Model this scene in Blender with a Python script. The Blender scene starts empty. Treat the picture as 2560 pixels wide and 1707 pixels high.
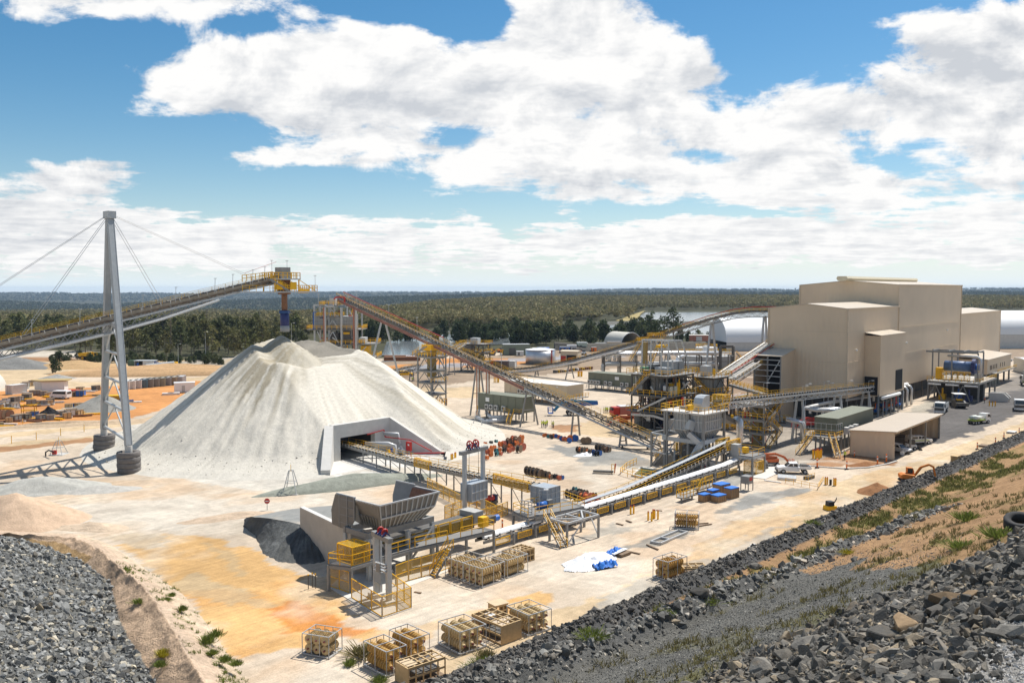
import bpy,bmesh,math,random
import numpy as np
from mathutils import Vector,Matrix,noise
random.seed(7)
S=bpy.context.scene
COL=S.collection
R=math.radians
V=Vector
F=2209.0;HC=32.0
PITCH=math.atan(131.5/F)
cp,sp_=math.cos(PITCH),math.sin(PITCH)
cam_d=bpy.data.cameras.new("camera");cam=bpy.data.objects.new("camera",cam_d);COL.objects.link(cam)
cam.location=(0,0,HC);cam.rotation_euler=(math.pi/2-PITCH,0,0)
cam_d.sensor_width=36;cam_d.lens=36*F/2560;cam_d.clip_start=0.5;cam_d.clip_end=60000
S.camera=cam
def ray(px,py):
 u=(px-1280)/F;v=-(py-853.5)/F
 return V((u,cp+v*sp_,-sp_+v*cp))
def at(px,py,z=0.0):
 d=ray(px,py);t=(z-HC)/d.z
 return V((d.x*t,d.y*t,z))
def atD(px,py,D):
 d=ray(px,py);t=D/d.y
 return V((d.x*t,D,HC+d.z*t))
def zat(D,py):
 return atD(1280,py,D).z
def online(P0,dr,px,py):
 d=ray(px,py);k=d.x/d.y
 s=(k*P0[1]-P0[0])/(dr[0]-k*dr[1])
 D=P0[1]+dr[1]*s
 return V((P0[0]+dr[0]*s,D,HC+d.z*D/d.y))
def proj(x,y,z):
 dz=z-HC
 dep=y*cp-dz*sp_;up=y*sp_+dz*cp
 return 1280+F*x/dep,853.5-F*up/dep
REG={'1':(0,500,.4464),'2':(600,600,.3188),'3':(1100,700,.3188),'4':(1500,700,.35067),'5':(1960,660,.34443),'6':(780,1000,.35068),'7':(1300,1080,.3316),'8':(1860,1080,.39977),'a1':(0,850,.16586),'a2':(230,850,.15943),'a3':(1150,800,.14031),'a4':(1440,760,.15306),'a5':(2280,880,.12756),'a6':(740,1480,.28061),'a7':(0,1200,.3234),'a8':(1560,900,.1913),'b2':(820,1180,.15304),'b3':(760,640,.16586)}
def pp(r,x,y):
 o=REG[r];return o[0]+x*o[2],o[1]+y*o[2]
def g(r,x,y,z=0.0):return at(*pp(r,x,y),z)
def gD(r,x,y,D):return atD(*pp(r,x,y),D)
U=V((.646,.763,0));W=V((-.763,.646,0))
U2=V((.682,.731,0));W2=V((-.731,.682,0))
Z=V((0,0,1))
class MB:
 def __init__(s):s.v=[];s.f=[]
 def add(s,vs,fs):
  n=len(s.v);s.v+=[V(p)for p in vs];s.f+=[tuple(i+n for i in f)for f in fs];return s
 def pbox(s,o,a,b,c):
  o,a,b,c=V(o),V(a),V(b),V(c)
  return s.add([o,o+a,o+a+b,o+b,o+c,o+a+c,o+a+b+c,o+b+c],[(0,3,2,1),(4,5,6,7),(0,1,5,4),(1,2,6,5),(2,3,7,6),(3,0,4,7)])
 def box(s,c,sz,ax=None):
  ax=ax or(V((1,0,0)),V((0,1,0)),Z)
  a,b,d=[V(x)*k for x,k in zip(ax,sz)]
  return s.pbox(V(c)-a/2-b/2-d/2,a,b,d)
 def beam(s,p,q,w,h=None,up=Z):
  p,q=V(p),V(q);h=h or w;d=q-p
  if d.length<1e-5:return s
  dn=d.normalized()
  if abs(dn.dot(up))>.98:up=V((0.66,0.75,0))
  a=dn.cross(up).normalized();b=a.cross(dn)
  return s.pbox(p-a*w/2-b*h/2,a*w,b*h,d)
 def path(s,pts,w,h=None):
  for p,q in zip(pts[:-1],pts[1:]):s.beam(p,q,w,h)
  return s
 def tube(s,pts,r,n=8,r2=None):
  pts=[V(p)for p in pts];m=len(pts);ring=[]
  a0=None;vs=[]
  for i,p in enumerate(pts):
   d=(pts[min(i+1,m-1)]-pts[max(i-1,0)]).normalized()
   up=Z if abs(d.z)<.95 else V((1,0,0))
   if a0 is None:a=d.cross(up).normalized()
   else:a=(a0-d*a0.dot(d)).normalized()
   a0=a;b=a.cross(d)
   rr=r if r2 is None else r+(r2-r)*i/max(m-1,1)
   vs+=[p+a*rr*math.cos(2*math.pi*k/n)+b*rr*math.sin(2*math.pi*k/n)for k in range(n)]
  fs=[(i*n+k,i*n+(k+1)%n,(i+1)*n+(k+1)%n,(i+1)*n+k)for i in range(m-1)for k in range(n)]
  fs+=[tuple(range(n)),tuple((m-1)*n+k for k in reversed(range(n)))]
  return s.add(vs,fs)
 def prism(s,poly,vec):
  poly=[V(p)for p in poly];n=len(poly);vec=V(vec)
  return s.add(poly+[p+vec for p in poly],[tuple(range(n)),tuple(range(2*n-1,n-1,-1))]+[(i,i+n,(i+1)%n+n,(i+1)%n)for i in range(n)])
 def loft(s,rows,close=False,cap=False):
  n=len(rows[0]);vs=[p for r in rows for p in r];fs=[]
  for i in range(len(rows)-1):
   for k in range(n if close else n-1):
    k2=(k+1)%n;fs.append((i*n+k,i*n+k2,(i+1)*n+k2,(i+1)*n+k))
  if cap:fs+=[tuple(range(n)),tuple((len(rows)-1)*n+k for k in range(n))]
  return s.add(vs,fs)
 def face(s,pts):return s.add(pts,[tuple(range(len(pts)))])
 def build(s,name,m,parent=None,smooth=False,base=None,bevel=0):
  me=bpy.data.meshes.new(name)
  b=V(base)if base is not None else rootloc(parent)
  me.from_pydata([tuple(p-b)for p in s.v],[],s.f)
  bm=bmesh.new();bm.from_mesh(me);bmesh.ops.recalc_face_normals(bm,faces=bm.faces)
  if bevel:bmesh.ops.bevel(bm,geom=bm.edges[:],offset=bevel,segments=1,affect='EDGES',clamp_overlap=True)
  bm.to_mesh(me);bm.free()
  if smooth:me.polygons.foreach_set('use_smooth',[True]*len(me.polygons))
  o=bpy.data.objects.new(name,me);COL.objects.link(o)
  if m:me.materials.append(m)
  if parent:o.parent=parent
  elif base is not None:o.location=b
  return o
def rootloc(o):
 while o is not None and o.parent:o=o.parent
 return V(o.location)if o is not None else V((0,0,0))
def tag(o,label=None,cat=None,group=None,kind=None):
 if label:o['label']=label
 if cat:o['category']=cat
 if group:o['group']=group
 if kind:o['kind']=kind
 return o
def thing(name,label,cat,loc=(0,0,0),rz=0,group=None):
 o=bpy.data.objects.new(name,None);COL.objects.link(o)
 o.location=loc;o.rotation_euler=(0,0,rz);o.empty_display_size=.2
 return tag(o,label,cat,group)
def npmesh(name,verts,faces,m,smooth=False,parent=None):
 me=bpy.data.meshes.new(name);nv,nf=len(verts),len(faces);k=faces.shape[1]
 me.vertices.add(nv);me.vertices.foreach_set('co',verts.astype(np.float32).ravel())
 me.loops.add(nf*k);me.loops.foreach_set('vertex_index',faces.astype(np.int32).ravel())
 me.polygons.add(nf);me.polygons.foreach_set('loop_start',np.arange(0,nf*k,k,dtype=np.int32))
 me.polygons.foreach_set('use_smooth',np.full(nf,smooth,dtype=bool))
 me.update(calc_edges=True)
 o=bpy.data.objects.new(name,me);COL.objects.link(o)
 if m:me.materials.append(m)
 if parent:o.parent=parent
 return o
def setcol(o,c,name='zone'):
 a=o.data.attributes.new(name,'FLOAT_COLOR','POINT')
 cc=np.ones((len(c),4),np.float32);cc[:,:3]=c
 a.data.foreach_set('color',cc.ravel())
KIDS={}
def kids_of(o):
 return[c for c in COL.objects if c.parent is o]
def protokids(o):
 if o.name not in KIDS:KIDS[o.name]=[(c,protokids(c))for c in kids_of(o)]
 return KIDS[o.name]
def copytree(o,kd,parent=None):
 c=o.copy();COL.objects.link(c);c.parent=parent
 for ch,sub in kd:copytree(ch,sub,c)
 return c
USED=set()
def put(proto,loc,rz=0.0,label=None,group=None,sc=None,cat=None,tilt=None):
 kd=protokids(proto)
 if proto.name in USED:
  o=copytree(proto,kd)
 else:
  o=proto;USED.add(proto.name)
 o.location=loc;o.rotation_euler=(tilt[0],tilt[1],rz)if tilt else(0,0,rz)
 if sc is not None:o.scale=(sc,sc,sc)if not hasattr(sc,'__len__')else sc
 if label:o['label']=label
 if group:o['group']=group
 if cat:o['category']=cat
 return o
def ang(d):return math.atan2(d[1],d[0])
def nn(nt,t,**kw):
 n=nt.nodes.new(t)
 for k,v in kw.items():
  if k.startswith('i_'):
   key=k[2:];n.inputs[int(key)if key.isdigit()else key].default_value=v
  else:setattr(n,k,v)
 return n
MATS={}
def mat(name,rgb,rough=.6,metal=0.,var=.12,scale=1.5,bump=0.,bscale=None,alpha=1.,island=0.,obj=0.,dirt=None,attr=None,spec=.4,wave=None,transl=0.,rgb2=None,cut=.75):
 if name in MATS:return MATS[name]
 m=bpy.data.materials.new(name);m.use_nodes=True;nt=m.node_tree;L=nt.links.new
 b=nt.nodes['Principled BSDF'];b.inputs['Roughness'].default_value=rough;b.inputs['Metallic'].default_value=metal
 b.inputs['Specular IOR Level'].default_value=spec
 geo=nn(nt,'ShaderNodeNewGeometry')
 no=nn(nt,'ShaderNodeTexNoise',i_Scale=scale,i_Detail=6.,i_Roughness=.62);L(geo.outputs['Position'],no.inputs['Vector'])
 mr=nn(nt,'ShaderNodeMapRange',i_1=.25,i_2=.75,i_3=1-var,i_4=1+var);L(no.outputs['Fac'],mr.inputs[0])
 val=mr.outputs[0]
 def mul(a,bsock):
  q=nn(nt,'ShaderNodeMath',operation='MULTIPLY');L(a,q.inputs[0]);L(bsock,q.inputs[1]);return q.outputs[0]
 if island:
  q=nn(nt,'ShaderNodeMapRange',i_3=1-island,i_4=1+island);L(geo.outputs['Random Per Island'],q.inputs[0]);val=mul(val,q.outputs[0])
 if obj:
  oi=nn(nt,'ShaderNodeObjectInfo');q=nn(nt,'ShaderNodeMapRange',i_3=1-obj,i_4=1+obj);L(oi.outputs['Random'],q.inputs[0]);val=mul(val,q.outputs[0])
 if attr:
  at_=nn(nt,'ShaderNodeAttribute',attribute_name=attr);csock=at_.outputs['Color']
 else:
  c=nn(nt,'ShaderNodeRGB');c.outputs[0].default_value=(*rgb,1);csock=c.outputs[0]
 if rgb2:
  q0=nn(nt,'ShaderNodeMath',operation='MULTIPLY',i_1=7.31);L(geo.outputs['Random Per Island'],q0.inputs[0]);q1=nn(nt,'ShaderNodeMath',operation='FRACT');L(q0.outputs[0],q1.inputs[0])
  q=nn(nt,'ShaderNodeMapRange',i_1=cut,i_2=1.0);L(q1.outputs[0],q.inputs[0]);mx=nn(nt,'ShaderNodeMix',data_type='RGBA');L(q.outputs[0],mx.inputs[0]);L(csock,mx.inputs[6]);mx.inputs[7].default_value=(*rgb2,1);csock=mx.outputs[2]
 if dirt:
  n2=nn(nt,'ShaderNodeTexNoise',i_Scale=dirt[1],i_Detail=8.,i_Roughness=.7);L(geo.outputs['Position'],n2.inputs['Vector'])
  q=nn(nt,'ShaderNodeMapRange',i_1=dirt[2],i_2=dirt[2]+.18);L(n2.outputs['Fac'],q.inputs[0])
  mx=nn(nt,'ShaderNodeMix',data_type='RGBA');L(q.outputs[0],mx.inputs[0]);L(csock,mx.inputs[6]);mx.inputs[7].default_value=(*dirt[0],1);csock=mx.outputs[2]
 vm=nn(nt,'ShaderNodeVectorMath',operation='SCALE');L(csock,vm.inputs[0]);L(val,vm.inputs['Scale'])
 L(vm.outputs[0],b.inputs['Base Color'])
 hsock=None
 if bump:
  nb=nn(nt,'ShaderNodeTexNoise',i_Scale=bscale or scale*3,i_Detail=8.,i_Roughness=.65);L(geo.outputs['Position'],nb.inputs['Vector']);hsock=nb.outputs['Fac']
 if wave:
  dt=nn(nt,'ShaderNodeVectorMath',operation='DOT_PRODUCT');L(geo.outputs['Position'],dt.inputs[0]);dt.inputs[1].default_value=wave[0]
  q=nn(nt,'ShaderNodeMath',operation='MULTIPLY',i_1=2*math.pi/wave[1]);L(dt.outputs['Value'],q.inputs[0])
  sn=nn(nt,'ShaderNodeMath',operation='SINE');L(q.outputs[0],sn.inputs[0]);hsock=sn.outputs[0];bump=wave[2]
 if hsock is not None:
  bp=nn(nt,'ShaderNodeBump',i_Strength=min(1.,bump));bp.inputs['Distance'].default_value=max(.05,bump*.3);L(hsock,bp.inputs['Height']);L(bp.outputs[0],b.inputs['Normal'])
 if transl:
  tr=nn(nt,'ShaderNodeBsdfTranslucent');L(vm.outputs[0],tr.inputs['Color'])
  ms=nn(nt,'ShaderNodeMixShader',i_0=transl);L(b.outputs[0],ms.inputs[1]);L(tr.outputs[0],ms.inputs[2])
  L(ms.outputs[0],nt.nodes['Material Output'].inputs[0])
 if alpha<1:
  t=nn(nt,'ShaderNodeBsdfTransparent');ms=nn(nt,'ShaderNodeMixShader',i_0=alpha)
  L(t.outputs[0],ms.inputs[1]);L(b.outputs[0],ms.inputs[2]);L(ms.outputs[0],nt.nodes['Material Output'].inputs[0])
 MATS[name]=m
 return m
STEEL=mat('grey painted steel',(.25,.248,.238),.5,.0,.10)
STEELD=mat('dark grey painted steel',(.112,.104,.092),.6,0,.25)
GALV=mat('galvanised steel',(.50,.505,.50),.45,.25,.10,3)
LGREY=mat('pale grey painted steel',(.46,.475,.475),.5,0,.08)
YEL=mat('safety yellow paint',(.86,.47,.01),.5,0,.08)
YMESH=mat('yellow mesh infill',(.72,.42,.02),.6,0,.05,alpha=.42)
GMESH=mat('steel floor grating',(.21,.205,.195),.7,0,.15,6)
BELT=mat('black rubber belt',(.045,.045,.048),.7,0,.2,dirt=((.22,.20,.17),.8,.5))
BELTD=mat('dusty rubber belt',(.34,.33,.30),.85,0,.12,dirt=((.16,.16,.155),.6,.55))
BLACK=mat('black plastic',(.025,.025,.027),.5)
RUST=mat('rusty steel',(.22,.105,.055),.8,0,.25)
RUBBER=mat('tyre rubber',(.035,.034,.034),.85)
WORNRUB=mat('dusty worn rubber',(.17,.155,.145),.9,0,.2)
WHITE=mat('white paint',(.78,.78,.77),.4,0,.04)
DWHITE=mat('dirty white paint',(.66,.64,.60),.55,0,.12)
RED=mat('red paint',(.50,.035,.025),.45)
BLUE=mat('blue paint',(.02,.12,.42),.45)
NAVY=mat('navy paint',(.03,.04,.14),.5)
ORANGE=mat('orange paint',(.75,.17,.02),.5)
GLASS=mat('dark window glass',(.02,.025,.03),.08,0,0,spec=.7)
CONC=mat('bare concrete',(.57,.55,.51),.85,0,.10,.8,.15,6)
WOOD=mat('pale timber',(.52,.36,.18),.75,0,.18,2.5)
WOODD=mat('weathered timber',(.22,.155,.10),.85,0,.25,2.5)
GOLD=mat('ochre fibreglass',(.50,.30,.085),.5,0,.12)
CREAMP=mat('pale cream fibreglass',(.55,.41,.21),.55,0,.12)
PIPEW=mat('white pipe lagging',(.72,.72,.71),.4,0,.06)
HIVIS=mat('fluorescent yellow cloth',(.62,.72,.03),.8)
CLOTHN=mat('navy work cloth',(.02,.025,.05),.85)
SKIN=mat('skin',(.45,.27,.19),.6)
HAZW=mat('concrete dust white',(.62,.60,.57),.8)
PINK=mat('faded red cable',(.40,.17,.11),.6)
def rail_pts(pts,h=1.1,sp=2.0,t=.06,mb=None):
 mb=mb or MB();pts=[V(p)for p in pts]
 for p,q in zip(pts[:-1],pts[1:]):
  n=max(1,round((q-p).length/sp))
  for i in range(n+1):
   b=p.lerp(q,i/n);mb.beam(b,b+Z*h,t)
  mb.beam(p+Z*h,q+Z*h,t);mb.beam(p+Z*h*.55,q+Z*h*.55,t)
 return mb
def handrail(pts,parent,h=1.1,sp=2.0,t=.06,m=None,name='handrail'):
 return rail_pts(pts,h,sp,t).build(name,m or YEL,parent)
def stairs(p,q,w,parent,rail=True):
 p,q=V(p),V(q);d=V((q.x-p.x,q.y-p.y,0));L=d.length;dn=d/L;a=V((-dn.y,dn.x,0))
 for s in(-1,1):MB().beam(p+a*s*w/2,q+a*s*w/2,.07,.28).build('stair_stringer',STEEL,parent)
 n=max(3,int((q.z-p.z)/.24));mb=MB()
 for i in range(1,n):mb.box(p.lerp(q,i/n),(w,.24,.05),(a,dn,Z))
 mb.build('treads',GALV,parent)
 mb2=MB()
 for i in range(1,n):mb2.box(p.lerp(q,i/n)-dn*.14,(w,.05,.06),(a,dn,Z))
 mb2.build('tread_nosing',YEL,parent)
 if rail:
  for s in(-1,1):
   handrail([p+a*s*(w/2+.05),q+a*s*(w/2+.05)],parent,1.05,1.4)
def fence(name,label,pts,h=2.0,step=2.2,group=None,posts=YEL,infill=None,cat='fence'):
 pts=[V(p)for p in pts];t=thing(name,label,cat,pts[0],group=group)
 post=MB()
 for p,q in zip(pts[:-1],pts[1:]):
  n=max(1,round((q-p).length/step))
  for i in range(n):
   a,b=p.lerp(q,i/n),p.lerp(q,(i+1)/n);dn=(b-a).normalized()
   a2,b2=a+dn*.06,b-dn*.06
   fr=MB()
   for zz in(.12,h*.52,h):fr.beam(a2+Z*zz,b2+Z*zz,.06)
   fr.beam(a2+Z*.1,a2+Z*h,.06);fr.beam(b2+Z*.1,b2+Z*h,.06)
   f=fr.build('fence_panel',posts,t)
   MB().face([a2+Z*.12,b2+Z*.12,b2+Z*h,a2+Z*h]).build('mesh_infill',infill or YMESH,f)
   MB().beam(a,a+Z*h,.08).build('fence_post',STEEL,t)
 MB().beam(pts[-1],pts[-1]+Z*h,.08).build('fence_post',STEEL,t)
 return t
def cage(name,label,o,a,b,h,parent=None,core=None):
 """guard cage: yellow edges and mesh panels; a and b are edge vectors"""
 o,a,b=V(o),V(a),V(b)
 t=parent or thing(name,label,'guard',o)
 c=[o,o+a,o+a+b,o+b];fr=MB()
 for i in range(4):
  p,q=c[i],c[(i+1)%4]
  fr.beam(p,p+Z*h,.09);fr.beam(p+Z*h,q+Z*h,.09);fr.beam(p,q,.09)
 f=fr.build('guard_frame',YEL,t)
 for i in range(4):
  p,q=c[i],c[(i+1)%4]
  MB().face([p,q,q+Z*h,p+Z*h]).build('mesh_infill',YMESH,f)
 MB().face([p+Z*h for p in c]).build('mesh_infill',YMESH,f)
 return t
def tower(t,K,U_,W_,a,b,levels,nx=2,ny=2,top=None,m=None,rails=True,deckm=None,over=.6,colw=.3,zbase=0.,brace=True):
 """steel frame under thing t: corner K, grid directions, sizes, deck levels"""
 m=m or STEELD;K=V((K[0],K[1],0));top=top or levels[-1]
 P=lambda i,j:K+U_*(a*i/(nx-1))+W_*(b*j/(ny-1))
 for i in range(nx):
  for j in range(ny):
   MB().beam(P(i,j)+Z*zbase,P(i,j)+Z*top,colw).build('column',m,t)
 zs=[zbase]+list(levels)
 for k,z in enumerate(levels):
  bm_=MB()
  for i in range(nx):bm_.beam(P(i,0)+Z*z,P(i,ny-1)+Z*z,.25,.4)
  for j in range(ny):bm_.beam(P(0,j)+Z*z,P(nx-1,j)+Z*z,.25,.4)
  bm_.build('floor_beams',m,t)
  o=K-U_*over-W_*over+Z*(z+.22);A=U_*(a+2*over);B=W_*(b+2*over)
  MB().pbox(o,A,B,Z*.12).build('platform_deck',deckm or GMESH,t)
  if rails:
   o2=o+Z*.12;c=[o2,o2+A,o2+A+B,o2+B,o2]
   handrail(c,t,1.15,1.5,.085)
  if brace:
   z0=zs[k]
   for(p,q)in((P(0,0),P(nx-1,0)),(P(0,0),P(0,ny-1)),(P(nx-1,0),P(nx-1,ny-1)),(P(0,ny-1),P(nx-1,ny-1))):
    br=MB();br.beam(p+Z*(z0+.3),p.lerp(q,.5)+Z*(z-.2),.16);br.beam(q+Z*(z0+.3),p.lerp(q,.5)+Z*(z-.2),.16);br.build('brace',m,t)
 return P
_idl={}
def conveyor(t,pts,w=1.4,side=-1,belt=None,walk=True,rail2=True,truss=1.2,isp=1.6,stringm=None,idm=None,trussm=None,cover=None,depth=.35):
 """conveyor under thing t along the belt line pts. side=-1: walkway on the right of travel"""
 pts=[V(p)for p in pts]
 def off(i):
  d=pts[min(i+1,len(pts)-1)]-pts[max(i-1,0)];d.z=0;d.normalize();return V((d.y,-d.x,0))
 rows=[]
 for i,p in enumerate(pts):
  a=off(i);rows.append([p-a*w/2+Z*.16,p-a*w*.22,p+a*w*.22,p+a*w/2+Z*.16,p+a*w/2+Z*.12,p+a*w*.22-Z*.05,p-a*w*.22-Z*.05,p-a*w/2+Z*.12])
 MB().loft(rows,True,True).build('belt',belt or BELT,t)
 for s in(-1,1):
  mb=MB()
  for i in range(len(pts)-1):mb.beam(pts[i]+off(i)*s*(w/2+.1)-Z*.3,pts[i+1]+off(i+1)*s*(w/2+.1)-Z*.3,.12,depth)
  mb.build('stringer',stringm or STEEL,t)
 L=sum((q-p).length for p,q in zip(pts[:-1],pts[1:]));n=min(90,int(L/isp));step=L/n
 key=(round(w,2),(idm or GALV).name)
 if key not in _idl:
  mb=MB()
  for s in(-1,1):mb.beam((s*w*.2,0,-.10),(s*(w/2+.10),0,.17),.22)
  mb.beam((-w*.22,0,-.14),(w*.22,0,-.14),.18);nb=len(mb.f)
  for s in(-1,1):mb.beam((s*(w/2+.12),0,-.3),(s*(w/2+.12),0,.26),.14)
  mb.beam((-w/2-.1,0,-.28),(w/2+.1,0,-.28),.12)
  me=bpy.data.meshes.new('idler');me.from_pydata([tuple(v)for v in mb.v],[],mb.f);me.materials.append(BLACK);me.materials.append(idm or GALV)
  me.polygons.foreach_set('material_index',[0 if i<nb else 1 for i in range(len(mb.f))]);_idl[key]=me
 base=rootloc(t);acc=step*.5
 for p,q in zip(pts[:-1],pts[1:]):
  l=(q-p).length;d=(q-p)/l
  while acc<l:
   o=bpy.data.objects.new('idler',_idl[key]);COL.objects.link(o);o.parent=t
   y=d;x=y.cross(Z).normalized();z=x.cross(y)
   mtx=Matrix((x,y,z)).transposed().to_4x4();mtx.translation=p+d*acc-base;o.matrix_local=mtx
   acc+=step
  acc-=l
 for s in((side,-side)if walk==2 else(side,)if walk else()):
  e0,e1=w/2+.2,w/2+1.0;dk=MB();rp=[]
  for i in range(len(pts)):rp.append(pts[i]-off(i)*s*e1-Z*.25)
  for i in range(len(pts)-1):
   a,b=off(i)*-s,off(i+1)*-s
   dk.pbox(pts[i]+a*e0-Z*.42,(a)*(e1-e0),Z*.1,pts[i+1]-pts[i])
  dk.build('walkway',GMESH,t)
  handrail(rp,t,1.0,3.0,.05)
 if rail2 and walk!=2:
  rp=[pts[i]+off(i)*side*(w/2+.25)for i in range(len(pts))]
  handrail(rp,t,.8,3.6,.045)
 if truss:
  for s in(-1,1):
   tr=MB()
   for i in range(len(pts)-1):
    p,q=pts[i]+off(i)*s*(w/2+.1)-Z*.45,pts[i+1]+off(i+1)*s*(w/2+.1)-Z*.45
    tr.beam(p-Z*truss,q-Z*truss,.16);l=(q-p).length;k=max(1,round(l/3.2))
    for j in range(k):
     a,b=p.lerp(q,j/k),p.lerp(q,(j+1)/k);m_=p.lerp(q,(j+.5)/k)
     tr.beam(a,m_-Z*truss,.09);tr.beam(m_-Z*truss,b,.09)
   tr.build('truss',trussm or STEEL,t)
 return off
def legs(t,P,dr,h_top,spread,w=.28,m=None,n=2,splay=0.):
 """A-frame trestle: legs from the ground to the conveyor underside at P"""
 a=V((dr[1],-dr[0],0)).normalized()
 for s in(-1,1):
  MB().beam(V((P.x,P.y,0))+a*s*spread,V((P.x,P.y,h_top))+a*s*.6,w).build('support_leg',m or STEEL,t)
 f=.45
 MB().beam(V((P.x,P.y,h_top*f))+a*(spread*(1-f)+.6*f),V((P.x,P.y,h_top*f))-a*(spread*(1-f)+.6*f),w*.6).build('trestle_tie',m or STEEL,t)
 MB().beam(V((P.x,P.y,h_top))-a*.9,V((P.x,P.y,h_top))+a*.9,w).build('trestle_cap',m or STEEL,t)
def clutter(t,Pf,a,b,z0,z1,n,seed):
 """pipes, drives, cable trays and small plant packed between the decks"""
 rs=random.Random(seed);cm=[STEEL,STEELD,LGREY,YEL,YEL,GALV,RUST,BLACK,NAVY,RED]
 for i in range(n):
  x,y,z=rs.uniform(0,a),rs.uniform(0,b),rs.uniform(z0,z1);k=rs.random();m=rs.choice(cm)
  if k<.35:h=rs.uniform(1.2,3.2);MB().tube([Pf(x,y,z),Pf(x,y,min(z1+1.5,z+h))],rs.uniform(.08,.22),6).build('pipe',m,t)
  elif k<.6:l=rs.uniform(1.2,3.5);MB().tube([Pf(x,y,z),Pf(min(a,x+l),y,z)],rs.uniform(.08,.2),6).build('pipe',m,t)
  elif k<.75:q=Pf(x,y,z);MB().beam(q,Pf(x,min(b,y+rs.uniform(1,3)),z),.5,.12).build('cable_tray',GALV,t)
  elif k<.9:q=Pf(x,y,z);MB().box(q,(rs.uniform(.5,1.3),rs.uniform(.5,1.3),rs.uniform(.5,1.4)),(U2,W2,Z)).build('drive_unit',m,t)
  else:q=Pf(x,y,z);MB().beam(q,q+U2*rs.uniform(-2,2)+W2*rs.uniform(-2,2)+Z*rs.uniform(1,2.5),.35).build('chute',GALV,t)
def rect(c,a,b,ax):return[c-ax[0]*a/2-ax[1]*b/2,c+ax[0]*a/2-ax[1]*b/2,c+ax[0]*a/2+ax[1]*b/2,c-ax[0]*a/2+ax[1]*b/2,c-ax[0]*a/2-ax[1]*b/2]
SUN_AZ,SUN_EL=R(43),R(58)
W_=bpy.data.worlds.new("World");S.world=W_;W_.use_nodes=True
nt=W_.node_tree;L=nt.links.new;nt.nodes.clear()
out=nn(nt,'ShaderNodeOutputWorld');sky=nn(nt,'ShaderNodeTexSky',sky_type='NISHITA',sun_disc=False,sun_elevation=SUN_EL,sun_rotation=SUN_AZ,altitude=200,air_density=1.0,dust_density=0.4,ozone_density=2.2)
bg=nn(nt,'ShaderNodeBackground',i_Strength=.082)
hs=nn(nt,'ShaderNodeHueSaturation',i_Saturation=1.35,i_Hue=.492,i_Value=1.0);L(sky.outputs[0],hs.inputs['Color']);L(hs.outputs[0],bg.inputs[0])
tc=nn(nt,'ShaderNodeTexCoord');sx=nn(nt,'ShaderNodeSeparateXYZ');L(tc.outputs['Generated'],sx.inputs[0])
def M(op,a,b=None,c=None,clamp=False):
 n=nn(nt,'ShaderNodeMath',operation=op,use_clamp=clamp)
 for i,x in enumerate((a,b,c)):
  if x is None:continue
  if isinstance(x,(int,float)):n.inputs[i].default_value=x
  else:L(x,n.inputs[i])
 return n.outputs[0]
dx,dy,dz=sx.outputs
ay=M('MAXIMUM',dy,.02)
uu=M('DIVIDE',dx,ay);ee=M('DIVIDE',dz,ay)
den=M('ADD',M('MAXIMUM',dz,0.),.075)
cx=M('DIVIDE',dx,den);cy=M('DIVIDE',dy,den)
cv=nn(nt,'ShaderNodeCombineXYZ');L(cx,cv.inputs[0]);L(cy,cv.inputs[1])
def NZ(scale,detail,rough,off=(0,0,0),dist=0.):
 mp=nn(nt,'ShaderNodeMapping');mp.inputs['Location'].default_value=off;L(cv.outputs[0],mp.inputs[0])
 n=nn(nt,'ShaderNodeTexNoise',i_Scale=scale,i_Detail=detail,i_Roughness=rough,i_Distortion=dist);L(mp.outputs[0],n.inputs[0]);return n.outputs['Fac']
def dirs(X,Y):return(X*1.0885-1280)/F,(722-Y*1.0885)/F
BANKS=[(640,170,360,110,.55),(900,230,300,110,.5),(1330,60,190,120,.6),(1250,180,200,90,.4),(330,20,250,45,.5),(1130,370,180,60,.35),(1600,330,350,90,.5),(2240,170,230,130,.8),(1500,190,90,70,.4),(2150,280,300,60,.3),(200,405,160,40,.5),(250,480,160,35,.35),(620,380,140,40,.3),(1000,570,1400,55,.58),(1900,440,500,70,.4),(80,500,200,80,.4),(1620,180,90,40,.3),(520,520,300,30,.3),(2000,10,120,30,.2),(1870,120,50,28,.32),(2000,560,700,60,.3),(110,230,150,110,-.75),(1330,505,90,16,-.35),(640,470,120,14,-.2),(1640,485,110,13,-.35),(300,540,90,12,-.3),(960,520,80,10,-.3),(520,450,230,38,-.6),(820,445,170,30,-.55),(1090,60,70,70,-.6),(1790,110,190,70,-.55),(1370,240,50,35,-.22),(1090,310,70,35,-.22),(300,105,100,42,-.7),(590,70,80,28,-.5),(2060,385,110,22,-.4),(1650,365,60,20,-.35),(430,330,80,50,-.4),(1900,10,300,35,-.45),(180,330,200,30,-.5),(930,30,120,35,-.35),(1480,490,130,18,-.3),(2010,640,600,26,-.75),(900,655,1500,14,-.5),(1150,500,120,22,-.3)]
tot=None
for X,Y,sx_,sy_,am in BANKS:
 u0,e0=dirs(X,Y);su,se=sx_*1.0885/F,sy_*1.0885/F
 q=M('ADD',M('POWER',M('ABSOLUTE',M('MULTIPLY',M('SUBTRACT',uu,u0),1/su)),2.),M('POWER',M('ABSOLUTE',M('MULTIPLY',M('SUBTRACT',ee,e0),1/se)),2.))
 gq=M('MULTIPLY',M('EXPONENT',M('MULTIPLY',q,-.7)),am*.9)
 tot=gq if tot is None else M('ADD',tot,gq)
n1=NZ(1.5,12.,.60,(3.1,1.7,0),.25);n2=NZ(5.5,8.,.62,(7.7,2.2,0),.15)
dv=nn(nt,'ShaderNodeCombineXYZ');L(uu,dv.inputs[0]);L(M('MULTIPLY',ee,1.5),dv.inputs[1])
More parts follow.
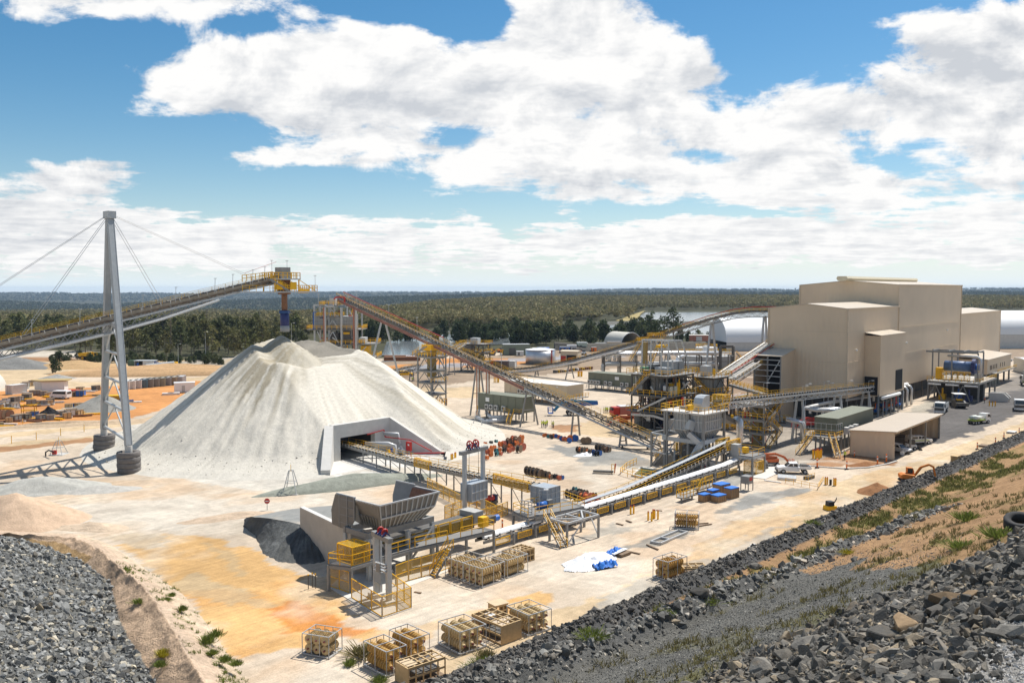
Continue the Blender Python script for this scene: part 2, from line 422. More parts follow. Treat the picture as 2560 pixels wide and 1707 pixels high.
def ND(scale,off,dist=.3):
 mp=nn(nt,'ShaderNodeMapping');mp.inputs['Location'].default_value=off;L(dv.outputs[0],mp.inputs[0])
 n=nn(nt,'ShaderNodeTexNoise',i_Scale=scale,i_Detail=13.,i_Roughness=.62,i_Distortion=dist);L(mp.outputs[0],n.inputs[0]);return n.outputs['Fac']
nd=ND(8.5,(4.2,1.1,0));ndb=ND(8.5,(4.185,1.135,0))
hi_=nn(nt,'ShaderNodeMapRange',interpolation_type='SMOOTHSTEP',i_1=.05,i_2=.14);L(ee,hi_.inputs[0])
fb=M('ADD',M('MULTIPLY',M('SUBTRACT',n1,.5),1.2),M('MULTIPLY',M('SUBTRACT',n2,.5),M('SUBTRACT',1.0,M('MULTIPLY',hi_.outputs[0],.75))))
fb=M('ADD',fb,M('MULTIPLY',M('SUBTRACT',nd,.5),M('MULTIPLY',hi_.outputs[0],1.75)))
ov=nn(nt,'ShaderNodeMapRange',interpolation_type='SMOOTHSTEP',i_1=.42,i_2=.8,i_3=0.,i_4=.10);L(ee,ov.inputs[0])  # unseen cloud added overhead to whiten the ambient light
nd3=ND(15.,(6.7,2.3,0),.3);fb=M('ADD',fb,M('MULTIPLY',M('SUBTRACT',nd3,.53),M('MULTIPLY',M('SUBTRACT',1.1,hi_.outputs[0]),1.7)))
dens=M('ADD',M('ADD',M('ADD',fb,tot),-.10),ov.outputs[0])
mask=nn(nt,'ShaderNodeMapRange',interpolation_type='SMOOTHSTEP',i_1=.0,i_2=.26);L(dens,mask.inputs[0])
n3=NZ(3.2,9.,.6,(1.3,5.2,0),.2);n3b=NZ(3.2,9.,.6,(1.14,4.84,0),.2)
n5=NZ(.9,4.,.5,(8.3,1.2,0),.1)
rel=M('ADD',M('MULTIPLY',M('SUBTRACT',n3,n3b),M('ADD',.7,M('MULTIPLY',hi_.outputs[0],.1))),M('MULTIPLY',M('SUBTRACT',nd,ndb),M('MULTIPLY',hi_.outputs[0],2.1)))
thick=nn(nt,'ShaderNodeMapRange',i_1=.35,i_2=1.2,i_3=.0,i_4=.10);L(dens,thick.inputs[0])
def bank(X,Y,sx_,sy_,am):
 u0,e0=dirs(X,Y)
 q=M('ADD',M('POWER',M('ABSOLUTE',M('MULTIPLY',M('SUBTRACT',uu,u0),F/(sx_*1.0885))),2.),M('POWER',M('ABSOLUTE',M('MULTIPLY',M('SUBTRACT',ee,e0),F/(sy_*1.0885))),2.))
 return M('MULTIPLY',M('EXPONENT',M('MULTIPLY',q,-.7)),am)
shade=M('ADD',bank(2290,215,150,60,.40),bank(60,520,170,70,.22))
shade=M('ADD',shade,M('ADD',bank(1300,420,200,30,.12),bank(800,260,300,40,.10)))
shade=M('ADD',shade,M('MULTIPLY',M('SUBTRACT',n5,.45),.45))
nd2=ND(24.,(1.7,3.3,0),.2);rel=M('ADD',rel,M('MULTIPLY',M('MULTIPLY',M('SUBTRACT',nd2,.47),M('SUBTRACT',1.05,hi_.outputs[0])),.75))
br=M('SUBTRACT',M('ADD',M('SUBTRACT',.93,thick.outputs[0]),rel),shade)
br=M('MINIMUM',M('MAXIMUM',br,.45),1.05)
cc=nn(nt,'ShaderNodeMix',data_type='RGBA');L(br,cc.inputs[0]);cc.inputs[6].default_value=(.30,.36,.45,1);cc.inputs[7].default_value=(1.0,.995,.985,1)
bg2=nn(nt,'ShaderNodeBackground',i_Strength=.79);L(cc.outputs[2],bg2.inputs[0])
low=M('MULTIPLY',M('EXPONENT',M('MULTIPLY',M('ABSOLUTE',dz),-21.)),.9)
bg3=nn(nt,'ShaderNodeBackground',i_Strength=.92);bg3.inputs[0].default_value=(.74,.86,.95,1)
m0=nn(nt,'ShaderNodeMixShader');L(low,m0.inputs[0]);L(bg.outputs[0],m0.inputs[1]);L(bg3.outputs[0],m0.inputs[2])
m1=nn(nt,'ShaderNodeMixShader');L(mask.outputs[0],m1.inputs[0]);L(m0.outputs[0],m1.inputs[1]);L(bg2.outputs[0],m1.inputs[2]);L(m1.outputs[0],out.inputs[0])
sl=bpy.data.lights.new("sun",'SUN');so=bpy.data.objects.new("sun",sl);COL.objects.link(so)
sl.energy=4.6;sl.angle=R(.53);sl.color=(1.,.955,.88)
sd=V((math.sin(SUN_AZ)*math.cos(SUN_EL),math.cos(SUN_AZ)*math.cos(SUN_EL),math.sin(SUN_EL)))
so.rotation_euler=sd.to_track_quat('Z','Y').to_euler();so.location=(60,60,120)
S.view_settings.view_transform='Standard';S.view_settings.look='None';S.view_settings.gamma=1;S.view_settings.exposure=.35
S.cycles.max_bounces=5;S.cycles.diffuse_bounces=3;S.cycles.glossy_bounces=2;S.cycles.transparent_max_bounces=12;S.cycles.use_denoising=True
def _h(ix,iy,s=0):
 n=(ix.astype(np.int64)*374761393+iy.astype(np.int64)*668265263+s*974711)&0x7fffffff
 n=((n^(n>>13))*1274126177)&0x7fffffff
 n=n^(n>>16)
 return(n&0xffff)/65535.
def vn(x,y,s=0):
 x0,y0=np.floor(x),np.floor(y);fx,fy=x-x0,y-y0
 fx,fy=fx*fx*(3-2*fx),fy*fy*(3-2*fy)
 a,b,c,d=_h(x0,y0,s),_h(x0+1,y0,s),_h(x0,y0+1,s),_h(x0+1,y0+1,s)
 return(a*(1-fx)+b*fx)*(1-fy)+(c*(1-fx)+d*fx)*fy
def fbm(x,y,o=5,s=0,g=.5):
 t=np.zeros_like(x);a=1.;n=0.
 for k in range(o):
  t+=a*(vn(x*2**k+17.3*k,y*2**k-9.1*k,s+k)-.5);n+=a;a*=g
 return t/n*2
def inpoly(px,py,poly):
 r=np.zeros(px.shape,bool);n=len(poly)
 for i in range(n):
  (x1,y1),(x2,y2)=poly[i],poly[(i+1)%n]
  if y1==y2:continue
  c=((y1>py)!=(y2>py))&(px<(x2-x1)*(py-y1)/(y2-y1)+x1);r^=c
 return r
def axis(lo,hi,st,far,neg=True):
 a=list(np.arange(lo,hi,st));s=st;x=hi
 while x<far:a.append(x);s*=1.055;x+=s
 a.append(far);s=st;x=lo-st;pre=[]
 while neg and x>-far:pre.append(x);s*=1.055;x-=s
 return np.array(pre[::-1]+a)
def crest(pts,px):return np.interp(px,[p[0]for p in pts],[p[1]for p in pts])
CA=[(0,775),(560,772),(870,779),(980,760),(1088,747),(1197,741),(1360,737),(1523,736),(1991,736),(2560,736)]
CB=[(0,752),(250,760),(400,753),(650,747),(870,743),(1000,739),(1150,735),(1500,731),(2560,729)]
CC_=[(-3000,730),(0,732),(300,731),(500,734),(700,729),(900,730),(1100,731),(1300,729),(1450,725),(1600,722),(1900,723),(2402,721),(2560,721),(5000,726)]
def hill(x,y):
 y_=np.maximum(y,1.);px=1280+F*(x/y_)*.998
 zA=32-(crest(CA,px)-722)/F*2000-13;zB=32-(crest(CB,px)-722)/F*4200-9;zC=32-(crest(CC_,px)-722)/F*9000-4
 px_l=np.clip((900-px)/300,0,1)
 z0=-9*px_l
 def sm(t):t=np.clip(t,0,1);return t*t*(3-2*t)
 t=sm((y-560)/340)*z0*np.where(px<1000,1,0)
 z=t
 ys=900+340*np.clip((px-1330)/150,0,1)
 z=np.where(y>ys,z0+(zA-z0)*sm((y-ys)/(2000-ys)),z)
 z=np.where(y>2000,zA-(26)*sm((y-2000)/900),z)
 z=np.where(y>2900,(zA-26)+(zB-zA+26)*sm((y-2900)/1300),z)
 z=np.where(y>4200,zB-30*sm((y-4200)/1500),z)
 z=np.where(y>5700,(zB-30)+(zC-zB+30)*sm((y-5700)/3300),z)
 z=np.where(y>9000,zC-(y-9000)*.03,z)
 z=z+np.where(y>ys,fbm(x/260,y/260,4,3)*np.clip((y-ys)/900,0,1)*np.clip(y/1600,1,4)*2.2,0)
 return z
gx=axis(-100,118,.55,9000);gy=axis(62,250,.55,10200,False)
gy=np.concatenate([np.array([-400,-200,-80,-20,10,30,40,46,50,53,56,58.5,60.5]),gy])
X,Y=np.meshgrid(gx,gy);
SAND=(.565,.465,.355);WSAND=(.61,.54,.445);TAN=(.56,.42,.255);ORG=(.56,.235,.06);LORG=(.62,.375,.145);GRV_SHADOW=(.25,.25,.235)
OREW=(.55,.515,.45);BRN=(.36,.19,.09);ASPH=(.085,.085,.09);BACK=(.30,.22,.15);DGRV=(.10,.095,.085);FOR=(.065,.064,.032);MUD=(.40,.36,.30)
def P(r,*pts):return[pp(r,*p)for p in pts]
ZONES=[(FOR,[(-4000,700),(6000,700),(6000,868),(1760,868),(1440,872),(1000,895),(720,900),(520,906),(-4000,912)]),(BACK,[(900,905),(1300,885),(1440,868),(1760,858),(2000,850),(2700,830),(2700,900),(1900,900),(1700,905),(1450,930),(1200,950),(1000,980),(850,940)]),(WSAND,[(-700,876),(230,876),(232,897),(-700,897)]),(BRN,[(40,893),(180,894),(240,905),(60,908)]),(TAN,[(-700,915),(540,898),(700,880),(640,930),(520,960),(-700,990)]),(SAND,P('1',(330,1010),(480,960),(1180,930),(1190,985),(560,1020))),(MUD,P('1',(880,915),(1300,880),(1230,930),(900,935))),(ORG,[(-700,1010),(0,978),(250,968),(450,952),(580,950),(500,1000),(420,1020),(330,1045),(0,1074),(-700,1130)]),(TAN,[(-700,1140),(0,1086),(340,1052),(480,1012),(470,1060),(330,1090),(0,1130),(-700,1180)]),(SAND,[(-700,1150),(0,1094),(340,1062),(440,1040),(420,1065),(330,1080),(0,1110),(-700,1160)]),(BRN,[(-700,1160),(0,1117),(200,1096),(235,1102),(120,1117),(0,1129),(-700,1180)]),(OREW,[(250,1120),(330,1060),(800,1000),(1120,1040),(1240,1085),(1200,1120),(1080,1180),(930,1205),(800,1228),(600,1225),(430,1195),(300,1150)]),((.27,.18,.115),P('4',(640,720),(900,690),(1110,700),(1300,830),(1480,960),(1330,1140),(1020,1180),(880,1010),(640,930))),((.20,.15,.11),P('4',(560,560),(1110,520),(1110,690),(640,700))),(WSAND,P('a7',(-200,330),(500,200),(1100,150),(1900,120),(2500,100),(2500,180),(1600,330),(1250,380),(900,380),(500,300))),(LORG,P('a7',(820,500),(1000,500),(1260,410),(1650,430),(1900,520),(2100,640),(2600,800),(2800,900),(2400,1240),(2050,1330),(1850,1400),(1700,1180),(1450,900),(1150,690))),((.50,.40,.28),P('a7',(750,440),(1000,410),(1250,400),(1320,540),(1100,560),(850,480))),((.52,.39,.23),P('a7',(1530,730),(1640,740),(1860,840),(2000,930),(2050,1010),(1700,960),(1450,890),(1380,800))),((.52,.37,.20),P('a7',(1600,480),(1750,520),(1900,700),(1850,760),(1700,600))),(ORG,P('a6',(-330,150),(-100,60),(100,130),(330,230),(300,300),(600,310),(1000,300),(900,400),(300,360),(-100,330),(-300,250))),(LORG,P('a6',(600,330),(1100,260),(1700,150),(2300,0),(2352,60),(1800,190),(1250,300),(1100,430),(300,420))),(GRV_SHADOW,P('3',(820,1285),(1100,1310),(1500,1350),(1660,1430),(1640,1490),(1350,1440),(1110,1450),(1080,1400),(980,1370))),(GRV_SHADOW,P('7',(650,905),(1000,765),(1250,690),(1280,760),(1000,850),(760,905))),(GRV_SHADOW,P('7',(1480,605),(1750,470),(2000,430),(2160,430),(2120,500),(1800,535),(1600,600))),(GRV_SHADOW,P('7',(1100,460),(1700,310),(1740,370),(1400,430),(1150,500))),(MUD,P('7',(200,850),(700,690),(800,720),(400,830))),(TAN,[(1100,1650),(1500,1490),(1800,1360),(2000,1255),(2150,1185),(2300,1150),(2700,1000),(2700,1040),(2380,1172),(2140,1268),(1880,1378),(1459,1557),(1091,1704)]),(MUD,[(1480,1500),(1700,1420),(1930,1290),(2010,1280),(1900,1360),(1650,1465),(1500,1530)]),((.57,.43,.27),[(1640,1420),(1800,1330),(2000,1230),(2080,1210),(1990,1290),(1800,1385)]),(BRN,P('8',(260,130),(620,110),(960,185),(900,200),(640,215),(280,205))),(BRN,P('3',(860,1140),(1060,1130),(1080,1190),(930,1190))),(TAN,P('3',(1060,1150),(1500,960),(1540,1130),(1560,1250),(1200,1230),(1080,1200))),(BRN,P('3',(1340,1090),(1520,1060),(1560,1180),(1380,1160))),(ORG,P('3',(-100,620),(680,612),(680,655),(300,690),(-100,680))),(ORG,P('2',(1000,985),(1400,975),(1420,1000),(1000,1040))),(TAN,P('2',(1180,1160),(1900,1150),(2000,1240),(1300,1230))),(GRV_SHADOW,P('a3',(280,880),(900,960),(900,1000),(300,930))),((.30,.31,.33),[(1000,917),(1200,903),(1320,894),(1440,888),(1600,880),(1760,878),(1760,886),(1600,888),(1440,898),(1320,902),(1200,913),(1000,927)]),(ASPH,[(2361,1108),(2700,975),(2700,935),(2440,1003),(2330,1003),(2290,1018),(2180,1065),(2150,1108)]),((.42,.38,.31),[(2270,1025),(2320,1000),(2345,1010),(2310,1040),(2240,1080),(2180,1085)]),((.22,.20,.18),[(2500,960),(2440,1003),(2700,935),(2700,900),(2540,925)]),((.33,.29,.24),[(1750,1130),(1900,1040),(2280,1000),(2200,1070),(2080,1140),(1960,1175)]),]  # the gravel-toned strip below the conveyors is mostly their shadow painted in
def ground_col(X,Y):
 ok=Y>45
 Yc=np.maximum(Y,45.)
 px,py=proj(X,Yc,np.zeros_like(X))
 sc=70700/np.maximum(Yc,60)**2
 j1=fbm(X/5,Y/5,5,11)*3.0+fbm(X/1.6,Y/1.6,3,31)*1.2;j2=fbm(X/5,Y/5,5,23)*3.0+fbm(X/1.6,Y/1.6,3,37)*1.2
 jpx=px+j1*F/Yc*.8;jpy=py+j2*sc*.8
 c=np.empty(X.shape+(3,));c[:]=SAND
 for col,poly in ZONES:
  m=inpoly(jpx,jpy,poly);k=.9 if col not in(FOR,)else 1.
  c[m]=c[m]*(1-k)+np.array(col)*k
 c[~ok]=SAND
 n=fbm(X/14,Y/14,5,41)[...,None];near=(py>1150)[...,None]
 c=c*(1+.22*n)
 t=np.clip(fbm(X/9+3,Y/9,5,51)*1.5-.1,0,.3)[...,None]*near
 c=c*(1-t)+c*np.array([1.0,.74,.48])*t
 t2=np.clip(fbm(X/7+40,Y/11,5,61)*1.6-.15,0,.4)[...,None]*near
 c=c*(1-t2)+np.array([.66,.60,.50])*t2
 s_=X*.69+Y*.72;d_=-X*.72+Y*.69
 tr=np.sin(d_*3.3+fbm(X/20,Y/20,3,71)*9)*np.clip(fbm(X/25+9,Y/25,3,77)*2+.2,0,1)
 c*=(1-.10*tr[...,None]*(py>1200)[...,None])
 return np.clip(c,0,.8)
Zg=hill(X,Y)+np.where(Y<600,fbm(X/6,Y/6,5,5)*.10*np.clip((Y-40)/30,0,1),0)
Zg=Zg+np.where((Y<250),fbm(X/1.3,Y/1.3,3,8)*.035,0)
Zg=np.where(Y<50,Zg-.35,Zg)
C=ground_col(X,Y)
ny,nx=X.shape
idx=np.arange(nx*ny).reshape(ny,nx)
fc=np.stack([idx[:-1,:-1],idx[:-1,1:],idx[1:,1:],idx[1:,:-1]],-1).reshape(-1,4)
GM=mat('sandy soil',(.5,.5,.5),.92,0,.14,.9,.35,4.,attr='zone',spec=.15)
ground=npmesh('ground',np.stack([X,Y,Zg],-1).reshape(-1,3),fc,GM,True)
gnt=GM.node_tree;gl=gnt.links.new;gb=gnt.nodes['Principled BSDF'];src_=gb.inputs['Base Color'].links[0].from_socket
ggeo=[n for n in gnt.nodes if n.type=='NEW_GEOMETRY'][0]
def streak(rot,along,across,lo,hi,dist=1.,det=5.):
 mp=nn(gnt,'ShaderNodeMapping',vector_type='TEXTURE');mp.inputs['Rotation'].default_value=(0,0,rot);mp.inputs['Scale'].default_value=(along,across,1);gl(ggeo.outputs['Position'],mp.inputs[0])
 n=nn(gnt,'ShaderNodeTexNoise',i_Scale=1.,i_Detail=det,i_Roughness=.6,i_Distortion=dist);gl(mp.outputs[0],n.inputs[0]);q=nn(gnt,'ShaderNodeMapRange',i_1=.35,i_2=.65,i_3=lo,i_4=hi);gl(n.outputs['Fac'],q.inputs[0]);return q.outputs[0]
for sk in(streak(.82,30,.7,.91,1.05,.8),streak(.62,20,.5,.94,1.03,1.6),streak(2.5,12,.6,.96,1.03,1.5),streak(1.2,18,.5,.96,1.03,1.),streak(0,.16,.16,.86,1.08,0.,3.),streak(0,7.,7.,.84,1.08,1.5,8.)):
 vm_=nn(gnt,'ShaderNodeVectorMath',operation='SCALE');gl(src_,vm_.inputs[0]);gl(sk,vm_.inputs['Scale']);src_=vm_.outputs[0]
gl(src_,gb.inputs['Base Color'])
setcol(ground,C.reshape(-1,3));tag(ground,kind='structure')
PC=np.array([-45.,190.]);AP=np.array([-49.2,188.])
def pile_z(x,y):
 dx_,dy_=x-PC[0],y-PC[1];r=np.hypot(dx_,dy_);th=np.arctan2(dy_,dx_)
 wob=fbm(np.cos(th)*1.6+5,np.sin(th)*1.6,3,5)*1.6
 rim=11.3+2.4*np.exp(-((th-.75)/.75)**2)+4.4*np.clip(np.cos(th+1.0),0,1)**1.2-1.0*np.clip(np.cos(th-2.7),0,1)**3-.9*np.clip(np.cos(th-.75),0,1)**4+fbm(np.cos(th)*3,np.sin(th)*3+7,4,9)*.9
 tan=.725;R0=38.5+wob
 outer=tan*(R0-r)
 foot=np.exp(-np.clip((r-R0+5)/4.5,0,None))*1.0
 outer=np.where(r>R0-5,np.maximum(outer,tan*5*np.exp(-(r-R0+5)/4.2)),outer)
 zr=tan*(R0-rim)
 crater=zr-.07*(rim-r)-.5*np.clip((rim-r)/2,0,1)
 w=np.clip((r-rim)/6,0,1)*np.clip((R0+2-r)/8,0,1)
 q=th*R0/2.2+fbm(x/7,y/7,3,4)*.9
 gul=(np.abs(fbm(q,r/26.,4,21))-.18)
 lump=fbm(th*26,r/3.2,5,33)
 outer=outer+w*(gul*.42+lump*.36)+np.clip((r-rim)/6,0,1)*fbm(x/1.0,y/1.0,3,15)*.10*np.clip((R0+2-r)/8,0,1)
 ra=np.hypot(x-AP[0],y-AP[1]);tha=np.arctan2(y-AP[1],x-AP[0])
 inner=22.6-.755*np.sqrt(ra*ra+.35)+.25*fbm(tha*9,ra/6,4,44)*np.clip(ra/3,0,1)
 rc=np.hypot(x-AP[0],y-AP[1])
 z=np.where(r<rim,np.minimum(crater,outer+.0),outer)
 bk=18.6-.62*np.hypot((x+43.5)*.8,y-199)+fbm(x/1.1,y/1.1,3,17)*.35
 return np.maximum(np.maximum(z,inner),np.where(r<16,bk,-9))
gx2=np.arange(-92,-.5,.42);gy2=np.arange(143,236,.5);X2,Y2=np.meshgrid(gx2,gy2)
Z2=pile_z(X2,Y2)
H0=V((-33,162,0));H1=V((-24.1,172.5,0));EL=V((-31.2,150,0));ER=V((-13.9,169,0))
port=[(H0.x-.2,H0.y+.2),(H1.x,H1.y+.3),(ER.x+.6,ER.y),(-12,160),(-22,147),(EL.x-.4,EL.y)]
for pa_,pb_,za_,zb_ in((H0,EL,6.6,.8),(H0,H1,6.6,6.6),(H1,ER,6.6,.6)):
 ex,ey=pb_.x-pa_.x,pb_.y-pa_.y;f_=np.clip(((X2-pa_.x)*ex+(Y2-pa_.y)*ey)/(ex*ex+ey*ey),0,1)
 dist=np.hypot(X2-pa_.x-ex*f_,Y2-pa_.y-ey*f_);Z2=np.minimum(Z2,za_+(zb_-za_)*f_-.1+.62*np.clip(dist-1.2,0,99))
inp=inpoly(X2,Y2,port);Z2=np.where(inp,-1.2,Z2)
rr=np.hypot(X2-PC[0],Y2-PC[1])
Z2=np.where(rr>46,-.6,Z2-.02-np.clip((rr-41)/4,0,1)*.5)
n2y,n2x=X2.shape;idx=np.arange(n2x*n2y).reshape(n2y,n2x)
fc=np.stack([idx[:-1,:-1],idx[:-1,1:],idx[1:,1:],idx[1:,:-1]],-1).reshape(-1,4)
keep=(Z2.ravel()[fc].max(1)>-.55)&~inp.ravel()[fc].any(1);fc=fc[keep]
th=np.arctan2(Y2-PC[1],X2-PC[0])
c=np.empty(X2.shape+(3,));c[:]=(.63,.585,.50)
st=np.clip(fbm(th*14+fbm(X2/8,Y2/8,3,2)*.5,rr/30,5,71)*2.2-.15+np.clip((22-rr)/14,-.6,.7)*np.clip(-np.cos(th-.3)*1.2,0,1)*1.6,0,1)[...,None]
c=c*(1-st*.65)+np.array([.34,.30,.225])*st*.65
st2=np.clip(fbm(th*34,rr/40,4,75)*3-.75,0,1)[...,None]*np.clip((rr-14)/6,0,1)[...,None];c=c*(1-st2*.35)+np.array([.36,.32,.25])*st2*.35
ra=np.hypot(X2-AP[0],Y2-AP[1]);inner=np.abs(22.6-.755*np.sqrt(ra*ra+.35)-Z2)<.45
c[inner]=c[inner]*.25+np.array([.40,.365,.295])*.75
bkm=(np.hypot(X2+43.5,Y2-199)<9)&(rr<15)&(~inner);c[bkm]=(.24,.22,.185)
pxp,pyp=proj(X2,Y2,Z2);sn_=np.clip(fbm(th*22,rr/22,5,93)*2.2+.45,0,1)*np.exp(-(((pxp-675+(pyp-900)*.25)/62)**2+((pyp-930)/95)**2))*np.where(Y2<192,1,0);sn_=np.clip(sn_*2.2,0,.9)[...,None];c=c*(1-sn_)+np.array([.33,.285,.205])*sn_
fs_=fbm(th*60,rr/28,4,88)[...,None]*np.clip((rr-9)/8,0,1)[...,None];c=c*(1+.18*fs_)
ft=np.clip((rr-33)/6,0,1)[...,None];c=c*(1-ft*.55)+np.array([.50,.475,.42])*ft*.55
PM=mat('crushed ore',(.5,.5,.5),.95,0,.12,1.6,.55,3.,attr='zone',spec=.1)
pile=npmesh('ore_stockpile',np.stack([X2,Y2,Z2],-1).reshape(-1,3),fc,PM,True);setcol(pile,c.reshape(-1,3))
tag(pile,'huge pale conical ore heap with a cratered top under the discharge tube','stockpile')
def mound(name,label,cx_,cy_,rx,ry,h,rot,col,seed,rough_=.2,power=1.,n=44,cat='heap',z0=-.1,bump=.6,kind=None,m=None):
 g_=np.linspace(-1.25,1.25,n);A,B=np.meshgrid(g_,g_);r=np.hypot(A,B);t_=np.arctan2(B,A)
 r=r*(1+.18*fbm(np.cos(t_)*1.5+seed,np.sin(t_)*1.5,3,seed))
 z=h*(np.clip(1-r,0,1)**power-np.clip(r-1,0,.3))if power!=1 else h*np.clip(1-r,-.25,1)
 z=z+fbm(A*4+seed,B*4,5,seed+3)*rough_*h*np.clip(1.15-r,0,1)
 ca,sa=math.cos(rot),math.sin(rot)
 x=cx_+A*rx*ca-B*ry*sa;y=cy_+A*rx*sa+B*ry*ca
 ids=np.arange(n*n).reshape(n,n);f_=np.stack([ids[:-1,:-1],ids[:-1,1:],ids[1:,1:],ids[1:,:-1]],-1).reshape(-1,4)
 f_=f_[(r.ravel()[f_].min(1)<1.12)]
 o=npmesh(name,np.stack([x,y,z+z0],-1).reshape(-1,3),f_,m or mat('loose soil %02x%02x%02x'%tuple(int(k*255)for k in col),col,.95,0,.2,1.2,bump,4.,spec=.1),True)
 return tag(o,label,cat,kind=kind)
a=g('a7',300,80);mound('gravel_heap','low grey gravel heap with two humps beside the rear tyre footing',a.x,a.y,11,5,2.6,.35,(.42,.41,.37),3)
a=g('a7',760,80);mound('gravel_heap','thin grey gravel spread trailing right of the two-humped heap',a.x,a.y,7,3,1.0,.3,(.44,.42,.38),5)
a=g('a7',170,330);mound('earth_heap','tall pink sandy earth heap at the left edge above the rock slope',a.x-1,a.y,9.5,7.5,4.6,.2,(.55,.40,.28),8,.16)
a=g('a7',700,370);mound('earth_bank','low crumbling sandy bank between earth heap and orange pan',a.x,a.y,6,2.2,.9,-.1,(.56,.44,.32),12,.3)
a=g('a7',1700,290);mound('earth_bank','long low pink earth bank behind the black fill ramp',a.x+1,a.y,7.5,2.0,.8,.55,(.52,.40,.29),14,.35)
a=g('8',830,375);mound('earth_heap','red brown earth heap on the haul road in front of the excavator',a.x,a.y,3.6,3.0,1.7,.3,(.30,.15,.07),17,.12)
a=g('8',760,205);mound('earth_heap','flat red earth heap in front of the carport end wall',a.x,a.y,4.5,1.8,.7,.2,(.27,.13,.06),19,.2)
a=g('a1',1330,1080);mound('gravel_heap','grey gravel heap behind the mast in the orange storage yard',a.x+2,a.y+4,9,7,4.3,.1,(.30,.29,.26),21,.1)
a=g('1',320,998);mound('gravel_heap','small grey gravel heap on the pale bank of the left yard',a.x,a.y,7,4,1.6,0,(.34,.33,.30),22,.15)
a=g('7',880,400);mound('earth_heap','small pale dirt heap between concrete sump and large cable reels',a.x,a.y,3.0,2.2,.7,.3,(.50,.40,.30),24,.3)
a=g('a1',350,420);mound('rubble_bank','broad grey rubble bank with orange top at the far left',a.x-16,a.y+6,34,15,6.2,-.25,(.23,.225,.21),25,.22,n=70,bump=1.)
a=g('a1',-150,330);mound('earth_bank','orange sandy top of the far left rubble bank',a.x-10,a.y+6,19,9,7.4,-.2,(.55,.33,.14),27,.1)
a=g('a1',1100,430);mound('earth_bank','orange sandy bank between rubble bank and yellow haul truck',a.x,a.y+4,22,8,3.4,.1,(.50,.33,.17),29,.25)
a=g('1',640,1000);mound('earth_bank','long eroded orange bank above the row of containers',a.x+14,a.y+16,46,9,4.2,.12,(.50,.32,.17),31,.2,.6,60)
a=g('a1',1330,1290);mound('earth_bank','low crumbling bank along the far edge of the yard track',a.x-4,a.y,34,2.4,1.2,.42,(.50,.38,.26),33,.5)
a=g('6',300,610);mound('earth_bank','grey green shotcrete bank below the tunnel portal',a.x,a.y,15.5,2.6,2.1,.52,(.29,.30,.25),35,.12,.7,50)
def sd2xy(s,d):return.69*s-.72*d,.72*s+.69*d
sg=np.concatenate([np.arange(-40,20,2.),np.arange(20,150,.4),np.arange(150,330,3.)]);dg=np.concatenate([np.arange(-40,0,2.),np.arange(0,56.4,.32)])
Sg,Dg=np.meshgrid(sg,dg)
def wind_d(s):return np.interp(s,[40,50,64,82,121,140],[49.5,48.4,47.2,45.7,38.1,36])
def emb_z(s,d):
 db=np.interp(s,[30,52,72,110],[29,27.5,19,14])
 toe=44.5
 z=np.where(d>toe,.2,.2+.47*(toe-d))
 zb=.2+.47*(toe-db);z=np.where(d<db,zb+(19-zb)*(db-d)/(db-9.5),z)
 z=np.where(d<9.5,19+.04*(9.5-d),z)
 bund=1.1*np.exp(-((d-50.9)/1.35)**2)*(1+.3*fbm(s/5,d*0+2,3,3));z=z+bund
 wd=wind_d(s);win=1.35*np.exp(-((d-wd)/1.5)**2)*np.clip((122-s)/6,0,1)*(1+.35*fbm(s/4,d*0+5,3,6));z=z+win
 z=z+fbm(s/5,d/5,5,8)*.45*np.clip((48-d)/6,.2,1)+fbm(s/1.1,d/1.1,3,18)*.09
 z=np.where(d>52.8,z-(d-52.8)*.35-.05,z)
 return z,bund,win,db
Ze,bund,win,db=emb_z(Sg,Dg)
Xe,Ye=sd2xy(Sg,Dg)
c=np.empty(Sg.shape+(3,));c[:]=(.36,.22,.115)
n1=fbm(Sg/6,Dg/6,5,12)
up=Dg<wind_d(Sg)-1
track=up&(Sg+n1*8<96-(45-Dg)*1.0)
c[track]=(.15,.145,.13)
c[(Dg>49.2)&(Dg<53.2)]=(.10,.098,.095);c[Dg>=53.0]=(.40,.25,.12)
c[win>.45]=(.13,.128,.12)
c[Dg<db+.6]=(.12,.118,.112)
c[(Dg<9.2+n1*1.2)]=(.30,.285,.26)
gr=np.clip(fbm(Sg/3.5+8,Dg/2.2,5,22)*2+.5,0,1)*((Dg<48.6)&(Dg>wind_d(Sg)+1.2))
gr=np.maximum(gr,np.clip(fbm(Sg/5+3,Dg/4,5,27)*2.2-.35,0,1)*((Dg<44)&(Dg>db+1)))
gr=gr[...,None]*.8;c=c*(1-gr)+np.array([.15,.14,.045])*gr
c*=(1+.25*n1[...,None]+.2*fbm(Sg/1.2,Dg/1.2,3,14)[...,None])
ns,nd=len(sg),len(dg);idx=np.arange(ns*nd).reshape(nd,ns);fc=np.stack([idx[:-1,:-1],idx[:-1,1:],idx[1:,1:],idx[1:,:-1]],-1).reshape(-1,4)
EM=mat('stony embankment soil',(.5,.5,.5),.95,0,.3,2.2,.9,6.,attr='zone',spec=.1)
emb=npmesh('terrain',np.stack([Xe,Ye,Ze],-1).reshape(-1,3),fc,EM,True);setcol(emb,np.clip(c,.01,.8).reshape(-1,3));tag(emb,kind='structure')
def emb_at(s,d):
 z=emb_z(np.array([float(s)]),np.array([float(d)]))[0][0];x,y=sd2xy(s,d);return V((x,y,z))
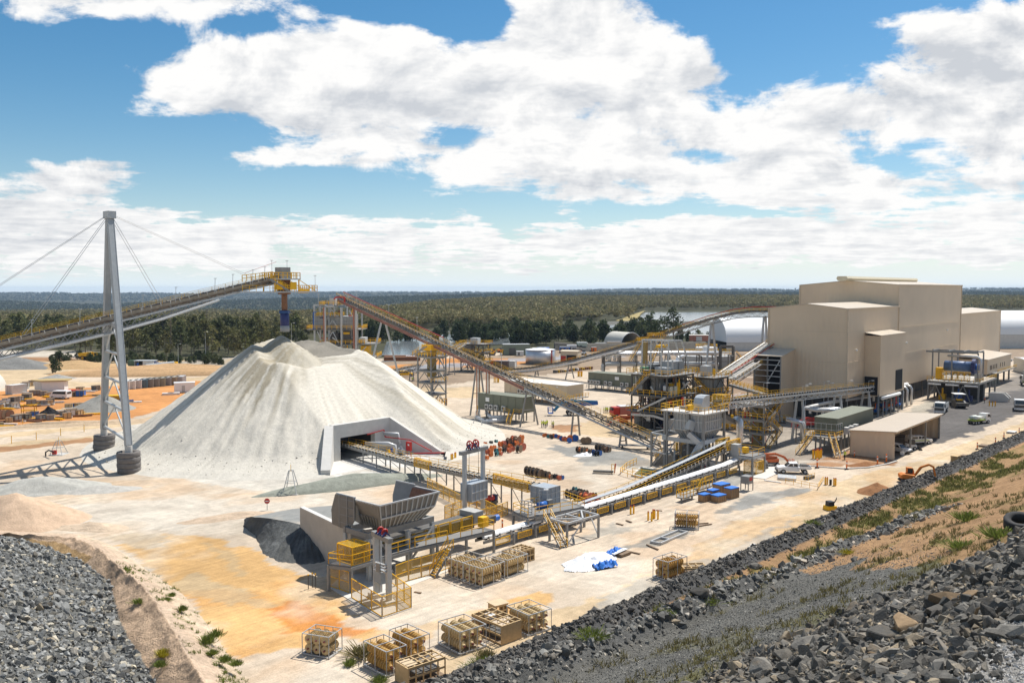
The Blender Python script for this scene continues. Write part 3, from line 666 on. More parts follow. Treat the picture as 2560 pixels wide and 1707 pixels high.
ST=[((-400,380),(-420,400),(-440,420)),((80,395),(60,412),(0,438)),((640,415),(560,438),(330,520)),((900,510),(760,535),(600,620)),((1150,690),(950,700),(850,790)),((1450,890),(1150,870),(890,1000)),((1690,1180),(1350,1190),(960,1200)),((1820,1400),(1480,1410),(1090,1400)),((1960,1600),(1600,1620),(1220,1600)),((2200,1950),(1900,1980),(1500,1950)),((2500,2400),(2200,2450),(1800,2400))]
rowsP=[]
for i,(a_,b_,c_)in enumerate(ST):
 zc=(1.0,1.0,1.2,1.4,1.6,1.8,2.0,2.2,2.4,2.6,2.8)[i]
 A=g('a7',*a_,-.25);B=g('a7',*b_,zc);Cc=g('a7',*c_,.25)
 rowsP.append([A,A.lerp(B,.75)+Z*.18,B,B.lerp(Cc,.35)-Z*.08,Cc,Cc+V((-.76,-.65,0))*14+Z*6.3,Cc+V((-.76,-.65,0))*34+Z*17,Cc+V((-.76,-.65,0))*60+Z*22])
NS,NT=150,150
tk=np.array([0,.14,.22,.29,.34,.58,.86,1.])
def lslope(si,ti):
 """si in station units, ti 0..1 -> xyz"""
 arr=np.array([[list(p)for p in r]for r in rowsP])
 out_=np.empty(si.shape+(3,))
 k=np.clip(np.searchsorted(tk,ti,'right')-1,0,6);f_=((ti-tk[k])/(tk[k+1]-tk[k]))[...,None]
 s0=np.clip(np.floor(si).astype(int),0,len(ST)-2);fs=(si-s0)[...,None];fs=fs*fs*(3-2*fs)*.5+fs*.5
 p0=arr[s0,k]*(1-f_)+arr[s0,k+1]*f_;p1=arr[s0+1,k]*(1-f_)+arr[s0+1,k+1]*f_
 return p0*(1-fs)+p1*fs
si,ti=np.meshgrid(np.linspace(0,len(ST)-1.001,330),np.concatenate([np.linspace(0,.36,70),np.linspace(.37,.999,70)]))
PL=lslope(si,ti)
x_,y_=PL[...,0],PL[...,1]
amp=np.where(ti>.34,.35,.26*np.clip(ti/.1,0,1))
PL[...,2]+=fbm(x_/2.4,y_/2.4,5,66)*amp+np.where((ti>.2)&(ti<.35),fbm(x_/.9,y_/.9,4,67)*.35,0)
c=np.empty(si.shape+(3,));c[:]=(.60,.475,.345)
c[ti>.10]=(.58,.44,.32);c[(ti>.215)&(ti<.345)]=(.50,.36,.245);c[ti>.335]=(.145,.145,.135)
pud=(ti>.30)&(ti<.335)&(si>1.2)&(si<3.2);c[pud]=(.36,.24,.12)
gs=np.clip(fbm(x_/1.2,y_/1.2,4,91)*2.4-.85,0,1)*((ti<.2)&(si>5));gs=gs[...,None];c=c*(1-gs*.8)+np.array([.12,.16,.03])*gs*.8
c*=(1+.25*fbm(x_/1.5,y_/1.5,5,68)[...,None])
a_,b_=si.shape;idx=np.arange(a_*b_).reshape(a_,b_);fc=np.stack([idx[:-1,:-1],idx[:-1,1:],idx[1:,1:],idx[1:,:-1]],-1).reshape(-1,4)
ber=npmesh('hillside',PL.reshape(-1,3),fc,EM,True);setcol(ber,np.clip(c,.01,.8).reshape(-1,3));tag(ber,kind='structure')
WAT=mat('still water',(.16,.18,.19),.16,0,.05,.02,.03,.3,spec=.9)
def sheet(name,pts,z,m,kind='structure'):
 o=MB().face([V((p[0],p[1],z))for p in pts]).build(name,m);tag(o,kind=kind);return o
L1=[g('a4',*p,.3)for p in[(960,303),(1030,215),(1110,142),(1200,134),(2352,133),(9000,150),(9000,310),(2352,308)]]
L2=[g('a4',*p,.3)for p in[(60,470),(205,385),(330,352),(600,340),(1150,337),(2352,350),(9000,350),(9000,500),(1100,520),(500,520)]]
L3=[g('2',*p,.3)for p in[(1110,905),(1150,800),(1250,775),(1460,745),(1830,735),(2300,720),(2300,800),(1700,840),(1500,860),(1300,910)]]
sheet('water',L1,.35,WAT);sheet('water',L2,.35,WAT);sheet('water',L3,.35,WAT)
dyke=MB();a=[g('a4',*p,.3)for p in[(190,345),(980,312),(2352,328),(9000,330)]]
for p,q in zip(a[:-1],a[1:]):dyke.prism([p-Z*.6+V((0,-16,0)),p-Z*.6+V((0,16,0)),p+Z*2.2+V((0,5,0)),p+Z*2.2+V((0,-5,0))],q-p)
DYK=mat('dark stony dyke',(.13,.125,.105),.95,0,.3,.2,.3,1)
tag(dyke.build('dyke',DYK),'long low dark dyke between the two pale lagoons','dyke')
bk=MB();a=[g('a4',*p,0)for p in[(-350,740),(0,770),(900,750),(2000,735),(2600,730)]]
for p,q in zip(a[:-1],a[1:]):bk.prism([p-Z*.5+V((0,-7,0)),p-Z*.5+V((0,9,0)),p+Z*3.6+V((0,6,0)),p+Z*3.4+V((0,0,0))],q-p)
BKM=mat('dark rubble bank',(.085,.075,.06),.95,0,.5,.5,.8,1.5)
tag(bk.build('rubble_bank',BKM),'long dark rubble bank in front of the dome shelter yard','bank')
sh=[g('a4',*p,.3)for p in[(640,296),(1080,135),(1130,120),(1060,170),(980,300)]]
tag(MB().prism([p+Z*.2 for p in sh],Z*1.2).build('lagoon_bank',mat('dry grass bank',(.33,.26,.10),.95,0,.35,.08,.2,.5)),'orange and yellow grassy bank along the upper lagoon','bank')
LEAF=[mat('gum foliage %d'%i,c,.7,0,.35,.12,island=.55,obj=.18,transl=.25,spec=.2)for i,c in enumerate([(.135,.140,.05),(.165,.155,.06),(.062,.080,.032),(.10,.112,.045),(.18,.155,.07)])]
BARK=mat('gum bark',(.20,.165,.125),.9,0,.3,.5,obj=.25)
def rnd_dir():
 while True:
  v=V((random.uniform(-1,1),random.uniform(-1,1),random.uniform(-1,1)))
  if.05<v.length<1:return v.normalized()
def make_tree(h,cr,base,nl,ncl,leaf,lm,label,cat='tree',group=None,name='gum_tree',flat=.75,seed=0,tr=.16):
 random.seed(seed)
 t=thing(name,label,cat,group=group)
 mb=MB();pts=[V((0,0,-.3))];x=y=0
 for i in range(1,6):
  x+=random.uniform(-.25,.25);y+=random.uniform(-.25,.25);pts.append(V((x,y,h*.86*i/5)))
 mb.tube(pts,tr*1.5,6,tr*.4)
 cl=[]
 for k in range(ncl):
  f=random.uniform(base,.97);p=V((x*f,y*f,h*f*.86));w=cr*math.sin(math.pi*min(1,(f-base)/(1-base)*.8+.22))
  a=random.uniform(0,6.28);e=p+V((math.cos(a)*w*random.uniform(.3,1),math.sin(a)*w*random.uniform(.3,1),random.uniform(.3,1.6)))
  if k%2==0:mb.tube([p-Z*.8,p.lerp(e,.5)+Z*.2,e],tr*.45,4,tr*.15)
  cl.append((e,random.uniform(.55,1.)*cr*.55))
 mb.build('trunk',BARK,t)
 vs,fs=[],[]
 for e,r in cl:
  for k in range(nl):
   q=rnd_dir()*r*random.uniform(.25,1)**.5;q.z*=flat;c=e+q
   n=rnd_dir();a=n.orthogonal().normalized()*leaf*random.uniform(.5,1.2);b=n.cross(a).normalized()*leaf*random.uniform(.4,.9)
   i=len(vs);vs+=[c-a,c-b*.6,c+a,c+b];fs.append((i,i+1,i+2,i+3))
 npmesh('crown',np.array([tuple(v)for v in vs]),np.array(fs),LEAF[lm],False,t)
 return t
def scatter_trees(protos,spots,label,group,smin=.8,smax=1.2):
 for i,(x,y)in enumerate(spots):
  p=protos[i%len(protos)];z=float(hill(np.array([x]),np.array([y]))[0])if y>450 else 0
  s=random.uniform(smin,smax)
  put(p,(x,y,z-.1),random.uniform(0,6.28),label if not isinstance(label,list)else label[i%len(label)],group,(s*random.uniform(.85,1.15),s*random.uniform(.85,1.15),s))
random.seed(11)
lb='tall slender gum tree with thin pale trunk in the belt behind the left yard'
pr=[make_tree(15,3.2,.30,20,26,.62,[0,1,3][i%3],lb,'tree','gum trees behind the left yard',seed=i+1)for i in range(5)]
spots=[]
random.seed(5)
while len(spots)<190:
 px=random.uniform(-60,760);D=random.uniform(395,560)if px>180 else random.uniform(455,600)
 if px>430 and px<560:D+=random.uniform(0,30)
 x=(px-1280)/F*D
 if all((x-a)**2+((D-b)*.6)**2>9 for a,b in spots):spots.append((x,D))
spots.sort(key=lambda q:q[1])
scatter_trees(pr,spots,lb,'gum trees behind the left yard',.75,1.25)
lb2='dark dense bushy tree in the belt before the river'
pr2=[make_tree(11.5,4.2,.08,26,34,.7,[2,2,3][i%3],lb2,'tree','dark trees before the river',name='bushy_tree',flat=.85,seed=i+20)for i in range(4)]
spots=[]
random.seed(9)
while len(spots)<85:
 px=random.uniform(880,1640);D=random.uniform(498,600)if px<1500 else random.uniform(515,600)
 if px<1130 and random.random()<.55:continue
 x=(px-1280)/F*D
 if all((x-a)**2+((D-b)*.7)**2>10 for a,b in spots):spots.append((x,D))
scatter_trees(pr2,spots,lb2,'dark trees before the river',.68,1.2)
pr3=[make_tree(21,5,.38,24,20,.75,2,'x','tree',name='gum_tree',seed=40+i,tr=.3)for i in range(3)]
for i,(px,D,s,lab)in enumerate([(1628,505,.98,'tall dark gum tree, left one of three before the lagoons'),(1662,510,.92,'middle dark gum tree of three before the lagoons, partly merged with the tallest'),(1686,500,1.16,'tallest dark gum tree before the lagoons with a ragged leaning crown')]):
 put(pr3[i],((px-1280)/F*D,D,-.1),i*2.1,lab,None,s)
lb5='low dark shrub tree beside the hill road above the sheds'
scatter_trees(pr2,[((px-1280)/F*D,D)for px,D in[(1700,520),(1722,528),(1745,515),(1770,525),(1600,470),(1480,470)]],lb5,'low trees near the dome shelter',.55,.8)
a=g('a1',840,500);put(pr2[1],(a.x,a.y,0),1.,'lone round bush on the foot of the grey rubble bank','x',.5);
sc_l='scrubby shrub at the foot of the gum tree belt'
spots=[]
random.seed(15)
for i in range(70):
 px=random.uniform(120,560);D=random.uniform(372,400);spots.append(((px-1280)/F*D,D))
scatter_trees(pr2,spots,sc_l,'scrub at the foot of the gum belt',.14,.42)
del bpy.context.scene.collection.objects[[o.name for o in COL.objects if o.get('group')=='x'][0]]['group']
rs=np.random.RandomState(4)
def canopy(n,D0,D1,px0,px1,rad,nq,qs,mids,test,zoff=5.,seed=1):
 rs=np.random.RandomState(seed)
 D=np.sqrt(rs.uniform(D0**2,D1**2,n));px=rs.uniform(px0,px1,n);x=(px-1280)/F*D
 k=test(px,D,x);D,x=D[k],x[k];n=len(D);z=hill(x,D)
 s=rs.uniform(.7,1.3,n)
 C_=np.stack([x,D,z+zoff*s],-1)
 q=rs.normal(size=(n,nq,3));q/=np.linalg.norm(q,axis=2,keepdims=True);q*=(rs.uniform(.3,1,(n,nq,1))**.5)*rad*s[:,None,None];q[...,2]=q[...,2]*.8+rad*.15
 c_=C_[:,None]+q
 a=rs.normal(size=(n,nq,3));a/=np.linalg.norm(a,axis=2,keepdims=True);b=rs.normal(size=(n,nq,3));b=np.cross(a,b);b/=np.linalg.norm(b,axis=2,keepdims=True)
 a*=qs*rs.uniform(.6,1.3,(n,nq,1));b*=qs*rs.uniform(.5,1.,(n,nq,1))
 v=np.stack([c_-a,c_-b*.7,c_+a,c_+b],2).reshape(-1,3)
 tone=np.repeat(rs.uniform(.72,1.25,n),nq*4);hue=np.repeat(rs.uniform(0,1,n),nq*4)
 return v,tone,hue
def notwater(px,D,x):
 k=np.ones(len(px),bool)
 for Lq in(L1,L2,L3):
  pl=[(p.x,p.y)for p in Lq]
  for dd in(0,-15,-60,-110):k&=~inpoly(x*(D+dd)/D,D+dd,pl)
 k&=~((px>1585)&(D<1190));k&=~((px>1400)&(px<1560)&(D<880));k&=~((px>1100)&(px<1660)&(D<610))
 return k
parts_=[canopy(13000,560,1000,-80,1500,3.4,24,1.15,0,lambda p,D,x:notwater(p,D,x)&~((D<640)&(p>780)),6,1),canopy(24000,900,2060,-80,2650,4.3,18,1.7,0,lambda p,D,x:notwater(p,D,x),7,2),canopy(14000,2600,4300,-80,2650,6,9,3.6,0,lambda p,D,x:D>0,5,3),canopy(9000,6500,9100,-80,2650,9,7,6,0,lambda p,D,x:(fbm(x/700,D/900,3,9)>-.25),3,4)]
v=np.concatenate([p[0]for p in parts_]);tone=np.concatenate([p[1]for p in parts_]);hue=np.concatenate([p[2]for p in parts_])
f_=np.arange(len(v)).reshape(-1,4)
FM=mat('mixed gum canopy',(.1,.1,.1),.75,0,.35,.008,island=.25,attr='zone',transl=.25,spec=.15)
fo=npmesh('forest',v,f_,FM);cc_=np.array([.185,.172,.068])*(1-hue[:,None])+np.array([.255,.21,.105])*hue[:,None];D_=v[:,1][:,None]
cc_=np.where((D_>2500),np.array([.075,.092,.055]),cc_)
setcol(fo,cc_*tone[:,None]);tag(fo,'mixed grey green eucalypt forest covering the hills','forest',kind='stuff')
ROCK=mat('blue grey blasted rock',(.15,.138,.118),.8,0,.35,2.5,.45,9.,island=.6,obj=.4,spec=.3,dirt=((.22,.16,.095),.45,.55),rgb2=(.34,.27,.18),cut=.72)
ROCKB=mat('rusty brown faced rock',(.24,.165,.095),.85,0,.35,2.5,.35,9.,island=.35,obj=.25,spec=.2)
ROCKW=mat('pale weathered rock',(.34,.32,.27),.85,0,.25,2.5,.3,9.,obj=.2,spec=.2)
def hull(seed,npt=13,flat=(1,.8,.6)):
 random.seed(seed);bm=bmesh.new()
 for i in range(npt):
  d=rnd_dir()*random.uniform(.75,1.05);bm.verts.new((d.x*flat[0],d.y*flat[1],d.z*flat[2]))
 r=bmesh.ops.convex_hull(bm,input=bm.verts);
 bmesh.ops.delete(bm,geom=[e for e in r['geom_interior']if isinstance(e,bmesh.types.BMVert)],context='VERTS')
 bmesh.ops.triangulate(bm,faces=bm.faces)
 bm.verts.index_update();v=np.array([tuple(x.co)for x in bm.verts]);f=np.array([[x.index for x in y.verts]for y in bm.faces]);bm.free()
 return v,f
HULLS=[hull(i,11+i%5,(1,random.uniform(.65,.95),random.uniform(.45,.8)))for i in range(14)]
def rock_stuff(name,pos,rad,seed,label,m=ROCK):
 rs=np.random.RandomState(seed);V_,F_=[],[];n0=0
 which=rs.randint(0,len(HULLS),len(pos))
 for h in range(len(HULLS)):
  k=which==h;n=k.sum()
  if not n:continue
  hv,hf=HULLS[h];q=rs.normal(size=(n,4));q/=np.linalg.norm(q,axis=1,keepdims=True);w,x,y,z=q.T
  Rm=np.stack([1-2*(y*y+z*z),2*(x*y-z*w),2*(x*z+y*w),2*(x*y+z*w),1-2*(x*x+z*z),2*(y*z-x*w),2*(x*z-y*w),2*(y*z+x*w),1-2*(x*x+y*y)],-1).reshape(n,3,3)
  vv=np.einsum('nij,vj->nvi',Rm,hv)*rad[k][:,None,None]+pos[k][:,None]
  V_.append(vv.reshape(-1,3));F_.append((hf[None]+(np.arange(n)*len(hv))[:,None,None]+n0).reshape(-1,3));n0+=n*len(hv)
 o=npmesh(name,np.concatenate(V_),np.concatenate(F_),m);return tag(o,label,'rubble',kind='stuff')
rs=np.random.RandomState(12)
def emb_pts(n,s0,s1,d0,d1,seed):
 rs=np.random.RandomState(seed);s=rs.uniform(s0,s1,n);d=rs.uniform(d0,d1,n);z,b,w,db=emb_z(s,d);x,y=sd2xy(s,d)
 px,py=proj(x,y,z);return s,d,np.stack([x,y,z],-1),db,px,py
def inview(px,py,m=1.):return(px>-60-240*m)&(px<2620+500*m)&(py>900)&(py<1790+350*m)
s,d,p,db,px,py=emb_pts(16000,40,235,48.7,53.6,1);k=inview(px,py)&(rs.uniform(size=len(s))<np.exp(-((d-50.9)/1.5)**2));rad=np.clip(rs.lognormal(-1.75,.42,k.sum()),.07,.6)*np.clip(1.25-(s[k]-60)/400,.7,1.2)
rock_stuff('roadside_rubble',p[k]+np.array([0,0,.02]),rad,2,'dark small rubble of the bund along the haul road',mat('dark small rubble',(.112,.102,.088),.8,0,.3,2.5,.3,9.,rgb2=(.27,.24,.20),cut=.8,island=.6,spec=.3))
s,d,p,db,px,py=emb_pts(15000,38,128,36,50,3);k=inview(px,py)&(np.abs(d-wind_d(s))<2.4*rs.uniform(.2,1.,len(s)))&(s<123);rad=np.clip(rs.lognormal(-1.5,.55,k.sum()),.08,.8)
rock_stuff('windrow_rubble',p[k],rad,4,'mixed dark and pale rubble of the second ridge above the grass ditch',mat('mixed rubble',(.15,.145,.13),.8,0,.3,2.5,.3,9.,rgb2=(.40,.35,.28),cut=.65,island=.7,spec=.3))
s,d,p,db,px,py=emb_pts(52000,36,112,24,46,5);k=inview(px,py)&(d<wind_d(s)-1.2)&(d>db-.5)&(s+rs.normal(size=len(s))*7<96-(45-d));rad=np.clip(rs.lognormal(-2.95,.45,k.sum()),.03,.22)
rock_stuff('bench_gravel',p[k],rad,6,'fine grey gravel strewn over the bench between the rock ridges',mat('bench gravel',(.15,.143,.125),.85,0,.3,2.5,.2,9.,rgb2=(.36,.33,.28),cut=.8,island=.7,spec=.2))
s,d,p,db,px,py=emb_pts(62000,18,105,7,31,7);k=inview(px,py)&(d<db+1.1*rs.normal(size=len(s)))&(d>9.2+rs.normal(size=len(s))*.8);rad=np.clip(rs.lognormal(-1.62,.5,k.sum()),.07,.7)
rock_stuff('slope_rubble',p[k]+np.array([0,0,.05]),rad,8,'blue grey blasted rubble covering the near right slope',ROCK)
s,d,p,db,px,py=emb_pts(60000,15,75,2,10.3,9);k=inview(px,py)&(d<9.6+rs.normal(size=len(s))*.3);rad=np.clip(rs.lognormal(-3.0,.5,k.sum()),.02,.2)
rock_stuff('crest_gravel',p[k],rad,10,'pale fine gravel in the bottom right corner',mat('pale crest gravel',(.42,.40,.37),.85,0,.3,2.5,.2,9.,island=.5,spec=.2))
rs_p=np.random.RandomState(77);th_p=rs_p.uniform(math.pi*.9,math.pi*2.05,5000);r_p=rs_p.uniform(27,43,5000)**1.0;xp,yp=PC[0]+np.cos(th_p)*r_p,PC[1]+np.sin(th_p)*r_p
kp=~inpoly(xp,yp,port)&(rs_p.uniform(size=5000)<np.exp(-((r_p-38.5)/3.5)**2));zp=pile_z(xp,yp);zp=np.where(r_p>42,0,np.maximum(zp-.05,0))
rock_stuff('heap_lumps',np.stack([xp,yp,zp],-1)[kp],np.clip(rs_p.lognormal(-2.35,.5,kp.sum()),.04,.32),78,'pale ore lumps rolled to the foot of the ore heap',mat('pale ore lump',(.53,.495,.42),.9,0,.2,2.5,.3,9.,island=.35,spec=.1))
n=30000;si_=rs.uniform(.5,len(ST)-1.01,n);ti_=rs.uniform(.338,.98,n);p=lslope(si_,ti_);px,py=proj(*p.T);k=inview(px,py)&(px<700)
p=p[k];ti2=ti_[k];rad=np.clip(rs.lognormal(-1.42,.42,k.sum()),.10,.7);k2=rs.uniform(size=len(p))<np.clip(.55+ti2,0,1)
p[:,2]+=fbm(p[:,0]/2.4,p[:,1]/2.4,5,66)*.35
rock_stuff('left_slope_rubble',p[k2]+np.array([0,0,.03]),rad[k2],11,'broken blue grey rubble covering the near left slope',mat('left slope rubble',(.20,.20,.19),.8,0,.35,2.5,.4,9.,rgb2=(.40,.35,.26),cut=.7,island=.65,spec=.3,dirt=((.30,.25,.17),.5,.6)))
def boulder_mesh(i,m):
 hv,hf=hull(100+i,12+i%6,(1,.62+.07*(i%5),.42+.08*(i%4)))
 bm=bmesh.new();vs=[bm.verts.new(v)for v in hv]
 for f in hf:bm.faces.new([vs[j]for j in f])
 bmesh.ops.dissolve_limit(bm,angle_limit=R(14),verts=bm.verts,edges=bm.edges)
 bmesh.ops.bevel(bm,geom=bm.edges[:],offset=.035,segments=1,affect='EDGES',clamp_overlap=True)
 me=bpy.data.meshes.new('boulder');bm.to_mesh(me);bm.free();me.materials.append(m);return me
BM=[boulder_mesh(i,ROCK)for i in range(10)];BMB=[boulder_mesh(20+i,ROCKB)for i in range(3)];BMW=[boulder_mesh(30+i,ROCKW)for i in range(3)]
def boulder(me,loc,r,label,group,rot):
 o=bpy.data.objects.new('boulder',me);COL.objects.link(o);o.location=loc;o.rotation_euler=rot;o.scale=(r,r,r);tag(o,label,'boulder',group);return o
rs=np.random.RandomState(33)
s,d,p,db,px,py=emb_pts(9200,18,100,8,30,15);k=inview(px,py,0)&(d<db+.3)&(d>9.8);ii=np.where(k)[0];cnt=0;placed=[]
for i in ii:
 if cnt>=190:break
 r=float(np.clip(rs.lognormal(-.72,.36),.32,.95))
 if any((p[i,0]-a[0])**2+(p[i,1]-a[1])**2<(.72*(r+a[2]))**2 for a in placed):continue
 placed.append((p[i,0],p[i,1],r))
 boulder(BM[cnt%10],(p[i,0],p[i,1],p[i,2]+r*.22),r,'blue grey angular boulder among the blasted rocks of the near right slope','grey boulders on the near right slope',tuple(rs.uniform(0,6.28,3)))
 cnt+=1
def on_emb(px,py):
 dv=ray(px,py);lo=None
 for t in np.arange(8,260,.25):
  q=V((0,0,HC))+dv*float(t)
  s_,d_=.69*q.x+.72*q.y,-.72*q.x+.69*q.y
  if q.z<float(emb_z(np.array([s_]),np.array([d_]))[0][0]):return q
 return None
SPEC=[('8',1290,1060,1.15,BMB[0],'big brown faced boulder with a tilted flat top high on the near right slope'),('8',1420,1040,.85,BMB[1],'rounded brown boulder just right of the tilted brown one'),('8',1040,1240,1.1,BMB[2],'long tan topped boulder at the middle of the near right slope'),('8',870,1300,1.35,BM[1],'largest dark block with a deep shaded face on the near right slope'),('8',400,1340,1.1,BM[4],'black pointed boulder at the lower end of the near slope'),('8',1200,1140,.95,BM[6],'broad grey slab lying flat above the long tan boulder'),('8',260,1430,.95,BM[2],'long grey slab at the bottom edge of the near slope'),('8',1590,790,.9,BM[8],'lone dark boulder perched at the top edge of the near slope'),('8',1470,850,.7,BM[3],'dark square boulder on the rim of the bench'),('8',820,1400,.7,BMB[0],'tan slab in the lowest rows of the near slope'),('8',75,850,1.0,BM[5],'pointed grey boulder on the second ridge behind the roadside rubble'),('8',320,800,.9,BMW[0],'long pale boulder on the second ridge'),('7',1350,1225,1.25,BM[7],'big dark boulder with a shaded face beside the roadside rubble'),('7',2090,975,.8,BMW[1],'pale flat rock at the right end of the lower ridge'),('7',690,1520,.8,BM[0],'grey white edged boulder at the bottom of the roadside bund'),('7',1180,1450,.85,BM[9],'grey flat topped boulder low on the second ridge'),('7',890,1480,.65,BMW[2],'pale boulder in the sand between bund and second ridge'),('8',1195,640,.5,BMB[1],'orange boulder at the far end of the second ridge'),('8',465,635,.45,BMW[0],'small pale rock on the face of the roadside bund'),('8',185,985,.75,BM[6],'rounded grey boulder low on the second ridge'),('8',690,800,.6,BM[2],'squarish grey boulder halfway along the second ridge'),('8',1520,1140,.6,BMB[2],'tan boulder at the upper right of the near slope'),('8',1150,1390,.7,BM[3],'grey block near the bottom middle of the near slope'),('8',1660,1290,.9,BM[5],'dark boulder above the pale corner gravel')]
for r,x,y,rad,me,lab in SPEC:
 q=on_emb(*pp(r,x,y))
 if q:boulder(me,(q.x,q.y,q.z+rad*.15),rad,lab,None,(random.uniform(-.4,.4),random.uniform(-.4,.4),random.uniform(0,6)))
rs=np.random.RandomState(41);cnt=0
sel=rs.permutation(len(p_:=lslope(rs.uniform(2,len(ST)-1.3,900),rs.uniform(.36,.9,900))))
for i in sel:
 q=p_[i];px,py=proj(*q)
 if not(-20<px<420 and 1340<py<1740)or cnt>=60:continue
 r=float(rs.uniform(.38,.62));boulder(BM[cnt%10],(q[0],q[1],q[2]+r*.2),r,'grey boulder showing above the rubble of the near left slope','boulders on the near left slope',tuple(rs.uniform(0,6.28,3)));cnt+=1
GRS=mat('fresh grass',(.17,.205,.045),.7,0,.3,1.,island=.5,transl=.3,spec=.1)
GRD=mat('dry weeds',(.20,.17,.07),.8,0,.3,1.,island=.5,transl=.2,spec=.1)
def blades(name,pts,hts,nb,m,label,seed=1,cat='grass'):
 rs=np.random.RandomState(seed);n=len(pts)
 b=pts[:,None]+np.concatenate([rs.normal(size=(n,nb,2))*.22*hts[:,None,None]*1.5,np.zeros((n,nb,1))-.03],-1)
 t=b+np.concatenate([rs.normal(size=(n,nb,2))*.4*hts[:,None,None],hts[:,None,None]*rs.uniform(.5,1.2,(n,nb,1))],-1)
 a=rs.normal(size=(n,nb,3));a[...,2]=0;a/=np.linalg.norm(a,axis=2,keepdims=True)+1e-6;a*=hts[:,None,None]*.10
 v=np.stack([b-a,b+a,t+a*.5,t-a*.5],2).reshape(-1,3)
 o=npmesh(name,v,np.arange(len(v)).reshape(-1,4),m);return tag(o,label,cat,kind='stuff')
s,d,p,db,px,py=emb_pts(14000,70,190,36,49.4,51);k=inview(px,py)&(d>wind_d(s)+1)&(d<49)&(fbm(s/3.5+8,d/2.2,5,22)>-.05)
k&=np.random.RandomState(9).uniform(size=len(s))<.55
blades('ditch_grass',p[k],np.random.RandomState(2).uniform(.15,.6,k.sum()),9,mat('ditch grass',(.175,.175,.055),.8,0,.5,.6,island=.7,transl=.3,spec=.1),'green grass filling the ditch behind the roadside rubble',3)
s,d,p,db,px,py=emb_pts(5500,45,170,20,46,53);k=inview(px,py)&(d>db+.5)&(d<wind_d(s)-.5)&(fbm(s/5+3,d/4,5,27)>.14)
blades('bench_weeds',p[k],np.random.RandomState(4).uniform(.15,.5,k.sum()),8,GRD,'dry sparse weeds on the bench and the brown slope',5)
def tuft(loc,h,r,label,m=GRS,nb=320,seed=0,group=None,name='grass_tuft',cat='plant'):
 rs=np.random.RandomState(seed);b=np.zeros((nb,3));b[:,:2]=rs.normal(size=(nb,2))*r*.45;b[:,2]=-.06
 t=b.copy();t[:,:2]*=1.7;t[:,:2]+=rs.normal(size=(nb,2))*r*.2;t[:,2]=h*rs.uniform(.4,1.1,nb)*(1-.4*np.clip(np.hypot(b[:,0],b[:,1])/r,0,1))
 a=rs.normal(size=(nb,3));a[:,2]*=.2;a/=np.linalg.norm(a,axis=1,keepdims=True);a*=.028*r+.012
 v=np.stack([b-a,b+a,t+a*.6,t-a*.6],1).reshape(-1,3)
 o=npmesh(name,v,np.arange(nb*4).reshape(-1,4),m);o.location=loc;return tag(o,label,cat,group)
def on_left(x,y):
 px,py=pp('a7',x,y);return at(px,py,1.3)
TU=[(1670,1200,.8,.7,'lush green bush at the foot of the sandy berm beside the orange pan'),(1600,1250,.9,.8,'darker green bush just below the lush one on the berm'),(1260,1350,.8,.6,'yellow flowered bush on the shaded side of the berm'),(1240,1430,.6,.5,'small green plant under the yellow flowered bush'),(1410,1000,.6,.5,'round green tuft in the middle of the berm'),(1070,940,.4,.7,'flat green grass patch near the berm neck'),(1280,930,.35,.6,'small dark green patch on the upper berm'),(1740,1390,.6,.6,'bright green tuft beside the puddle end of the berm'),(1640,1340,.5,.5,'yellow green tuft left of the bright one'),(1560,1500,.5,.5,'green tuft at the bottom edge of the berm'),(1510,1310,.4,.5,'pale green tuft above the bottom berm tufts'),(1330,890,.4,.4,'tiny tuft on the far edge of the berm crest'),(1830,1420,.5,.5,'grey green tuft beyond the berm end')]
for i,(x,y,h,r,lab)in enumerate(TU):tuft(on_left(x,y),h*.75,r*.72,lab,GRS if i!=2 else mat('yellow flowers',(.42,.36,.03),.7,0,.3,1,island=.4,transl=.3),seed=i)
for i,(rg,x,y,h,r,lab,m)in enumerate([('a6',1670,670,1.0,1.0,'bright green round bush beside the roadside rubble',GRS),('a6',1540,700,.5,.6,'small green bush left of the bright round bush',GRS),('a6',1690,580,.7,.7,'grey green bush at the road edge above the round bush',GRD),('a6',590,545,.7,1.2,'dry brown bush beside the spiral crates',GRD),('a6',2310,570,.8,.8,'green bush on the bund at the far end',GRS),('a6',480,640,.5,.4,'yellow flowering weed on the bank edge',GRS),('a6',740,795,.5,.5,'yellow weed at the bottom edge of the sand',GRS),('7',540,1545,.8,.9,'green yellow bush at the foot of the bund near the last crate',GRS),('8',1400,545,.9,1.2,'green bush on the brown upper slope',GRS),('8',1600,650,.7,1.2,'spreading green shrub on the brown slope near the tyre',GRS),('8',1370,720,.6,1.2,'low green shrub at the edge of the bench',GRS),('8',650,755,.5,.7,'bright yellow green bush on the second ridge',mat('yellow flowers',(.42,.36,.03))),('8',430,570,.5,.7,'olive bush on the road shoulder',GRS),('8',320,620,.4,.6,'dull bush at the roadside rubble',GRD),('7',1110,1365,.5,.6,'green bush in the sand pocket of the bund',GRS),('7',1410,1275,.5,.8,'green tuft right of the big dark boulder',GRS)]):
 q=on_emb(*pp(rg,x,y))if rg!='a6' else g(rg,x,y,.1)
 if q:tuft(q,h,r,lab,m,340,seed=50+i)
hz=MB().pbox((-9100,-600,-275),(18200,0,0),(0,11000,0),(0,0,328)).build('haze',None);tag(hz,kind='stuff')
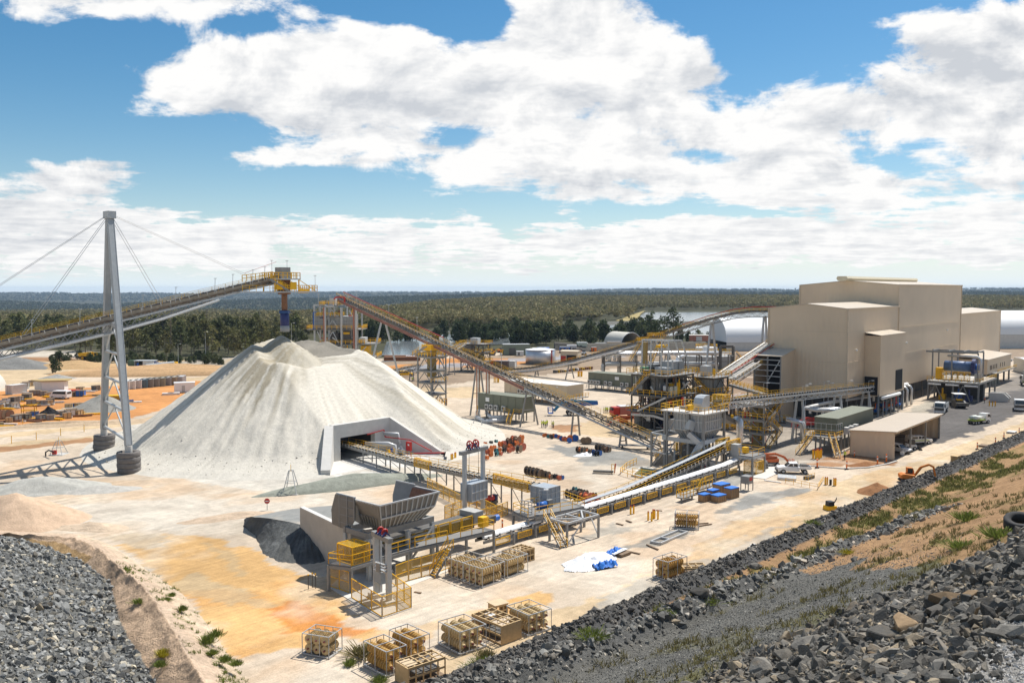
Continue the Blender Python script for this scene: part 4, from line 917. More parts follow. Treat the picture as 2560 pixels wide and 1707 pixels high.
hm=bpy.data.materials.new('thin air');hm.use_nodes=True;n_=hm.node_tree;n_.nodes.clear();o_=nn(n_,'ShaderNodeOutputMaterial');pv=nn(n_,'ShaderNodeVolumePrincipled');pv.inputs['Color'].default_value=(.58,.76,1,1);pv.inputs['Density'].default_value=.00005;pv.inputs['Anisotropy'].default_value=0.
n_.links.new(pv.outputs[0],o_.inputs['Volume']);hz.data.materials.append(hm)
rs=np.random.RandomState(71);n=1500;si_=rs.uniform(3.5,len(ST)-1.5,n);ti_=rs.uniform(.01,.2,n);p=lslope(si_,ti_);k=fbm(p[:,0]/1.2,p[:,1]/1.2,4,91)>.12
blades('berm_weeds',p[k],rs.uniform(.08,.32,k.sum()),10,GRS,'small green weeds sprinkled over the sandy berm',8)
DC=V((24,25,0)).normalized();MP=V((-74,162,0))
fl,bl=V((-67,153,0)),V((-79.6,171,0))
def tyre_ring(r,rt,w,n=28):
 mb=MB();rows=[]
 prof=[(-.5,.80),(-.5,.95),(-.36,1.0),(.36,1.0),(.5,.95),(.5,.80),(.42,.56),(-.42,.56)]
 for k in range(n):
  a=2*math.pi*k/n;b=1+.018*(k%2);rows.append([V((math.cos(a)*r*f*(b if f>.9 else 1),math.sin(a)*r*f*(b if f>.9 else 1),w*z))for z,f in prof])
 rows.append(rows[0]);return mb.loft(rows,True)
for p,ht,lab in((fl,4,'front mast footing of four stacked dump truck tyres around a concrete post'),(bl,4,'rear mast footing of stacked dump truck tyres half sunk in gravel')):
 t=thing('tyre_footing',lab,'tyre stack',p,group='tyre footings of the mast')
 for k in range(ht):
  o=tyre_ring(1.95,.6,.92).build('tyre',WORNRUB,None,True,base=(0,0,0));o.parent=t;o.location=(random.uniform(-.06,.06),random.uniform(-.06,.06),.46+k*.92)
  o.rotation_euler=(0,0,k*.7)
 MB().tube([p-Z*.3,p+Z*4.7],.62,16).build('concrete_post',CONC,t)
mast=thing('conveyor_mast','tall grey A shaped steel mast carrying the stacking conveyor on cables','mast',MP)
top=V((-73.2,161.8,45.6))
for p,s in((fl,-1),(bl,1)):
 b=p+Z*4.7;tp=top+(p-top).normalized()*1.0;tp.z=45.4
 MB().beam(b,tp,.8,1.0,up=DC).build('mast_leg',mat('mast grey',(.36,.375,.38),.5,.1,.1),mast)
 mb=MB()
 for e in(-.55,.55):mb.beam(b+DC*e*.9,tp+DC*e*.9,.9,.10,up=DC)
 mb.build('leg_flange',mat('mast grey',(.36,.375,.38)),mast)
MB().box(top-Z*.2,(1.5,2.2,1.3),(DC,V((-DC.y,DC.x,0)),Z)).build('mast_head',LGREY,mast)
legpt=lambda z:(fl+Z*4.7+(top-fl-Z*4.7)*((z-4.7)/(45.4-4.7)),bl+Z*4.7+(top-bl-Z*4.7)*((z-4.7)/(45.4-4.7)))
zz=[5.4,10.4,15.2,20.2]
for i,z in enumerate(zz):
 a,b=legpt(z);MB().tube([a,b],.26,8).build('cross_strut',GALV,mast)
 if i<3:
  c,d=legpt(zz[i+1]);m_=c.lerp(d,.5);mb=MB();mb.tube([a,m_],.15,6);mb.tube([b,m_],.15,6);mb.build('diagonal_strut',LGREY,mast)
a,b=legpt(25.4);MB().beam(a,b,.7,.8).build('cross_strut',LGREY,mast)
a2,b2=legpt(20.2);m_=a.lerp(b,.5);mb=MB();mb.tube([a2,m_],.15,6);mb.tube([b2,m_],.15,6);mb.build('diagonal_strut',LGREY,mast)
conv=thing('stacking_conveyor','long belt conveyor slung from the mast and dropping ore on the heap','conveyor',MP)
pix=[(-260,958),(-120,912),(0,868),(140,832),(265,794),(400,752),(540,710),(640,676),(690,664)]
pts=[online(MP,DC,*p)for p in pix]
pts=[V((p.x,p.y,27.0+(p-MP).xy.dot(DC.xy)*.2187+.0))for p in pts]
conveyor(conv,pts,1.5,side=1,truss=0,isp=1.9,stringm=mat('dusty brown steel',(.30,.25,.19),.8,0,.35),idm=GALV,depth=.6,rail2=True)
PN=V((DC.y,-DC.x,0))
ub=[]
for q,px in zip(pts,[p[0]for p in pix]):
 if px>560:break
 ub.append(q-Z*float(np.interp(px,[-260,0,265,430,540],[2.7,2.8,3.1,2.8,1.9])))
for s in(-1,1):MB().tube([q+PN*s*1.1 for q in ub],.24,8).build('lower_chord',GALV,conv)
for sd_ in(-1,1):MB().path([q+PN*sd_*.85-Z*1.35 for q in pts],.24,.3).build('bottom_chord',GALV,conv)
for sd_ in(-1,1):MB().path([q+PN*sd_*.7-Z*.85 for q in pts],.08,.34).build('return_belt_skirt',mat('ore stained skirt',(.20,.15,.105),.85,0,.4),conv)
mb=MB()
for i in range(26):
 f=i/26*(len(ub)-1.01);k=min(int(f),len(ub)-2);q=pts[k].lerp(pts[k+1],f-k);r=ub[k].lerp(ub[k+1],f-k)
 for sd_ in(-1,1):
  for e in(-1.3,1.3):mb.beam(q+PN*sd_*.85+DC*e-Z*1.3,r+PN*sd_*1.1,.11)
 mb.beam(r+PN*1.1,r-PN*1.1,.1)
mb.build('hangers',STEEL,conv);mb=MB()
mb=MB()
for i in range(24):
 f=i/23*(len(pts)-1.02);k=min(int(f),len(pts)-2);q=pts[k].lerp(pts[k+1],f-k)
 for sd_ in(-1,1):
  for e in(-1.1,1.1):mb.beam(q+PN*sd_*.85+DC*e-Z*.6,q+PN*sd_*.6-Z*1.5,.11)
 mb.beam(q+PN*.85-Z*1.5,q-PN*.85-Z*1.5,.1)
mb.build('hangers',STEEL,conv)
for f in(1.1,1.9,2.5,3.4,4.6,5.2,5.9,6.3,6.8,7.2):
 k=int(f);q=pts[k].lerp(pts[min(k+1,len(pts)-1)],f-k);mb=MB();mb.beam(q+PN*1.6-Z*.2,q+PN*1.9+Z*2.6,.07);mb.box(q+PN*2.0+Z*2.65,(.5,.2,.1));mb.build('walkway_lamp',LGREY,conv)
cb=[]
for(px,py)in((-90,600),(-30,690),(140,786),(540,664),(395,706)):
 pass
cz=lambda px:(lambda q:V((q.x,q.y,27.4+(q-MP).xy.dot(DC.xy)*.2187)))(online(MP,DC,px,800))
for tgt in(pts[7]+Z*.3,pts[5]+Z*.6,cz(58),cz(-335)):
 for s in(-1,1):MB().tube([top+PN*s*.45,tgt+PN*s*.8],.042,6).build('stay_cable',GALV,mast)
HD=pts[-1];hd=thing('discharge_station','yellow railed steel discharge head at the tip of the stacking conveyor','conveyor head',(HD.x,HD.y,33))
axh=(DC,V((-DC.y,DC.x,0)),Z);A2=axh[1]
zt=HD.z
MB().box(HD+DC*1.6+Z*.6,(2.4,2.2,2.6),axh).build('head_chute',mat('weathered chute steel',(.30,.29,.27),.6,.2,.3),hd)
MB().box(HD+DC*1.9-Z*2.2,(1.9,1.9,3.2),axh).build('chute_body',RUST,hd)
MB().box(HD-DC*.4-Z*3.3,(18.5,4.2,.28),axh).build('lower_deck',GALV,hd)
MB().box(HD+DC*1.2-Z*.6,(6.4,5.0,.25),axh).build('upper_deck',GALV,hd)
handrail(rect(HD+DC*4.6-Z*3.15,8.4,4.0,axh),hd,1.25,1.1,.12);handrail(rect(HD+DC*1.2-Z*.47,6.2,4.8,axh),hd,1.25,1.1,.12);handrail([HD-DC*9-PN*-2.0-Z*3.15,HD+DC*.4-PN*-2.0-Z*3.15],hd,1.2,1.5,.07)
handrail([HD-DC*9+PN*2.0+Z*-1.2,HD-DC*2+PN*2.0-Z*.4],hd,1.3,1.0,.12)
for i in(-1,1):
 for j in(-1,1):MB().beam(HD+DC*(1.2+i*2.9)+A2*j*2.2-Z*3.2,HD+DC*(1.2+i*2.9)+A2*j*2.2-Z*.6,.2).build('deck_post',YEL,hd)
 MB().beam(HD+DC*4.1+A2*i*2-Z*.6,HD+DC*8.4+A2*i*2.0-Z*3.1,.12).build('deck_stay',YEL,hd)
for e in(-.6,2.8):MB().box(HD+DC*e+PN*2.1-Z*2.0,(1.5,.3,1.6),axh).build('yellow_panel',YEL,hd)
stairs(HD+DC*1.5+PN*2.6-Z*3.2,HD-DC*3.2+PN*2.6-Z*.6,.8,hd)
MB().box(HD+DC*6.6-Z*3.1,(2.0,1.0,.9),axh).build('drive_motor',YEL,hd)
mb=MB()
for q in(HD+DC*.2+A2*2+Z*1.2,HD+DC*3.9+A2*2+Z*1.2,HD+DC*8.3-A2*2-Z*2):MB().beam(q-Z*1.5,q+Z*2.2,.06).box(q+Z*2.2,(.6,.2,.1)).build('deck_lamp',LGREY,hd)
MB().beam(HD-DC*8+PN*.8+Z*.5,HD-DC*.4+PN*.8+Z*3.0,.06).build('boom_wire',mat('red guard wire',(.6,.10,.06)),hd)
tb=thing('discharge_tube','vertical rusty and blue telescopic tube dropping ore on the heap tip','chute',(AP[0],AP[1],24))
cx_=V((HD.x+DC.x*1.9,HD.y+DC.y*1.9,0))
def tz(py):return zat(cx_.y,py)
MB().tube([cx_+Z*tz(795),cx_+Z*tz(702)],.62,16).build('upper_tube',RUST,tb,True)
MB().tube([cx_+Z*tz(822),cx_+Z*tz(776)],.95,16).build('lower_sleeve',NAVY,tb,True)
MB().tube([cx_+Z*tz(829),cx_+Z*tz(814)],.98,16).build('sleeve_skirt',mat('dusty sleeve',(.33,.33,.33)),tb,True)
MB().box(cx_+Z*tz(780),(1.9,1.9,.5)).build('tube_collar',mat('blue sleeve',(.03,.08,.22)),tb)
pt=thing('tunnel_portal','white concrete portal with splayed wing walls at the foot of the ore heap','portal',H0)
NRM=V((.763,-.646,0));UP_=(H1-H0).normalized();HT=6.8
hw=MB();th=1.2
ox0,ox1,oz=1.6,10.0,4.3
for a,b,z0,z1 in((0,ox0,-.3,HT),(ox1,(H1-H0).length,-.3,HT),(ox0,ox1,oz,HT)):hw.pbox(H0+UP_*a+Z*z0-NRM*th,UP_*(b-a),NRM*th,Z*(z1-z0))
hw.build('head_wall',CONC,pt)
def wing(p,q,zp,zq,th,side):
 d=(q-p).normalized();n=V((d.y,-d.x,0))*side*th
 return MB().add([p-Z*.3,q-Z*.3,q+Z*zq,p+Z*zp,p+n-Z*.3,q+n-Z*.3,q+n+Z*zq,p+n+Z*zp],[(0,1,2,3),(7,6,5,4),(0,4,5,1),(1,5,6,2),(2,6,7,3),(3,7,4,0)])
wing(H0,EL,HT+.003,1.0,1.6,1).build('wing_wall',CONC,pt);wing(H1,ER,HT+.003,.8,.8,-1).build('wing_wall',CONC,pt)
MB().prism([EL-Z*.1,ER-Z*.1,H1-Z*.1,H0-Z*.1],Z*.16).build('apron_slab',CONC,pt)
e2=EL+V((9,-2,0));MB().prism([EL-Z*.12,EL+V((7.2,-6,0))-Z*.12,ER+V((-2,-4.5,0))-Z*.12,ER-Z*.12],Z*.14).build('apron_slab',mat('pale concrete slab',(.60,.57,.52),.85,0,.1),pt)
mb=MB();mb.pbox(H0+UP_*ox0-NRM*(th+6)-Z*.2,UP_*(ox1-ox0),NRM*.2,Z*4.6);mb.pbox(H0+UP_*(ox0-.2)-NRM*(th+6)-Z*.2,UP_*.2,NRM*6,Z*4.6);mb.pbox(H0+UP_*ox1-NRM*(th+6)-Z*.2,UP_*.2,NRM*6,Z*4.6);mb.pbox(H0+UP_*ox0-NRM*(th+6)+Z*4.35,UP_*(ox1-ox0),NRM*6,Z*.2);mb.build('tunnel_lining',mat('painted tunnel dark',(.05,.05,.048)),pt)  # lining coloured near black to paint the darkness of the tunnel mouth
MB().path([H1-UP_*6+NRM*.4+Z*4.2,H1-UP_*1.8+NRM*.4+Z*4.6,H1-UP_*1.6+NRM*.5+Z*3.2,H1+NRM*6.0-UP_*.0+Z*3.0,ER-V((1.5,.9,0))+Z*.9],.16).build('fire_main',RED,pt)
MB().path([ER-V((5,1,0))+Z*.5,ER+V((1.5,-.6,0))+Z*.6,ER+V((1.9,-.7,0))-Z*.1],.2).build('fire_main',RED,pt)
MB().tube([H1-UP_*7+NRM*.9+Z*2.6,H1-UP_*4+NRM*4.0+Z*2.6,H1-UP_*3.6+NRM*5.4+Z*2.3,H1-UP_*3.5+NRM*5.6+Z*.1],.42,10).build('air_duct',GALV,pt,True)
MB().tube([H1-UP_*2+NRM*.6+Z*3.9,H1-UP_*.5+NRM*3+Z*3.9,H1-UP_*.4+NRM*3.4+Z*2.0],.34,8).build('air_duct',GALV,pt,True)
hc=thing('hose_cabinet','red fire hose cabinet on the right wing wall of the tunnel portal','cabinet',H1+NRM*6.6+UP_*-.9)
q=H1+NRM*6.6-UP_*1.0;MB().box(q+Z*2.0,(1.2,.5,1.7),(NRM,UP_,Z)).build('cabinet_box',RED,hc);MB().box(q+Z*2.3+NRM*.15-UP_*.26,(.4,.02,.3),(NRM,UP_,Z)).build('sign_plate',WHITE,hc)
mb=MB()
for s in(-.5,.5):mb.beam(q+NRM*s,q+NRM*s+Z*1.2,.08)
mb.build('cabinet_leg',RED,hc)
for i,(off,m_,lab)in enumerate([((-3.4,4.4),BLUE,'blue pump set beside the silver duct at the tunnel portal'),((-1.2,4.6),LGREY,'grey control box on the portal wing wall'),((-5.2,5.6),YEL,'yellow valve set in the tunnel portal mouth')]):
 q=H1+UP_*off[0]+NRM*off[1];t=thing('pump_set',lab,'equipment',q);MB().box(q+Z*.2,(1.6,1.0,.3),(NRM,UP_,Z)).build('base_frame',STEEL,t);MB().tube([q+Z*.9-NRM*.7,q+Z*.9+NRM*.7],.48,10).build('casing',m_,t);MB().box(q+Z*1.5,(.4,.4,.6),(NRM,UP_,Z)).build('outlet',m_,t)
R0=V((-29.6,165,0));R1_=V((4.2,122,0));RD=(R1_-R0).normalized();RN=V((-RD.y,RD.x,0))
rc=thing('reclaim_conveyor','dusty belt conveyor running out of the tunnel portal to the grey transfer chute','conveyor',R0)
pts=[R0-RD*6+Z*2.3,R0+Z*2.5,R0+RD*20+Z*2.7,R0+RD*40+Z*3.5,R1_-RD*1+Z*4.4]
conveyor(rc,pts,1.7,side=1,belt=BELTD,truss=0,isp=1.2,idm=GALV,stringm=STEEL,depth=.5)
for i in range(1,11):
 q=R0+RD*(i*4.9);z=np.interp(i*4.9,[0,20,40,54],[2.5,2.7,3.5,4.4]);mb=MB()
 for s in(-1,1):mb.beam(q+RN*s*.95,q+RN*s*.95+Z*(z-.4),.16)
 mb.beam(q+RN*.95+Z*.4,q-RN*.95+Z*(z-.6),.08);mb.build('support_frame',STEEL,rc)
for i,(s0,s1)in enumerate(((23,27.5),(45,53))):
 p=R0+RD*s0;z=float(np.interp(s0,[0,20,40,54],[2.5,2.7,3.5,4.4]));cage('belt_guard','',p-RN*-.2*0-RN*(1.25)+Z*(z-.3),RD*(s1-s0),RN*.5,1.3,rc)
fence('guard_fence','long yellow mesh guard fence under the reclaim conveyor walkway',[g('6',822,640),g('6',1062,772)],2.0,2.1)
chute=thing('transfer_chute','stacked grey panelled transfer chute at the end of the reclaim conveyor','chute',R1_+Z*2.9)
gb=V((4.7,117.3,0))
for k in range(3):MB().pbox(gb+Z*(2.9+k*.78),U2*2.7,W2*2.9,Z*.74).build('chute_tier',mat('blue grey panel',(.33,.37,.41),.5),chute)
mb=MB()
for k in range(4):
 for(p,d,l)in((gb,U2,2.7),(gb,W2,2.9)):mb.beam(p-Z*0+Z*(2.88+k*.78)-(U2+W2)*.03,p+d*l+Z*(2.88+k*.78)-(U2+W2)*.03,.1)
for f in(0,.33,.66,1):
 mb.beam(gb+U2*2.7*f-W2*.05+Z*2.9,gb+U2*2.7*f-W2*.05+Z*5.2,.07);mb.beam(gb+W2*2.9*f-U2*.05+Z*2.9,gb+W2*2.9*f-U2*.05+Z*5.2,.07)
mb.build('chute_ribs',LGREY,chute)
dk=thing('drive_platform','steel drive platform with yellow rails around the grey transfer chute','platform',(2,116,0))
d0=g('6',1435,790,2.8);d1=g('7',60,640,2.8);d2=g('7',485,560,2.8);d3=g('7',330,500,2.8);
MB().prism([d0+Z*-.2,d1-Z*.2,d2-Z*.2,d3-Z*.2],Z*.22).build('platform_deck',GMESH,dk)
for q in(d0,d1,d2,d3,d1.lerp(d2,.5),d0.lerp(d3,.5)):MB().beam(V((q.x,q.y,0)),q-Z*.2,.26).build('column',STEEL,dk)
for i,(a,b)in enumerate(((d0,d1),(d1.lerp(d2,.12),d2),(d2,d3),(d3,d0))):
 MB().beam(a-Z*.35,b-Z*.35,.2,.35).build('edge_beam',STEEL,dk);handrail([a,b],dk)
sb=g('7',330,875);stp=g('7',205,640,2.8);stairs(sb,stp,.9,dk)
q=g('6',1640,745,3.3);MB().tube([q-U2*.7,q+U2*.7],.42,12).build('drive_motor',BLUE,dk,True);MB().box(q+U2*1.3+Z*.0,(.9,.9,1.0),(U2,W2,Z)).build('gearbox',STEEL,dk)
mb=MB()
for k in range(4):mb.beam(g('6',1492+k*25,800+k*6,2.8),g('6',1492+k*25,800+k*6,2.8)+Z*1.7,.08);mb.beam(g('6',1488,800,2.8)+Z*(.3+k*.45),g('6',1570,815,2.8)+Z*(.3+k*.45),.12)
mb.build('valve_rack',GALV,dk)
lp=g('6',1620,800,2.8)
def lamp_post(label,p,h,group='lamp posts',arm=.7,ad=V((1,0,0)),m=LGREY):
 t=thing('lamp_post',label,'lamp post',p,group=group);p=V(p)
 MB().tube([p,p+Z*h],.055+.004*h,6,.04).build('pole',m,t);MB().beam(p+Z*h,p+Z*(h+.1)+ad*arm,.05).build('arm',m,t);MB().box(p+Z*(h+.1)+ad*(arm+.2),(.6,.3,.12)).build('lamp_head',WHITE,t);return t
lamp_post('lamp post on the drive platform in front of the grey transfer chute',lp,2.9)
fr=thing('pipe_trestle','bare grey steel frame on four legs at the end of the drive platform','frame',(7,110,0))
f0=g('7',355,690,2.9);f1=g('7',592,625,2.9);f2=g('7',460,590,2.9);f3=f0+(f2-f1)
for q in(f0,f1,f2,f3):MB().beam(V((q.x,q.y,0)),q,.24).build('leg',STEEL,fr)
for a,b in((f0,f1),(f1,f2),(f2,f3),(f3,f0),(f0.lerp(f1,.5),f3.lerp(f2,.5)),(f0.lerp(f1,.5),f2),(f0.lerp(f1,.5),f3)):MB().beam(a,b,.2,.26).build('top_beam',GALV,fr)
for a,b in((f1,f2),(f0,f3),(f0,f1)):MB().beam(V((a.x,a.y,.2)).lerp(b,0),a.lerp(b,.55),.12).build('brace',GALV,fr)
def sheave(parent,c,ax,r=.75):
 o=MB();n=20;a=ax.normalized()
 ring=[c+(Z*math.sin(2*math.pi*k/n)+V((-a.y,a.x,0))*math.cos(2*math.pi*k/n))*r for k in range(n+1)]
 o.tube(ring,.11,6)
 for k in range(5):o.beam(c,ring[k*4],.1)
 f=o.build('sheave',RED,parent)
 mb=MB();pd=V((-a.y,a.x,0))
 for s in(-1,1):mb.beam(c+a*s*.2,c+a*s*.25-Z*r*1.35+pd*.45,.14);mb.beam(c+a*s*.2,c+a*s*.25-Z*r*1.35-pd*.45,.14)
 mb.build('sheave_stand',NAVY,parent)
def gantry(label,p,q,h,box,ext=.9,n=2):
 t=thing('takeup_gantry',label,'gantry',p);d=(q-p).normalized()
 for k in range(n):
  a=p.lerp(q,k/(n-1));MB().beam(a+Z*.4,a+Z*h,.5,.42,up=d).build('gantry_leg',LGREY,t);MB().box(a+Z*.2,(1.3,1.3,.5),(d,V((-d.y,d.x,0)),Z)).build('plinth',CONC,t)
 MB().beam(p-d*ext+Z*(h+.25),q+d*ext+Z*(h+.25),.55,.5).build('gantry_beam',STEEL,t)
 mid=p.lerp(q,.5)
 for s in(.28,.62):sheave(t,p.lerp(q,s)+Z*(h+1.35*box[4]+.5),d,box[4])
 w,dp,z0,z1=box[:4];n2=V((-d.y,d.x,0))
 cw=MB().pbox(mid-d*w/2-n2*dp/2+Z*z0,d*w,n2*dp,Z*(z1-z0)).build('counterweight',mat('blue grey panel',(.33,.37,.41)),t)
 mb=MB()
 for k in range(5):a=mid-d*w/2+d*w*k/4;mb.beam(a-n2*(dp/2+.05)+Z*z0,a-n2*(dp/2+.05)+Z*z1,.09)
 for zz_ in(z0,(z0+z1)/2,z1):mb.beam(mid-d*w/2-n2*(dp/2+.05)+Z*zz_,mid+d*w/2-n2*(dp/2+.05)+Z*zz_,.1)
 mb.build('counterweight_ribs',LGREY,cw)
 mb=MB()
 for s in(-.3,.3):mb.tube([mid+d*s*w+Z*z1,mid+d*s*w+Z*h],.03,4)
 mb.build('hoist_rope',STEELD,t);return t
gp,gq=V((-6.5,119.8,0)),V((-4.1,123.0,0))
gantry('tall grey take-up gantry with two red sheaves beside the reclaim conveyor',gp,gq,9.4,(3.4,2.0,2.9,5.3,.5))
fa=[g('6',*p)for p in[(946,850),(1092,905),(1318,850),(1175,770),(946,850)]]
fence('guard_fence','square yellow mesh fence around the tall take-up gantry',fa,1.9,1.7)
fence('guard_fence','short yellow mesh fence behind the take-up gantry enclosure',[g('6',1318,850),g('6',1395,815)],1.9,1.7)
t=thing('winch_set','red and dark winch on the ground behind the take-up gantry','winch',g('6',1270,740));q=g('6',1270,740)
MB().box(q+Z*.3,(2.2,1.2,.4),(U2,W2,Z)).build('skid',STEELD,t);MB().tube([q+Z*.9-U2*.6,q+Z*.9+U2*.5],.5,10).build('winch_drum',RED,t);MB().box(q+Z*.9+U2*1.0,(.5,.8,.8),(U2,W2,Z)).build('winch_motor',NAVY,t)
F1,F2=V((-14.4,94.7,0)),V((-8.5,101.4,0));UH=(F2-F1).normalized();WH=V((-UH.y,UH.x,0));LH=(F2-F1).length;DH=7.5;ZR=8.5
def hp(a,b,z):return F1+UH*a+WH*b+Z*z
ho=thing('feed_hopper','big open grey ribbed feed hopper with rusty lining above the feeder','hopper',F1)
HPM=mat('grey hopper plate',(.215,.20,.18),.6,0,.12,1.2);LIN=mat('rusty wear lining',(.25,.12,.07),.8,0,.3,3)
tk_=.12
def plate(name,pts,m,parent,th=None):
 n=(V(pts[1])-V(pts[0])).cross(V(pts[2])-V(pts[0])).normalized();return MB().prism(pts,n*(th or.1)).build(name,m,parent)
ins=1.5
plate('front_plate',[hp(0,0,ZR),hp(LH,0,ZR),hp(LH-.45,.35,6.9),hp(.45,.35,6.9)],HPM,ho)
plate('front_plate',[hp(.45,.35,6.9),hp(LH-.45,.35,6.9),hp(LH-ins,ins,5.4),hp(ins,ins,5.4)],HPM,ho)
plate('front_lining',[hp(0.2,.25,ZR-.1),hp(LH-.2,.25,ZR-.1),hp(LH-ins,ins+.2,5.5),hp(ins,ins+.2,5.5)],LIN,ho)
for s in(0,1):
 X_=lambda a:a if s==0 else LH-a
 plate('side_plate',[hp(X_(0),0,ZR),hp(X_(0),4.2,ZR),hp(X_(1.0),4.2,6.6),hp(X_(.45),.35,6.9)],HPM,ho)
 plate('side_plate',[hp(X_(.45),.35,6.9),hp(X_(1.0),4.2,6.6),hp(X_(ins),4.6,5.2),hp(X_(ins),ins,5.4)],HPM,ho)
 plate('side_lining',[hp(X_(.25),.2,ZR-.1),hp(X_(.25),4.2,ZR-.1),hp(X_(1.2),4.2,6.5),hp(X_(.7),.45,6.8)],LIN,ho)
 wp=plate('wing_plate',[hp(X_(0),4.1,8.7),hp(X_(-.1),7.5,8.7),hp(X_(-.15),8.2,6.8),hp(X_(-.1),8.1,5.1),hp(X_(0),5.2,4.8),hp(X_(0),4.2,6.2)],HPM if s==0 else mat('blue grey plate',(.24,.25,.26)),ho)
 plate('gusset_plate',[hp(X_(0),4.15,8.6),hp(X_(1.0),4.4,6.7),hp(X_(ins),4.6,5.2),hp(X_(0),4.2,6.1)],HPM,ho)
 mb=MB();oo=-.1 if s==0 else.1
 for b,z0,z1 in((4.15,6.2,8.7),(5.4,4.8,8.7),(6.8,5.0,8.7),(8.1,5.1,6.8)):mb.beam(hp(X_(0)+oo*1.3,b,z0),hp(X_(0)+oo*1.3,b,z1),.16)
 for z in(5.6,6.5,7.4,8.3):mb.beam(hp(X_(0)+oo*1.3,4.2,z),hp(X_(0)+oo*1.3,8.1 if z<7 else 7.6,z),.10)
 mb.build('wing_ribs',STEEL,ho)
 mb=MB()
 for k in range(8):
  b=.3+k*.52;mb.beam(hp(X_(0)+oo,b,ZR),hp(X_(.55+.05*k)+oo,b*.95+.3,6.85),.10);mb.beam(hp(X_(.5)+oo,b*.95+.3,6.85),hp(X_(ins)+oo,b*.8+1.4,5.35),.12)
 mb.build('side_ribs',STEEL,ho)
mb=MB();n=11
for k in range(n+1):
 a=LH*k/n;a1=.45+(LH-.9)*k/n;a2=ins+(LH-2*ins)*k/n
 mb.beam(hp(a,-.08,ZR),hp(a1,.25,6.9),.1,.14);mb.beam(hp(a1,.25,6.9),hp(a2,ins-.1,5.4),.1,.14)
mb.build('front_ribs',LGREY,ho)
mb=MB();mb.beam(hp(-.1,-.05,ZR),hp(LH+.1,-.05,ZR),.2,.16);mb.beam(hp(0,0,ZR),hp(0,4.2,ZR),.2,.16);mb.beam(hp(LH,0,ZR),hp(LH,4.2,ZR),.2,.16)
for s in(0,LH):mb.beam(hp(s,4.1,8.75),hp(s,7.5,8.75),.14)
mb.beam(hp(.4,.25,6.9),hp(LH-.4,.25,6.9),.16);mb.build('rim_beam',GALV,ho)
mb=MB()
for b in(1.4,5.4):mb.beam(hp(-.6,b,5.0),hp(LH+.4,b,5.0),.35,.7)
for a in(-.4,LH*.5,LH+.2):mb.beam(hp(a,1.4,5.0),hp(a,5.4,5.0),.3,.6)
mb.build('support_beams',STEEL,ho)
for a,b in((LH*.52,.6),(LH+.2,1.4),(LH+.2,5.4),(-.4,5.4),(-.4,1.4)):
 MB().beam(hp(a,b,0),hp(a,b,4.7),.42).build('column',LGREY,ho)
for(a,z0,c_,z1)in((LH+.1,4.5,LH*.58,.9),(.2,3.0,2.6,.4),(.2,4.6,3,1.9)):MB().beam(hp(a,.9,z0),hp(c_,.9,z1),.2).build('brace',GALV,ho)
mb=MB()
for z in(4.2,3.7,3.2):mb.beam(hp(1.2,1.0,z),hp(LH-.2,1.0,z),.14,.22)
mb.build('feeder_skirt',STEEL,ho)
rw=thing('retaining_wall','tall pale concrete retaining wall left of the feed hopper','wall',(-18,98,0))
w0,w1=V((-17.6,97.6,0)),V((-25.9,108.6,0));WD=(w1-w0).normalized();wn=V((-WD.y,WD.x,0))
RWM=mat('pale board marked concrete',(.50,.46,.40),.85,0,.1,.8)
MB().prism([w0-Z*.3,w1-Z*.3,w1+Z*4.9,w0+Z*4.9],-wn*-.55).build('wall_panel',RWM,rw)
MB().prism([w0-Z*.3,w0+UH*2.2-WD*.6-Z*.3,w0+UH*2.2-WD*.6+Z*4.9,w0+Z*4.9],WD*.5).build('wall_panel',RWM,rw)
MB().beam(w0+wn*.27+Z*4.95,w1+wn*.27+Z*4.95,.6,.12).build('wall_coping',mat('painted sunlit concrete',(.62,.6,.56)),rw)  # paler copy of the concrete paints sunlight onto the wall top
for p,q in((w0,w1),):
 pass
FILL=mat('dark crushed fill',(.085,.088,.085),.95,0,.3,.9,.7,3,dirt=((.15,.155,.15),.5,.5))
toe=[V(p)for p in((-21.2,102.9,0),(-22.2,101.2,0),(-24.5,100.6,0),(-27.6,101.4,0),(-30.2,104.4,0),(-33.7,113.2,0),(-36.6,118,0),(-37.6,122,0))]
topl=[V(p)for p in((-22.2,104.0,.9),(-24.0,106,1.9),(-25.6,107.9,2.6),(-26.4,108.7,2.65),(-28.2,110.2,2.6),(-31.5,112.4,2.5),(-34.6,115.4,1.9),(-36.9,121,.3))]
def resamp(pl,n):
 out_=[];m=len(pl)
 for i in range(n):f=i/(n-1)*(m-1);k=min(int(f),m-2);out_.append(pl[k].lerp(pl[k+1],f-k))
 return out_
TO,TL=resamp(toe,120),resamp(topl,120);rows=[]
for r_ in range(30):
 f=r_/29;rows.append([a.lerp(b,f)-Z*.3*(1-f)+Z*(float(fbm(np.array([i_*.3]),np.array([f*1.6]),4,5)[0])*.35+float(fbm(np.array([i_*.55]),np.array([f*9]),4,6)[0])*.16)*math.sin(math.pi*f)**.6 for i_,(a,b)in enumerate(zip(TO,TL))])
o=MB().loft(rows).build('fill_ramp',FILL,None,True);tag(o,'black crushed rock fill ramp spilling round the end of the concrete retaining wall','ramp')
ctr=V((-24,115,3.0));back=[V(p)for p in((-32,127,.05),(-24,130,.05),(-17,127,.2),(-12,118,2.6),(-10.2,110,4.7),(-17.9,98.9,4.75),(-21.5,103.6,4.2),(-25.2,108.2,2.9))]
